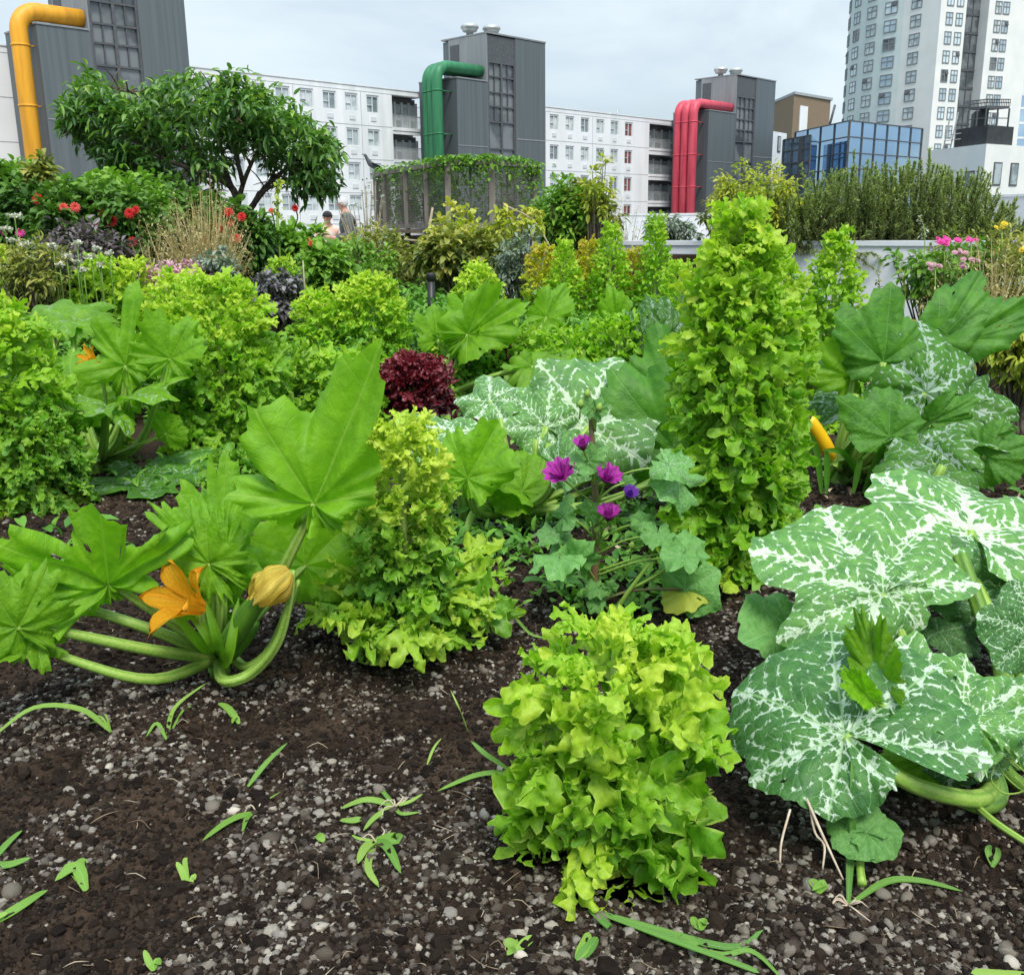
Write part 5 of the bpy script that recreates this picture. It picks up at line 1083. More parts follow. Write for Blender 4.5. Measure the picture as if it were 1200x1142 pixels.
squash_leaf(D(1120, 470, .05), D(1205, 455, .05), A(0, -.6, .9), 'zuc_dark', Z4, lob=.2, tooth=.06, wave=.09, droop=.25, quilt=.07, width=.7, seed=79, rnd=.6, silver=.8, pet=[c5, D(1060, 520, 0)], prad=(.018, .012))
squash_leaf(D(1155, 535, -.5), D(1215, 520, -.55), A(0, -.9, .3), 'zuc_dark', Z4, lob=.2, tooth=.06, wave=.08, width=.9, seed=80, rnd=.8, pet=[c5, D(1080, 555, -.35)], prad=(.018, .012))
squash_leaf(D(1000, 478, .15), D(945, 462, .15), A(-.1, -.6, .9), 'zuc_dark', Z4, lob=.2, tooth=.06, wave=.08, width=.7, seed=81, rnd=.6, silver=.8, pet=[c5, D(990, 520, .1)], prad=(.016, .012))
squash_leaf(D(985, 425, .05), D(950, 432, .0), A(0, -.3, 1), 'zuc_dark', Z4, lob=.2, tooth=.06, wave=.06, width=.8, seed=82, rnd=.5, silver=.4, pet=[c5, D(990, 500, 0)], prad=(.014, .012))
squash_leaf(D(1095, 545, -.55), D(1085, 590, -.8), A(0, -.6, .9), 'zuc_dark', Z4, lob=.25, tooth=.06, wave=.06, width=.8, seed=83, rnd=.4, silver=.3, pet=[c5], prad=(.014, .012))
t = MB(); p0, p1 = D(976, 538, -.25), D(947, 490, -.32); q = [p0 + (p1 - p0) * s for s in np.linspace(0, 1, 8)]
t.tube(q, np.array([.5, .85, 1, 1, .98, .95, .9, .7]) * .030, 14, smooth=2); fr = t.build('fruit', M['fruit_yel'], Z4)
t = MB(); d = nrm(p1 - p0); t.tube([p1 - d * .004, p1 + d * .012], [.016, .012], 9); t.build('fruit_tip', M['plastic'], fr)
t = MB(); t.tube([c5, p0 - d * .05, p0 + d * .004], [.012, .013, .018], 9, smooth=3); petals(t, p0 - d * .005, d, 8, .05, .025, np.random.RandomState(4), el=.3); t.build('fruit_stalk', M['petiole'], fr)
for a, b_ in (((985, 520, -.05), (1003, 462, -.1)), ((1000, 535, -.1), (1030, 470, -.12)), ((992, 530, -.15), (1018, 480, -.15)), ((1030, 545, -.25), (1062, 515, -.3)), ((1085, 580, -.7), (1105, 545, -.7))):
    t = MB(); t.tube([c5 if a[0] < 1080 else D(1055, 595, -.7), D(*a), D(*b_)], [.024, .021, .013], 9, smooth=4, rib=.08); t.build('petiole', M['petiole'], Z4)
r = np.random.RandomState(55); t = MB()
for i in range(26):
    q = c5 + A(r.normal(0, .12), r.normal(-.25, .1), 0); e = q + A(r.normal(0, .14), r.normal(-.04, .06), r.uniform(.12, .32)); blade(t, [q, (q + e) / 2 + A(0, 0, .05), e], .012, r.rand(), flat=A(0, -1, .2))
t.build('young_leaf', M['zuc_dark'], Z4)
t = MB(); t.tube([c5 + A(0, 0, -.06), c5, c5 + A(.01, 0, .08)], [.045, .042, .03], 10, smooth=3); t.build('crown', M['petiole_dark'], Z4)
# ------------------------------------------------------------------ pumpkin plant, right front
c6 = G(1185, 905); c6[2] = .02
PU = thing('pumpkin_plant', 'pumpkin plant with big silver veined leaves on the soil at right', 'pumpkin', c6)
sl = (.62, .82, .95, 1, .95, .82, .62)
squash_leaf(P(1020, 682, 1.92), P(962, 590, 2.12), A(.10, -.85, .70), 'pump', PU, lob=.05, tooth=.025, cup=.05, wave=.045, droop=.05, width=1.12, seed=91, rnd=.85, silver=.74, lens=(.35, .52, 1.0, 1, 1.05, .82, .42), m=14, nr=18, back=.7, wfreq=4, pet=[P(1150, 900, 1.7), P(1095, 830, 1.78), P(1060, 760, 1.86)], prad=(.014, .010))
squash_leaf(P(1035, 695, 1.84), P(925, 735, 1.76), A(.0, -.75, .7), 'pump', PU, lob=.1, tooth=.03, cup=-.1, wave=.05, droop=.1, width=.55, seed=92, rnd=.7, silver=.75, m=12, nr=14, pet=[P(1150, 900, 1.7), P(1085, 800, 1.76)], prad=(.010, .007))
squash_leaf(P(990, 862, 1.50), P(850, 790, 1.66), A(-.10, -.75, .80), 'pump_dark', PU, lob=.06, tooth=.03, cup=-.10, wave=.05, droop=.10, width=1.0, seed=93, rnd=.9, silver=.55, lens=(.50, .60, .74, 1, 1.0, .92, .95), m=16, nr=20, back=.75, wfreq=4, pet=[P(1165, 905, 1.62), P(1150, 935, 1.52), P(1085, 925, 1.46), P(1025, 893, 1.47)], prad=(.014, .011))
squash_leaf(P(1138, 622, 2.14), P(1126, 543, 2.40), A(.1, -.6, .9), 'pump', PU, lob=.06, tooth=.03, cup=.03, wave=.05, droop=.1, width=1.15, seed=94, rnd=.95, silver=.84, m=14, nr=18, lens=(.55, .65, .8, 1, .95, .85, .6), pet=[P(1185, 860, 1.75), P(1168, 745, 1.9), P(1142, 680, 2.05)], prad=(.017, .012))
squash_leaf(P(1128, 846, 1.55), P(1040, 768, 1.72), A(.15, -.35, 1), 'pump', PU, lob=.15, tooth=.04, cup=.25, wave=.10, droop=-.1, width=.85, seed=95, rnd=.85, silver=.6, m=14, nr=16, pet=[P(1155, 910, 1.58), P(1125, 890, 1.55)], prad=(.012, .010))
squash_leaf(P(1128, 846, 1.56), P(1215, 800, 1.60), A(.15, -.4, 1), 'pump', PU, lob=.2, tooth=.05, cup=.2, wave=.12, droop=.1, width=.8, seed=96, rnd=.85, silver=.5, m=12, nr=14)
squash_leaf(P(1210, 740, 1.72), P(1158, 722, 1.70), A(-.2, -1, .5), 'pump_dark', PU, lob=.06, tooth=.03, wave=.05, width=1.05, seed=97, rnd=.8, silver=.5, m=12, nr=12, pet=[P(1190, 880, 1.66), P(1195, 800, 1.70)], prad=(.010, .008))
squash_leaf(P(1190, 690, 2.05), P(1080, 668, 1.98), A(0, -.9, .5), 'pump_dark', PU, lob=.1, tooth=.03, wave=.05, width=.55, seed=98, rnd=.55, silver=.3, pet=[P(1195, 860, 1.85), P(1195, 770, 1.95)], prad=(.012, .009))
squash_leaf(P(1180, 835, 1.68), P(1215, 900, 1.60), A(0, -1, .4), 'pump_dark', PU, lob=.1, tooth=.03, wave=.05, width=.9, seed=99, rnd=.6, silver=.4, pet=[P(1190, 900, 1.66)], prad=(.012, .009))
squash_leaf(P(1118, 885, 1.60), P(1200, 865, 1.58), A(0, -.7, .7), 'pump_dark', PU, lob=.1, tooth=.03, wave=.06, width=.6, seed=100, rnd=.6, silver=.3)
part(squash_leaf(P(1030, 800, 1.58), P(1012, 712, 1.66), A(-.3, -1, .1), 'zuc', PU, lob=.05, tooth=.12, cup=.3, wave=.20, wfreq=9, fold=.8, width=.38, seed=101, holes=0, rnd=.25, silver=.15, pet=[P(1140, 890, 1.62), P(1060, 850, 1.58)], prad=(.008, .006)), 'young crumpled pale green leaf')
part(squash_leaf(P(1015, 812, 1.52), P(985, 782, 1.55), A(-.2, -1, .3), 'zuc', PU, lob=.1, tooth=.10, cup=.6, wave=.08, wfreq=9, fold=.9, width=.5, holes=0, seed=102, rnd=.95, pet=[P(1130, 890, 1.6), P(1050, 838, 1.54)], prad=(.006, .004)), 'tiny unopened leaf')
part(squash_leaf(P(1105, 886, 1.66), P(1050, 912, 1.60), A(0, -.8, .6), 'zuc', PU, lob=.05, tooth=.03, cup=-.4, wave=.06, width=.6, seed=103, rnd=1.0), 'yellowing curled leaf')
squash_leaf(P(1100, 740, 1.95), P(1160, 760, 1.9), A(0, -.6, .9), 'pump_dark', PU, lob=.1, tooth=.05, wave=.08, width=.6, seed=104, rnd=.4, silver=.2)
for pts, r0, r1 in (((P(1215, 935, 1.62), P(1180, 905, 1.60), P(1165, 880, 1.60), P(1130, 886, 1.58), P(1118, 905, 1.62)), .013, .012), ((P(1165, 905, 1.60), P(1172, 935, 1.55), P(1150, 945, 1.52), P(1120, 935, 1.50)), .014, .012),
                    ((P(1135, 935, 1.54), P(1165, 962, 1.46), P(1215, 995, 1.40)), .006, .005), ((P(1125, 650, 2.0), P(1150, 720, 1.92), P(1172, 775, 1.85)), .015, .016), ((P(1110, 900, 1.6), P(1112, 850, 1.62), P(1080, 800, 1.7)), .011, .009), ((P(1160, 900, 1.6), P(1182, 850, 1.68), P(1190, 800, 1.72)), .010, .009)):
    t = MB(); t.tube(pts, np.linspace(r0, r1, len(pts)), 10, smooth=6, rib=.08); t.build('vine', M['petiole_dark' if r0 > .012 else 'petiole'], PU)
t = MB(); r = np.random.RandomState(3); q = P(1170, 895, 1.55)
for i in range(3):
    a = [q + A(.01 * i, 0, 0) + A(.03 * math.cos(k * 1.1 + i), -.02 - .006 * k, .03 * math.sin(k * 1.1)) for k in range(7)]; t.tube(a, .0016, 4, smooth=4)
t.build('tendril', M['petiole'], PU)

# ------------------------------------------------------------------ mallow
c7 = G(696, 712); c7[2] = .0; y7 = c7[1]
MA = thing('mallow_plant', 'mallow with five purple flowers on a reddish stem in the middle', 'mallow', c7)
D = lambda px, py, dy=0.0: P(px, py, y7 + dy)
t = MB(); t.tube([c7 + A(0, 0, -.02), D(698, 640), D(697, 560), D(692, 490), D(690, 455)], [.011, .010, .009, .006, .003], 9, smooth=5); t.build('stem', M['redstem'], MA)
t = MB(); t.tube([D(712, 732, -.05), D(735, 695, -.08), D(765, 655, -.1)], [.008, .006, .004], 7, smooth=4); t.tube([D(740, 690, -.08), D(775, 670, -.12), D(800, 645, -.12)], [.005, .004, .003], 6, smooth=4); t.build('side_branch', M['petiole'], MA)
t = MB(); t.tube([D(703, 705, -.02), D(740, 692, -.04), D(798, 690, -.06)], [.004, .0035, .003], 6, smooth=4); t.build('side_branch', M['redstem'], MA)
for i, (b_, tt, n_, w_, sv, rn) in enumerate((((795, 565, -.05), (760, 540, -.1), (0, -.8, .7), 1.1, .3, .7), ((785, 545, -.1), (812, 560, -.15), (0, -.8, .7), 1.1, .3, .75), ((655, 655, -.12), (640, 672, -.22), (-.2, -.5, .9), .9, .15, .95), ((675, 655, -.1), (700, 635, -.15), (.2, -1, .4), .8, .0, .95),
        ((805, 645, -.12), (835, 625, -.1), (-.1, -.8, .7), 1.15, .1, .75), ((800, 650, -.15), (785, 665, -.22), (0, -.6, .9), .9, .1, .7), ((752, 612, -.05), (735, 600, -.05), (-.1, -.8, .6), 1.1, .1, .6), ((770, 625, -.1), (765, 645, -.15), (0, -.8, .6), 1.1, .1, .6),
        ((690, 540, -.05), (712, 520, -.08), (0, -.9, .6), .9, .2, .6), ((688, 545, -.05), (665, 537, -.1), (0, -.6, .9), .9, .2, .55), ((660, 605, -.05), (672, 592, -.1), (0, -.8, .6), 1.1, .2, .5), ((650, 625, -.05), (628, 632, -.1), (0, -.5, .9), .9, .2, .3),
        ((735, 565, .0), (742, 553, 0), (0, -1, .4), 1.2, .1, .5), ((690, 600, -.03), (702, 588, -.05), (0, -1, .4), 1.2, .1, .6), ((715, 688, -.05), (720, 678, -.06), (0, -1, .5), 1.1, 0, .4), ((700, 690, -.05), (690, 700, -.08), (0, -1, .5), 1.1, 0, .4), ((700, 705, -.05), (690, 722, -.08), (0, -1, .5), .8, 0, .4), ((700, 480, -.03), (715, 470, -.05), (0, -1, .6), 1.0, .1, .5), ((692, 478, -.03), (678, 468, -.05), (0, -1, .6), 1.0, .1, .5))):
    tt = (b_[0] + (tt[0] - b_[0]) * .78, b_[1] + (tt[1] - b_[1]) * .78, tt[2]); B_ = D(*b_); st_ = D(697, min(b_[1] + 25, 690))
    squash_leaf(B_, D(*tt), A(*n_), 'mallow', MA, lob=.22, tooth=.07, cup=.05, wave=.12, droop=.3, width=w_ * .85, seed=110 + i, rnd=rn, silver=sv, m=8, nr=9, lens=(.85, .95, 1, 1, 1, .95, .85), back=.6, pet=[st_, (st_ + B_) / 2 + A(0, -.01, .015)], prad=(.003, .002))
o = squash_leaf(D(803, 690, -.06), D(842, 668, -.08), A(-.1, -1, .5), 'mallow', MA, lob=.12, tooth=.06, cup=.05, wave=.08, width=1.1, seed=140, rnd=.8, m=8, nr=9, lens=(.6, .85, 1, 1, 1, .7, .5)); 
o = squash_leaf(D(803, 692, -.06), D(815, 714, -.12), A(-.1, -1, .6), 'yelgreen', MA, lob=.12, tooth=.06, cup=.05, wave=.08, width=1.3, seed=141, rnd=.5, m=8, nr=9, lens=(.5, .7, 1, 1, 1, .7, .5)); part(o, 'half yellowed withering leaf')
r = np.random.RandomState(77)
for px, py, s, ax, mt, el in ((683, 523, .030, (-.2, -.4, 1), 'mag', 1.05), (657, 556, .042, (-.3, -.55, .8), 'mag', .75), (711, 560, .038, (.3, -.5, .8), 'mag', .85), (737, 581, .030, (.2, -.6, .8), 'vio', 1.15), (713, 605, .036, (0, -.35, 1), 'mag', .95)):
    t = MB(); c = D(px, py, -.08); s *= 1.3; petals(t, c - nrm(ax) * s * .3, A(*ax), 9, s * 1.05, s * .55, r, el=el * .85, layers=2, droop=-.05); fo = t.build('flower', M[mt], MA)
    t = MB(); t.tube([D(697, py + 35, -.0), (D(697, py + 30) + c) / 2 + A(0, 0, -.01), c - nrm(ax) * s * .3], [.003, .0025, .003], 6, smooth=4); petals(t, c - nrm(ax) * s * .4, A(*ax), 6, s * .5, s * .3, r, el=.9); t.build('flower_stalk', M['petiole'], fo)
for px, py in ((702, 478), (680, 474), (688, 462), (740, 640), (765, 640), (700, 622)):
    t = MB(); c = D(px, py, -.04); t.lathe([(0, -.008), (.008, -.004), (.009, .004), (.004, .012), (0, .015)], c, A(.2, -.2, 1), 8); t.tube([c - A(0, 0, .008), c - A(0, -.02, .04)], .002, 5); t.build('bud', M['petiole'], MA)

# ------------------------------------------------------------------ weeds on the bare soil
def weed(label, cat, px, py, blades, name='weed', mat='grass', w=.006, roots=0, seed=0):
    g0 = G(px, py); g0[2] = float(soil_h(g0[0], g0[1])) + .004; r = np.random.RandomState(seed + 5); root = thing(name, label, cat, g0)
    for bl in blades:
        pts = [g0]; 
        for q in bl[:-1]:
            if len(q) == 2: e = G(*q); e[2] = float(soil_h(e[0], e[1])) + .008 + .004 * r.rand()
            else: e = P(q[0], q[1], q[2])
            pts.append(e)
        wd, rn = bl[-1]; t = MB()
        if len(pts) == 2: pts.insert(1, (pts[0] + pts[1]) / 2 + A(0, 0, .012))
        blade(t, pts, wd * .72, rn, flat=A(0, -.5, 1)); t.build('blade', M[mat], root)
    if roots:
        t = MB()
        for i in range(roots):
            a = r.rand() * 2 * PI; L = r.uniform(.02, .05); t.tube([g0, g0 + A(L * .5 * math.cos(a), L * .5 * math.sin(a), r.uniform(.0, .015)), g0 + A(L * math.cos(a + .5), L * math.sin(a + .5), -.002)], [.0016, .0013, .0008], 5, smooth=3)
        t.build('root', M['root'], root)
    return root
weed('long arching grass blade crossing the left edge onto soil', 'grass', 130, 855, [((95, 832, 1.88), (40, 830, 1.85), (-12, 866, 1.8), (.009, .7)), ((112, 838, 1.9), (.003, .8)), ((122, 836, 1.9), (.003, .6)), ((105, 850), (.004, .5))], 'grass_weed')
weed('grass sprig below the courgette crown', 'grass', 196, 870, [((205, 830, 1.95), (242, 800, 1.98), (.007, .8)), ((185, 858), (172, 868), (.006, .5)), ((215, 832, 1.95), (225, 828, 1.95), (.004, .5))], 'grass_weed')
weed('single tilted grass leaf on soil left of centre', 'grass', 290, 912, [((312, 895, 1.74), (337, 870, 1.76), (.008, .35))], 'grass_weed')
weed('uprooted grass seedling lying diagonally on the soil', 'grass', 300, 940, [((270, 962), (238, 992), (.010, .55)), ((290, 960), (285, 982), (.007, .5)), ((312, 930), (328, 915), (.003, .7))], 'grass_weed', roots=4)
weed('grass tuft lying flat on soil in the lower middle', 'grass', 462, 930, [((430, 922), (398, 935), (.009, .7)), ((450, 915), (438, 902), (.006, .3)), ((440, 942), (425, 958), (.008, .8)), ((480, 928), (495, 920), (.005, .9)), ((470, 945), (492, 942), (.005, .6))], 'grass_weed', roots=5)
weed('short grass leaf lying left of the flat tuft', 'grass', 424, 942, [((412, 945), (397, 948), (.009, .6))], 'grass_weed')
weed('wilted yellow and green weed below the flat grass tuft', 'weed', 440, 980, [((428, 1000), (420, 1020), (.012, 1.0)), ((455, 1000), (470, 1030), (.012, .35)), ((465, 985), (460, 975), (.016, .5)), ((432, 1025), (445, 1052), (.009, 1.0)), ((420, 978), (412, 972), (.004, .9))], 'weed', roots=4)
weed('grass seedling touching the front lettuce on its left', 'grass', 600, 895, [((560, 900), (512, 912), (.008, .5)), ((570, 885, 1.72), (552, 868, 1.74), (.008, .25))], 'grass_weed')
weed('two grass leaves at the left edge', 'grass', -12, 1022, [((10, 1002), (28, 985), (.009, .3)), ((15, 1025), (38, 1018), (.009, .35))], 'grass_weed')
weed('pale folded seedling beside big grey stone at the left', 'weed', 102, 1048, [((92, 1030), (66, 1042), (.014, .55)), ((95, 1022), (104, 1014), (.012, .6)), ((85, 1025), (75, 1035), (.010, .7))], 'weed')
weed('broad grass leaf at the lower left edge', 'grass', -8, 1095, [((30, 1078), (58, 1056), (.011, .5)), ((0, 1092), (12, 1088), (.008, .8))], 'grass_weed')
weed('tiny yellowish seedling alone on soil lower left', 'weed', 222, 1046, [((215, 1030), (208, 1022), (.008, .9)), ((218, 1020), (220, 1014), (.006, .8)), ((228, 1035), (230, 1040), (.006, 1.0))], 'weed')
weed('small green shoot at the bottom edge left of centre', 'weed', 180, 1140, [((174, 1128), (170, 1122), (.007, .8)), ((185, 1132), (190, 1140), (.008, .6))], 'weed')
weed('little leaf sprout at right of centre left soil', 'weed', 380, 990, [((375, 985), (370, 978), (.010, .7))], 'weed')
weed('two leaved sprout below courgette crown', 'weed', 280, 842, [((268, 832), (256, 826), (.011, .6)), ((276, 840), (272, 848), (.008, .7))], 'weed')
weed('pale seedling cluster at the bottom under the front lettuce', 'weed', 606, 1108, [((598, 1100), (590, 1096), (.012, .8)), ((618, 1100), (626, 1095), (.010, .85)), ((600, 1118), (594, 1124), (.008, .7)), ((606, 1100), (610, 1092), (.006, .9))], 'weed')
weed('long trailing grass shoot at the bottom right of the front lettuce', 'grass', 690, 1070, [((740, 1085), (790, 1098), (830, 1110), (.004, .15)), ((830, 1112), (880, 1110), (920, 1142), (.006, .35)), ((715, 1090), (700, 1080), (.008, .1)), ((850, 1100), (895, 1085), (.008, .12)), ((815, 1100), (790, 1104), (800, 1092), (.006, .3)), ((860, 1130), (890, 1140), (.006, .2))], 'grass_weed')
weed('upright bright leaf at the bottom beside the trailing grass shoot', 'weed', 676, 1122, [((685, 1108), (690, 1092), (.012, .75)), ((690, 1112), (700, 1098), (.012, .15))], 'weed')
weed('tall green blade under the lower silver pumpkin leaf', 'grass', 995, 1050, [((996, 1000, 1.42), (999, 950, 1.42), (998, 890, 1.45), (.009, .1)), ((1040, 1020), (1080, 1018), (1130, 1030), (.008, .3))], 'grass_weed', roots=9, seed=3)
weed('crinkled bindweed seedling lower right of the front lettuce', 'weed', 960, 1038, [((955, 1030), (948, 1026), (.012, .6)), ((965, 1030), (952, 1040), (.010, .55))], 'weed')
weed('small sprout at the right end of bare soil', 'weed', 1165, 1000, [((1158, 992), (1162, 985), (.008, .3)), ((1170, 994), (1168, 988), (.007, .35))], 'weed')
weed('green clover leaf below the right side of the front lettuce', 'weed', 822, 1078, [((815, 1070), (812, 1062), (.010, .6)), ((824, 1070), (828, 1076), (.010, .6))], 'weed')
weed('grass leaves reaching in at the bottom right corner', 'grass', 1215, 1128, [((1185, 1132), (1150, 1136), (1138, 1138), (.010, .85))], 'grass_weed')
weed('fallen pale stalk left of the front lettuce', 'weed', 500, 878, [((508, 865), (517, 852), (.004, 1.0))], 'weed')
weed('thin yellow stem standing on soil above the front lettuce', 'weed', 548, 845, [((538, 830, 1.85), (528, 808, 1.87), (.003, 1.0))], 'weed')
weed('grass leaves behind the lettuce column at right', 'grass', 600, 720, [((612, 708, 2.4), (625, 702, 2.4), (.008, .5)), ((620, 742, 2.3), (640, 748, 2.25), (.006, .6))], 'grass_weed')
c8 = G(1010, 1035); c8[2] = .0
sd = thing('squash_seedling', 'seedling with one round leaf under the lower silver pumpkin leaf', 'seedling', c8)
squash_leaf(P(1015, 975, 1.42), P(970, 950, 1.45), A(0, -.6, .8), 'mallow', sd, lob=.05, tooth=.05, wave=.08, width=1.0, seed=150, rnd=.4, m=8, nr=9, pet=[c8, P(1008, 1010, 1.41)], prad=(.006, .005))
squash_leaf(P(1017, 975, 1.42), P(1062, 968, 1.43), A(0, -.6, .8), 'mallow', sd, lob=.05, tooth=.05, wave=.08, width=.9, seed=151, rnd=.45, m=8, nr=9)
sd = thing('seedling', 'pale heart shaped seedling leaf above the lower silver pumpkin leaf', 'seedling', G(920, 745))
squash_leaf(P(925, 735, 1.98), P(882, 742, 1.9), A(0, -.7, .8), 'mallow', sd, lob=.05, tooth=.04, wave=.08, width=1.0, seed=152, rnd=.8, m=8, nr=9, pet=[G(920, 745)], prad=(.003, .003))
t = MB(); t.tube([P(926, 948, 1.42), P(916, 985, 1.38), P(914, 1010, 1.36)], [.0022, .002, .0018], 5, smooth=4); t.tube([P(945, 935, 1.42), P(958, 965, 1.4), P(974, 1000, 1.37), P(988, 1030, 1.35)], [.0022, .0025, .002, .0015], 5, smooth=4); t.tube([P(948, 940, 1.42), P(955, 975, 1.4), P(966, 990, 1.38), P(964, 1018, 1.36)], [.002, .002, .002, .0015], 5, smooth=4)
tag(t.build('dry_root', M['root'], org=P(926, 948, 1.42)), 'pale dry root strands hanging under the lower silver pumpkin leaf', 'roots')
# low weeds and leaf litter between the crops
r = np.random.RandomState(21); t = MB(); n = 5200
yy = 2.5 + 6.5 * r.rand(n) ** .8; xx = (r.rand(n) * 2 - 1) * (yy * .56 + .2)
kp = (vnoise(xx * 1.7 + 3, yy * 1.7 + 40) > .42) & ~((yy < 2.75) & (xx < -.15)) 
xx, yy = xx[kp], yy[kp]; n = len(xx)
leaves(t, np.stack([xx, yy, soil_h(xx, yy) + r.uniform(.005, .09, n)], -1), rdir(r, n, .5), r.uniform(.03, .09, n), r.uniform(.015, .04, n), r.rand(n), r, .4, 'oval')
n = 1500; pxs = r.uniform(520, 830, n); pys = r.uniform(585, 712, n)
gp = np.array([G(a_, b_) for a_, b_ in zip(pxs, pys)]); gp[:, 2] = soil_h(gp[:, 0], gp[:, 1]) + r.uniform(.005, .10, n) * r.rand(n)
kp = vnoise(gp[:, 0] * 5, gp[:, 1] * 5) > .38; gp = gp[kp]; n = len(gp)
leaves(t, gp, rdir(r, n, .5), r.uniform(.02, .055, n), r.uniform(.010, .026, n), r.rand(n) * .7, r, .4, 'oval')
tag(t.build('low_weeds', M['cover']), 'low green weeds between the vegetable rows', 'weeds', kind='stuff')
t = MB(); n = 900; yy = 3.0 + 4.0 * r.rand(n); xx = r.uniform(.2, 2.4, n) * yy * .5
leaves(t, np.stack([xx, yy, soil_h(xx, yy) + r.uniform(.004, .05, n)], -1), rdir(r, n, .2), r.uniform(.02, .07, n), r.uniform(.01, .03, n), r.rand(n), r, .6, 'oval')
tag(t.build('dead_leaves', M['litter']), 'dry brown dead leaves under the right hand courgette', 'leaf litter', kind='stuff')
# ------------------------------------------------------------------ beds behind
def at(px, py, Y): return P(px, py, Y)
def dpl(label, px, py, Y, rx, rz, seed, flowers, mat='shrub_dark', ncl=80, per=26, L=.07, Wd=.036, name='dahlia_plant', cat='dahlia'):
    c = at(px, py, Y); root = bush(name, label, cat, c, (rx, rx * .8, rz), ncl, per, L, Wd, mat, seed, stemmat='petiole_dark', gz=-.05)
    r = np.random.RandomState(seed + 1)
    for fx, fy, s, mt in flowers:
        q = at(fx, fy, Y - rx * .75); t = MB(); ax = A(r.normal(0, .3), -1, .35 + r.normal(0, .15)); s *= .82; petals(t, q, ax, 12, s, s * .42, r, el=.2, layers=3, rnd=.5)
        fo = t.build('flower', M[mt], root); t = MB(); t.tube([q - nrm(ax) * .004, q + A(0, .06, -.07), at(px + (fx - px) * .7, fy + 28, Y - rx * .3)], [.006, .005, .006], 5, smooth=3); t.build('flower_stalk', M['petiole_dark'], fo)
    return root
YB = 7.6
dpl('bushy dahlia with an orange red bloom at the far left', 22, 262, YB, .30, .36, 201, [(44, 233, .052, 'dahlia'), (24, 273, .045, 'pink'), (40, 271, .036, 'dahlia_salmon'), (5, 272, .035, 'pink')], ncl=80)
dpl('dahlia with two salmon blooms side by side', 82, 268, YB - .3, .26, .28, 202, [(74, 244, .048, 'dahlia_salmon'), (88, 243, .044, 'dahlia_salmon')])
dpl('dahlia with a cluster of red blooms left of the dry grass', 138, 272, YB - .2, .30, .28, 203, [(131, 259, .052, 'dahlia'), (121, 250, .04, 'dahlia'), (152, 250, .048, 'dahlia'), (159, 246, .04, 'dahlia'), (113, 262, .035, 'dahlia_salmon'), (155, 283, .042, 'dahlia')])
dpl('dahlia with red blooms right of the dry grass in front of the tree trunk', 282, 282, YB - .2, .24, .22, 204, [(268, 249, .045, 'dahlia'), (283, 254, .042, 'dahlia'), (257, 267, .045, 'dahlia'), (277, 280, .05, 'dahlia_salmon'), (270, 262, .03, 'dahlia_salmon'), (240, 279, .035, 'dahlia')])
dpl('leafy dahlia with one dark red bud on top left of the two people', 335, 300, YB + .2, .34, .20, 205, [(346, 244, .034, 'dahlia'), (318, 247, .03, 'dahlia_salmon'), (363, 283, .035, 'dahlia_salmon'), (364, 302, .05, 'dahlia_salmon')], mat='shrub', ncl=110, L=.075, Wd=.045)
dpl('tall green shrub with salmon spots just left of the two people', 382, 325, YB - .6, .20, .20, 206, [(364, 285, .025, 'dahlia_salmon')], mat='shrub', L=.075, Wd=.045, name='rose_shrub', cat='shrub')
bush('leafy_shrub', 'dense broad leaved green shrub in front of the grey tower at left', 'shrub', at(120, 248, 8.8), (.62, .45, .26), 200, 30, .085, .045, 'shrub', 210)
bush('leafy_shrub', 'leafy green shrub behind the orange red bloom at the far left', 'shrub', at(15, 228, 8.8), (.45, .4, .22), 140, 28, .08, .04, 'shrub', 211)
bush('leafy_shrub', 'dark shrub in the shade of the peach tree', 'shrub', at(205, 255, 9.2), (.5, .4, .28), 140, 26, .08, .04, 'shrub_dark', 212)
bush('young_shrub', 'thin shoot with yellowing leaves before the yellow pipe', 'shrub', at(48, 218, 8.2), (.12, .12, .26), 22, 22, .09, .045, 'olive', 213)
bush('purple_plant', 'dark purple leaved plant between yarrow and dahlias', 'plant', at(100, 318, 6.6), (.36, .25, .30), 110, 26, .055, .025, 'purple', 214)
bush('purple_plant', 'greyish purple leaved plant left of the white stick', 'plant', at(325, 352, 6.4), (.20, .2, .17), 60, 26, .042, .024, 'greypurple', 215)
bush('lilac_plant', 'pale lilac flowering plant below the dry grass', 'plant', at(215, 338, 6.4), (.22, .2, .18), 60, 26, .035, .02, 'palepink', 216)
bush('grey_leaf_plant', 'silver grey leaved plant right of the lilac flowers', 'plant', at(262, 332, 6.4), (.18, .15, .19), 46, 26, .05, .022, 'grey', 217)
bush('olive_weed', 'olive brown wild plant in front of the yarrow at left', 'plant', at(40, 330, 6.2), (.27, .2, .26), 70, 26, .05, .016, 'olive', 218)
def umbels(label, cx, Y, items, seed):
    r = np.random.RandomState(seed); root = thing('yarrow_plant', label, 'yarrow', (at(cx, 330, Y)[0], Y, 0))
    for fx, fy, s in items:
        q = at(fx, fy, Y); t = MB(); n = 46; a = r.rand(n) * 2 * PI; rr = s * np.sqrt(r.rand(n)); pos = np.stack([q[0] + rr * np.cos(a), q[1] + rr * np.sin(a), q[2] + r.normal(0, .006, n)], -1)
        leaves(t, pos, rdir(r, n, .6), np.full(n, .016), np.full(n, .016), r.rand(n), r, .2, 'oval'); fo = t.build('flower_head', M['whitefl'], root)
        t = MB(); t.tube([q, q + A(0, 0, -.15), A(q[0] + r.normal(0, .03), Y, 0)], [.004, .004, .006], 5)
        t.build('flower_stalk', M['petiole_dark'], fo)
    return root
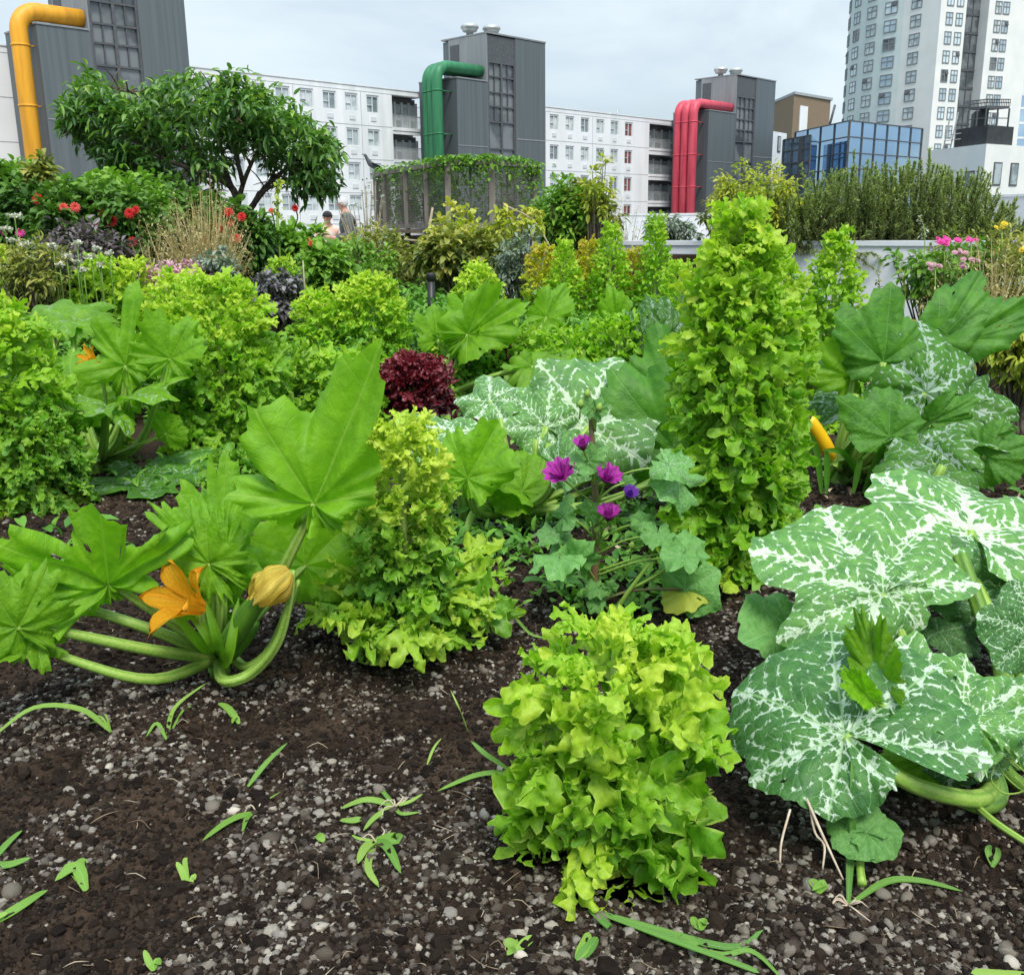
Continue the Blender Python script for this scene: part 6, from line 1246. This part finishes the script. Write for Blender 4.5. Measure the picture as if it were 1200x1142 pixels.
umbels('yarrow with flat white flower heads at the far left edge', 15, 6.3, [(17, 253, .045), (6, 268, .05), (30, 286, .05), (15, 282, .04), (40, 305, .03), (2, 312, .04), (34, 303, .025)], 221)
umbels('yarrow with small white heads scattered over the purple leaved plant', 95, 6.1, [(90, 285, .03), (115, 292, .028), (78, 300, .028), (107, 301, .028), (90, 307, .028), (62, 288, .02), (128, 298, .02), (70, 311, .02), (118, 310, .02), (98, 316, .02)], 222)
def tuft(name, label, cat, c, n, hgt, spread, mat, seed, w=.004, plume=True, zb=0):
    r = np.random.RandomState(seed); root = thing(name, label, cat, (c[0], c[1], zb)); st = MB(); pl = MB()
    for i in range(n):
        a = r.rand() * 2 * PI; k = spread * math.sqrt(r.rand()); h = hgt * r.uniform(.7, 1.05); b0 = A(c[0] + r.normal(0, .05), c[1] + r.normal(0, .05), zb); e = A(c[0] + k * math.cos(a), c[1] + k * math.sin(a), zb + h * (1 - .25 * k / spread))
        fa = r.rand() * PI; blade(st, [b0, (b0 + e) / 2 + A(-.15 * (e[0] - b0[0]), -.15 * (e[1] - b0[1]), .05), e], w * r.uniform(.6, 1.2), r.rand(), n=3, flat=A(math.cos(fa), math.sin(fa), .2))
        if plume:
            m = 16; t = r.rand(m) ** .8 * .45; pos = e + (b0 - e) * t[:, None] * A(.35, .35, .8) + r.normal(0, .010, (m, 3)); leaves(pl, pos, rdir(r, m, .8), r.uniform(.012, .03, m), r.uniform(.005, .010, m), r.rand(m), r, .2, 'oval')
    st.build('stalk', M[mat], root)
    if plume: pl.build('seed_head', M['straw'], root)
    return root
c = at(240, 300, 7.0); tuft('dry_grass', 'tuft of dry straw coloured grass below the peach tree', 'grass', c, 260, 1.42, .34, 'straw', 231, w=.005)
c = at(178, 300, 6.8); tuft('dry_grass', 'sparse dry stalks left of the main straw tuft', 'grass', c, 60, 1.15, .25, 'straw', 232)
c = at(430, 290, 9.0); tuft('dry_grass', 'brownish dry grass under the left corner of the wire cage', 'grass', c, 110, .78, .35, 'olive', 233, plume=False)
# sticks
def stick(label, pts, r0, mat='twig', name='garden_stick', cat='stick'):
    t = MB(); t.tube(pts, [r0] * (len(pts) - 1) + [r0 * .6], 6, smooth=3); return tag(t.build(name, M[mat], org=pts[0]), label, cat)
stick('thin white stick standing right of the purple plant', [at(358, 352, 6.2), at(355, 305, 6.2)], .007)
stick('leaning bare pole in front of the wire cage', [at(499, 292, 9.5), at(507, 243, 9.5)], .018)
stick('fallen pale stick in front of the wire cage', [at(474, 281, 9.3), at(500, 283, 9.2)], .012)
stick('bleached branch lying behind the yellow leaved vine', [at(568, 290, 9), at(598, 296, 9)], .012)
stick('long arching pale stem above the yellow leaved vine', [at(590, 240, 9.2), at(625, 258, 9.2), at(645, 290, 9)], .009)
t = MB(); p0 = G(505, 372); p0 = at(504.5, 352, 7.4); t.tube([A(p0[0], p0[1], 0), at(505, 325, 7.4)], [.028, .028], 14); o = thing('irrigation_post', 'short black plastic post among the ground cover', 'post', (p0[0], p0[1], 0)); t.build('post', M['plastic'], o)
t = MB(); t.lathe([(.0, .03), (.03, .03), (.034, .022), (.034, -.02), (.029, -.022)], at(505, 325, 7.4), n=14); t.build('cap', M['plastic'], o)
# pale flower spike
t = thing('flower_spike', 'tall pale flower spike rising behind the leafy dahlia', 'flower', (at(325, 260, 7.4)[0], 7.4, 0)); b = MB(); b.tube([A(at(325, 260, 7.4)[0], 7.4, 0), at(325, 255, 7.4), at(326, 212, 7.4)], [.012, .010, .006], 6); b.build('stem', M['petiole'], t)
b = MB(); r = np.random.RandomState(9); n = 60; f = r.rand(n); pos = at(325, 256, 7.4) + (at(326, 210, 7.4) - at(325, 256, 7.4)) * f[:, None] + r.normal(0, .012, (n, 3)); leaves(b, pos, rdir(r, n, .2), np.full(n, .035), np.full(n, .02), r.rand(n), r, .3, 'oval'); b.build('flower', M['yelgreen'], t)

bush('wild_shrub', 'brownish green undergrowth below the left part of the wire cage', 'shrub', at(450, 305, 10.5), (.55, .4, .32), 90, 26, .07, .03, 'olive', 245)
bush('wild_shrub', 'low green undergrowth right of the two people', 'shrub', at(415, 318, 9.6), (.40, .4, .25), 70, 26, .06, .03, 'shrub', 247)
# ground cover and mid bushes
def covr(name, label, px0, px1, py, Y, dY, hgt, n, L, Wd, mat, seed):
    r = np.random.RandomState(seed); a, b_ = at(px0, py, Y), at(px1, py, Y); t = MB(); xx = r.uniform(a[0], b_[0], n); yy = Y + (r.rand(n) - .5) * dY
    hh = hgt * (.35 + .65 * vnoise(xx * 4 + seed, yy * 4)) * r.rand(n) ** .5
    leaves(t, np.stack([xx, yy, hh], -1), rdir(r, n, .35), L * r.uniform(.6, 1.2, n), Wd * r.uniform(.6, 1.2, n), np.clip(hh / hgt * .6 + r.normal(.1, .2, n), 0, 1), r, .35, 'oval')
    return tag(t.build(name, M[mat], org=A((a[0] + b_[0]) / 2, Y, 0)), label, 'ground cover', kind='stuff')
covr('ground_cover', 'low green leafy cover in the middle distance round the black post', 375, 640, 320, 8.0, 2.6, .62, 9000, .06, .03, 'cover', 241)
covr('ground_cover', 'green leafy cover below the dahlias on the left', -60, 400, 335, 6.9, 1.4, .42, 6000, .06, .03, 'shrub', 242)
covr('ground_cover', 'mixed weedy growth in front of the dahlia bed', -60, 430, 340, 5.6, .9, .50, 5200, .05, .022, 'cover', 246)
covr('ground_cover', 'green leafy cover right of centre behind the yellow spires', 600, 860, 335, 7.4, 2.2, .45, 5200, .06, .03, 'cover', 243)
covr('ground_cover', 'mixed weeds at the foot of the white planter wall', 820, 1250, 350, 6.9, 1.6, .26, 3600, .055, .025, 'olive', 244)
bush('yellow_vine', 'sprawling vine with yellow green leaves in front of the wire cage', 'vine', at(545, 290, 9.2), (.42, .4, .34), 60, 16, .065, .042, 'yelgreen', 251, clr=.2)
bush('olive_shrub', 'olive leaved shrub under the yellow leaved vine', 'shrub', at(535, 300, 8.8), (.40, .3, .25), 70, 24, .07, .05, 'olive', 252)
bush('yellow_vine', 'trailing yellow leaved shoots right of the wire cage vine', 'vine', at(605, 268, 9.2), (.22, .3, .2), 20, 14, .07, .045, 'yelgreen', 253, clr=.2)
bush('bright_shrub', 'bright green bushy shrub at the right end of the wire cage', 'shrub', at(664, 256, 10.5), (.30, .4, .32), 90, 26, .075, .034, 'shrub', 254)
bush('mixed_shrub', 'green and brown shrub below the right block of windows', 'shrub', at(690, 255, 10.5), (.30, .35, .33), 70, 24, .085, .04, 'olive', 255)
tuft('brown_wild_plant', 'wispy brown dried plant in front of the right block', 'plant', at(730, 265, 10.3), 70, 1.45, .30, 'olive', 256, zb=-.1)
t = bush('tall_weed', 'tall thin weed with yellow tips rising before the right block', 'weed', at(700, 225, 10.0), (.12, .12, .34), 20, 14, .07, .03, 'yelgreen', 257)
bush('grey_blue_plant', 'blue grey leaved plant right of the yellow vine', 'plant', at(608, 310, 8.2), (.22, .2, .24), 40, 26, .06, .02, 'grey', 258)
bush('grey_bush', 'small grey green bush on the planter wall beside the tallest tower', 'shrub', at(785, 272, 10.4), (.26, .22, .14), 40, 28, .06, .025, 'grey', 259, zb=.72)
bush('pruned_shrub', 'bare branched shrub behind the two people', 'shrub', at(430, 250, 15), (.45, .3, .5), 30, 3, .05, .03, 'grey', 260, srad=.02, zb=-.3, stemmat='twig')
bush('fennel_bush', 'airy yellow green bush left of the rosemary', 'shrub', at(885, 240, 9.4), (.42, .35, .36), 110, 40, .045, .022, 'yelgreen', 261, clr=.22, zb=.62)
bush('fennel_bush', 'paler wispy growth at the left foot of the airy yellow green bush', 'shrub', at(850, 252, 9.6), (.22, .25, .24), 50, 30, .04, .018, 'olive', 262, clr=.25, zb=.62)
b = MB(); r = np.random.RandomState(270)
# rosemary: upright shoots set with needles
RO = thing('rosemary_bush', 'large rosemary bush spilling over the white planter wall', 'rosemary', (at(1050, 280, 8.9)[0], 9.1, .7)); st = MB()
for i in range(900):
    px = 938 + 230 * r.rand(); yy = 9.0 + r.uniform(-.1, .75); q = at(px, 275, yy)
    prof = np.interp(px, [935, 975, 1060, 1120, 1170], [.40, .70, .76, .68, .26]); h = prof * r.uniform(.25, 1.05) * (1.25 if r.rand() < .07 else 1)
    b0 = A(q[0] + r.normal(0, .04), yy, .72); ln = (px - 1050) / 115
    e = b0 + A(ln * .16 + r.normal(0, .08), r.normal(-.05, .10), h)
    if i % 30 == 0: e = A(q[0], 8.55 + r.uniform(-.1, .1) , .70 + r.uniform(-.12, .05)); b0[1] = 8.75
    m = (b0 + e) / 2 + A(ln * .05 + r.normal(0, .03), r.normal(0, .03), .03)
    pp, _ = catmull([b0, m, e], np.ones(3), 6); st.tube(pp[::3], .004, 3, cap=False)
    L = np.linalg.norm(e - b0); n = int(30 + L * 230); f = r.rand(n) ** .75 * (len(pp) - 1.001); k = f.astype(int); pos = pp[k] + (pp[k + 1] - pp[k]) * (f - k)[:, None]
    tg = nrm(e - b0); d = tg * .75 + r.normal(0, .55, (n, 3)); leaves(b, pos, d, r.uniform(.022, .042, n), np.full(n, .010), np.clip(.15 + .55 * (f / len(pp)) ** 2 + r.normal(0, .12, n), 0, 1), r, .1, 'needle', .1)
b.build('foliage', M['rosemary'], RO); st.build('stem', M['bark'], RO)
bb = MB(); bb.box(A(2.2, 9.9, .62), (5.5, 1.0, .2)); o = bb.build('planter_soil', M['soil'], smooth=False); 
o['kind'] = 'structure'; o['label'] = 'soil filling the white planter'
# right hand flower bank
bush('wild_flower_bank', 'straw coloured tangle of seeding flowers at the right edge', 'plant', at(1160, 330, 6.4), (.42, .4, .34), 110, 30, .06, .014, 'olive', 271, clr=.25, stemmat='twig', srad=.006)
bush('leafy_plant', 'green leaved plant with pale pink flowers before the planter wall', 'plant', at(1110, 320, 6.3), (.28, .25, .2), 50, 24, .055, .028, 'shrub', 272)
tuft('dry_grass', 'dry yellow stalks hanging at the right edge', 'grass', at(1165, 330, 5.9), 130, .95, .42, 'straw', 273)
bush('lime_plant', 'lime green plant cut by the right edge below the dry stalks', 'plant', at(1200, 400, 4.9), (.12, .15, .22), 40, 26, .05, .025, 'yelgreen', 274)
bush('leafy_plant', 'low brown and green plant under the dry stalks', 'plant', at(1140, 400, 5.6), (.40, .3, .18), 60, 24, .05, .016, 'olive', 275)
def flwr(label, px, py, Y, s, mt, n=6, name='flower', seed=1):
    r = np.random.RandomState(seed); root = thing(name, label, 'flower', at(px, py + 40, Y)); t = MB()
    for i in range(n): petals(t, at(px, py, Y) + r.normal(0, s * .5, 3) * A(1.3, .6, .6), A(r.normal(0, .4), -.7, .8), 10, s * .6, s * .35, r, el=.4, layers=2)
    t.build('bloom', M[mt], root); t = MB(); t.tube([at(px, py + 55, Y + .05), at(px, py, Y)], .004, 5); t.build('stalk', M['petiole'], root)
flwr('bright magenta flower cluster against the white planter wall', 1107, 283, 6.0, .042, 'pink', 7, seed=281)
flwr('smaller magenta flower right of the bright cluster', 1138, 281, 6.1, .028, 'pink', 4, seed=282)
flwr('yellow flower at the top of the straw coloured tangle', 1174, 265, 6.2, .028, 'yellowfl', 4, seed=283)
flwr('yellow flower cut by the right edge', 1197, 292, 6.0, .03, 'yellowfl', 4, seed=284)
for i, (px, py, lb) in enumerate(((1122, 295, 'pale pink flower directly below the magenta cluster'), (1138, 305, 'pale pink flower pair right of centre in the flower bank'), (1127, 313, 'pale pink flower just above the long courgette leaf'), (1096, 310, 'pale pink flower nearest the white planter wall'))): flwr(lb, px, py, 5.95, .03, 'palepink', 5, seed=290 + i)
for i, (px, py, lb) in enumerate(((1078, 262, 'thin stem with white florets rising before the rosemary'), (1025, 318, 'thin bare weed in front of the planter wall'), (1055, 322, 'thin weed with dark seed head before planter wall'))):
    Y = 6.2; root = thing('wild_plant', lb, 'weed', A(at(px, 330, Y)[0], Y, 0)); t = MB(); t.tube([A(at(px + 4, 330, Y)[0], Y, .2), at(px + 6, py + 22, Y), at(px, py - 8, Y)], [.004, .003, .0015], 5, smooth=3); t.build('stem', M['petiole'], root)
    t = MB(); r = np.random.RandomState(300 + i); n = 26; f = r.rand(n); pos = at(px, py - 8, Y) + (at(px + 6, py + 22, Y) - at(px, py - 8, Y)) * f[:, None] + r.normal(0, .008, (n, 3)); leaves(t, pos, rdir(r, n, .3), np.full(n, .022), np.full(n, .012), r.rand(n), r, .2, 'oval'); t.build('florets', M['whitefl' if i == 0 else 'olive'], root)

# ------------------------------------------------------------------ peach tree
r = np.random.RandomState(400); YT = 11.0
TR = thing('peach_tree', 'peach tree with a wide dark green crown on the left', 'tree', (at(275, 300, YT)[0], YT, -.1))
tk = MB(); b0 = A(at(276, 300, YT)[0], YT, -.15); pc = lambda px, py, dy=0: at(px, py, YT + dy)
limbs = [([b0, pc(277, 268), pc(278, 238), pc(270, 218), pc(240, 190, .1), pc(195, 160, .1), pc(150, 140, .1)], .055),
         ([pc(279, 240), pc(285, 215, -.1), pc(300, 180, -.2), pc(320, 140, -.1)], .032), ([b0 + A(.06, .05, 0), pc(285, 270, .1), pc(297, 240, .1), pc(315, 215, .1), pc(345, 190, .15), pc(370, 165, .1)], .045),
         ([pc(297, 240, .1), pc(312, 222, .0), pc(330, 215, -.1), pc(352, 200, -.15)], .028), ([pc(278, 235), pc(265, 200, .2), pc(255, 150, .2), pc(250, 110, .1)], .032), ([pc(271, 219), pc(255, 210, -.2), pc(215, 195, -.3), pc(170, 175, -.3), pc(120, 130, -.2)], .034),
         ([pc(285, 216, -.1), pc(275, 170, -.3), pc(280, 130, -.3), pc(275, 100, -.2)], .028), ([b0 + A(-.05, 0, 0), pc(262, 260, .1), pc(258, 235, .2), pc(240, 210, .4), pc(200, 180, .4)], .03), ([pc(240, 190, .1), pc(215, 150, 0), pc(170, 115, -.1), pc(120, 100, 0)], .024)]
tips = []
for pts, r0 in limbs:
    tk.tube(pts, np.linspace(r0, r0 * .3, len(pts)), 8, smooth=4)
    pp, _ = catmull(pts, np.ones(len(pts)), 5); k0 = int(len(pp) * .45)
    for i in range(16):
        s = pp[r.randint(k0, len(pp))]; e = s + rdir(r, 1, .0)[0] * r.uniform(.12, .30); tk.tube([s, (s + e) / 2 + A(0, 0, .03), e], [.010, .007, .003], 5, smooth=2, cap=False)
tk.build('trunk', M['bark'], TR)
cl = []
# crown: clumps inside the outline seen in the photograph, with real depth
top = lambda px: np.interp(px, [68, 90, 100, 130, 160, 200, 235, 268, 290, 320, 350, 380, 400], [122, 105, 82, 96, 98, 84, 88, 78, 104, 112, 125, 150, 190])
bot = lambda px: np.interp(px, [68, 100, 130, 170, 200, 240, 252, 262, 290, 310, 330, 360, 385, 402], [135, 165, 190, 212, 222, 225, 212, 165, 165, 170, 222, 220, 222, 215])
for i in range(820):
    px = r.uniform(78, 388); t_, b_ = top(px), bot(px); py = t_ + (b_ - t_) * r.rand() ** .9; hw = .75 * math.sqrt(max(0, 1 - ((px - 235) / 175) ** 2)) * math.sqrt(max(.1, 1 - (2 * (py - t_) / (b_ - t_ + 1) - 1) ** 2)) + .08
    if vnoise(np.array(px / 26.0), np.array(py / 20.0)) < .30 and r.rand() < .8: continue
    cl.append((pc(px, py + 4, r.uniform(-1, 1) * hw), (py - t_) / (b_ - t_ + 1e-3)))
t = MB()
for c_, fy in cl:
    n = r.randint(9, 18); d = rdir(r, 1, .2)[0]; f = r.rand(n); pos = c_ + d * (f * .14)[:, None] + r.normal(0, .035, (n, 3))
    dirs = d * .5 + r.normal(0, .65, (n, 3)) + A(0, 0, -.05)
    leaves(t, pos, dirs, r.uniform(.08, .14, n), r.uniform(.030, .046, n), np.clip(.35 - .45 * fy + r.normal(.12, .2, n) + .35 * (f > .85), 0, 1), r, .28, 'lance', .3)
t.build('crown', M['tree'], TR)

# ------------------------------------------------------------------ wire cage, pigeon, people
CZ0, CZ1 = 1.0, 1.88
CG = thing('wire_cage', 'raised timber cage with wire mesh overgrown by a creeper', 'cage', (at(500, 265, 15.5)[0], 15.5, -.3))
cpts = [XY(440, 18.6, 209), XY(450, 17.9, 208), XY(475.5, 16.9, 205), XY(499.5, 16.0, 201), XY(524.5, 15.3, 196), XY(576.5, 15.3, 196), XY(626, 16.3, 203)]
wr = MB(); rl_ = MB()
for i, p in enumerate(cpts):
    tb = MB(); tb.box(A(p[0], p[1], (CZ1 + .04 + (-.3 if i == 2 else .9)) / 2), (.085, .085, CZ1 + .04 - (-.3 if i == 2 else .9))); tb.build('post', M['timber'], CG, smooth=False)
for p, q in zip(cpts[:-1], cpts[1:]):
    d = np.append(q - p, 0); L = np.linalg.norm(d); d /= L; ax = np.stack([d, A(d[1], -d[0], 0), KZ])
    for z in (CZ0, CZ1): rl_ = MB(); rl_.box(np.append((p + q) / 2, z), (L - .09, .06, .07), ax); rl_.build('rail', M['timber'], CG, smooth=False)
    for of_ in (A(0, 0), A(-.12, 1.1)):
        for x in np.arange(.03, L, .04):
            s_ = p + d[:2] * x + of_; wr.bar(np.append(s_, CZ0), np.append(s_, CZ1), .0032, 3)
        for z in np.arange(CZ0, CZ1, .04): wr.bar(np.append(p + of_, z), np.append(q + of_, z), .0032, 3)
    m_ = (p + q) / 2 - A(d[1], -d[0]) * .12
    tb = MB(); tb.box(np.append(m_, (CZ0 + CZ1) / 2), (.03, .03, CZ1 - CZ0 - .1)); tb.build('inner_post', M['timber'], CG, smooth=False)
wr.build('wire_mesh', M['wire'], CG, smooth=False)
bk = MB(); bp = [p + A(-.25, 1.5) for p in cpts]
bk.box(A(at(530, 265, 16.5)[0], 16.6, CZ0 - .08), (2.3, 1.6, .05)); bk.box(A(at(520, 280, 16.4)[0], 16.9, .3), (1.7, .9, 1.1)); bk.build('back_boards', M['bark'], CG, smooth=False)
vn = MB(); r = np.random.RandomState(410)
for p, q, dn in zip(cpts[:-1], cpts[1:], (40, 60, 80, 200, 320, 300)):
    f = r.rand(dn); hang = np.abs(r.normal(0, .10, dn)) * np.where(r.rand(dn) < .2, 3, 1); pos = np.stack([p[0] + (q[0] - p[0]) * f, p[1] + (q[1] - p[1]) * f + r.normal(0, .10, dn), CZ1 + .10 - hang], -1)
    leaves(vn, pos, rdir(r, dn, .2), r.uniform(.04, .09, dn), r.uniform(.03, .06, dn), r.rand(dn), r, .4, 'oval')
    dn2 = 420; f = r.rand(dn2); pos = np.stack([p[0] + (q[0] - p[0]) * f, p[1] + (q[1] - p[1]) * f + r.uniform(.15, .9, dn2), CZ1 - r.rand(dn2) ** 1.5 * .8], -1)
    leaves(vn, pos, rdir(r, dn2, .2), r.uniform(.04, .08, dn2), r.uniform(.03, .05, dn2), r.rand(dn2) * .4, r, .4, 'oval')
vn.build('creeper', M['shrub'], CG)
vn = MB(); p = cpts[-1]; n = 220; leaves(vn, np.stack([p[0] + r.normal(0, .07, n), p[1] + r.normal(0, .07, n), CZ1 + .05 - np.abs(r.normal(0, .25, n))], -1), rdir(r, n, .1), r.uniform(.04, .08, n), r.uniform(.03, .05, n), r.rand(n), r, .4, 'oval'); vn.build('creeper', M['shrub'], CG)

def skin(name, chains, parent, mat, sub=2, org=None):
    """chains: list of lists of (point, radius); points shared by value join up; first point is the root"""
    vs = []; es = []; rd_ = []; key = {}
    def vid(p, rr):
        k = tuple(np.round(p, 5))
        if k not in key: key[k] = len(vs); vs.append(p); rd_.append(rr)
        return key[k]
    for ch in chains:
        ids = [vid(np.asarray(p, float), rr) for p, rr in ch]; es += list(zip(ids[:-1], ids[1:]))
    o0 = A(*WORLDLOC(parent)) if parent is not None else np.asarray(org, float)
    me = bpy.data.meshes.new(name); me.from_pydata([tuple(v - o0) for v in vs], es, []); o = bpy.data.objects.new(name, me); COL.objects.link(o)
    sk = o.modifiers.new('skin', 'SKIN')
    for i, rr in enumerate(rd_): me.skin_vertices[0].data[i].radius = (rr, rr) if np.isscalar(rr) else rr
    me.skin_vertices[0].data[0].use_root = True
    sk.use_smooth_shade = True; ss = o.modifiers.new('sub', 'SUBSURF'); ss.levels = ss.render_levels = sub
    dg = bpy.context.evaluated_depsgraph_get(); me2 = bpy.data.meshes.new_from_object(o.evaluated_get(dg)); o.modifiers.clear(); o.data = me2; me2.materials.clear(); me2.materials.append(mat)
    for p_ in me2.polygons: p_.use_smooth = True
    if parent is not None: o.parent = parent
    else: o.location = o0
    return o
def person(label, foot, h, face, top_mat, hair_mat, bend, cap=False):
    """standing figure; face = horizontal facing direction, bend = forward lean in radians"""
    f = nrm(np.append(face, 0)); sd = A(-f[1], f[0], 0); foot = np.asarray(foot, float); root = thing('person', label, 'person', foot); k = h / 1.72
    def J(side, fwd, up): return foot + (sd * side + f * (fwd + (math.sin(bend) * max(0, up - .92))) + KZ * (up if up < .92 else .92 + (up - .92) * math.cos(bend))) * k
    pel, wst, chs, shl, nck, hd0, hd1, hd2 = J(0, 0, .94), J(0, .01, 1.10), J(0, 0, 1.28), J(0, 0, 1.40), J(0, .02, 1.50), J(0, .03, 1.55), J(0, .05, 1.61), J(0, .04, 1.67)
    def chains(g, legs=True, arms=True, head=True):
        c = [[(pel, .125 * k + g), (wst, .135 * k + g), (chs, .165 * k + g), (shl, .12 * k + g), (nck, .062 * k + g)]]
        if head: c.append([(nck, .055 * k + g), (hd0, .065 * k), (hd1, .085 * k), (hd2, .07 * k)])
        for s in (-1, 1):
            if arms: c.append([(shl, .12 * k + g), (J(s * .19, 0, 1.37), .075 * k + g), (J(s * .25, .03, 1.12), .055 * k + g), (J(s * .14, .25, 1.06), .036 * k + g)] + ([(J(s * .09, .33, 1.08), .032 * k), ] if not g else []))
            if legs: c.append([(pel, .125 * k + g), (J(s * .10, 0, .86), .085 * k + g), (J(s * .10, .02, .48), .055 * k + g), (J(s * .10, -.01, .09), .04 * k + g)] + ([(J(s * .10, .14, .035), .035 * k)] if not g else []))
        return c
    skin('body', chains(0), root, M['skin'])
    skin('jacket' if not cap else 'shirt', chains(.014, legs=False, head=False), root, M[top_mat])
    tr_ = [[(pel, .14 * k), (J(0, 0, 1.0), .135 * k)]] + [[(pel, .14 * k), (J(s * .10, 0, .86), .098 * k), (J(s * .10, .02, .48), .07 * k), (J(s * .10, -.01, .10), .06 * k)] for s in (-1, 1)]
    skin('trousers', tr_, root, M['trousers'])
    hb = MB(); V0, T0 = ico(3); up_ = nrm(hd2 - hd0); q = V0.copy(); kp_ = hd1 + up_ * .025 * k - f * .012 * k
    V = kp_ + q * .098 * k * A(1, 1, 1.02)
    w_ = (q @ f); lo = (q @ KZ); V = np.where(((lo < -.05) & (w_ > -.1))[:, None] | (lo < -.55)[:, None], hd1 + q * .055 * k, V)
    hb.add(V, T=T0); hb.build('cap' if cap else 'hair', M[hair_mat], root)
    if cap: hb = MB(); hb.box(kp_ + f * .11 * k + KZ * .01, (.13 * k, .10 * k, .012), np.stack([sd, f, KZ])); hb.build('cap_peak', M[hair_mat], root)
    ns = MB(); ns.lathe([(0, .028), (.012, .012), (.016, 0)], hd1 + f * .080 * k + KZ * -.005, f, 8)
    for s in (-1, 1): ns.lathe([(0, .012), (.022, .006), (.026, -.006)], hd1 + sd * s * .088 * k, sd * s, 8)
    ns.build('face_detail', M['skin'], root)
    for s in (-1, 1):   # hands: palm with five fingers closing in front of the body
        w0 = J(s * .09, .33, 1.08); hm = [[(w0, .026 * k), (w0 + f * .05 * k - sd * s * .02 * k, .030 * k)]]
        for i in range(4): b0_ = w0 + f * .06 * k + KZ * (.025 - .017 * i) * k - sd * s * .03 * k; hm.append([(w0 + f * .05 * k - sd * s * .02 * k, .030 * k), (b0_, .010 * k), (b0_ + f * .03 * k - sd * s * .015 * k, .009 * k), (b0_ + f * (.035 + .004 * (i % 2)) * k - sd * s * .04 * k, .008 * k)])
        hm.append([(w0 + f * .02 * k, .02 * k), (w0 + f * .045 * k + KZ * .045 * k, .011 * k), (w0 + f * .07 * k + KZ * .055 * k - sd * s * .02 * k, .009 * k)])
        skin('hand', hm, root, M['skin'], 1)
    return root
Yp = 21.0; zf = -.5
pa = at(407, 300, Yp); person('grey haired person in a dark jacket facing left behind the dahlias', (pa[0] + .1, Yp, zf), (at(401, 235, Yp)[2] - zf) * 1.03, (-1, -.25), 'jacket', 'hair', .12)
pb = at(384, 300, Yp + .6); person('person in black cap and peach patterned shirt left of the grey haired one', (pb[0], Yp + .6, zf), (at(384, 244.5, Yp + .6)[2] - zf) * .97, (.5, -.9), 'peach', 'cap', .1, cap=True)

# pigeon on the cage rail
pz = np.append(cpts[0], CZ1 + .035) + A(0, 0, 0); PG = thing('pigeon', 'dark pigeon perched on the left corner of the wire cage', 'bird', pz)
q = pz + A(0, 0, .10); fw = nrm((-.85, -.2, .25))
skin('body', [[(q, .055), (q + fw * .09 + KZ * .03, .055), (q + fw * .14 + KZ * .10, .030), (q + fw * .17 + KZ * .15, .030), (q + fw * .20 + KZ * .155, .018)], [(q, .055), (q - fw * .10, .035), (q - fw * .22 - KZ * .02, (.03, .012)), (q - fw * .30 - KZ * .03, (.035, .008))]], PG, M['pigeon'])
b = MB(); b.lathe([(.009, 0), (.006, .018), (0, .032)], q + fw * .212 + KZ * .152, nrm(fw - KZ * .4), 8); b.build('beak', M['beak'], PG)
for s in (-1, 1): b = MB(); b.tube([q + A(0, s * .025, -.03), q + A(-.01, s * .025, -.10)], .006, 5); b.tube([q + A(-.05, s * .025, -.098), q + A(.02, s * .025, -.098)], .005, 5); b.build('leg', M['beak'], PG)
for s in (-1, 1): b = MB(); sdv = nrm(np.cross(fw, KZ)); leaves(b, np.array([q + fw * .08 + sdv * s * .05 + KZ * .035, q + fw * .05 + sdv * s * .055 + KZ * .02]), np.stack([-fw, -fw]), A(.22, .20), A(.07, .06), A(.3, .5), np.random.RandomState(3), .1, 'oval'); b.build('wing', M['pigeon'], PG)
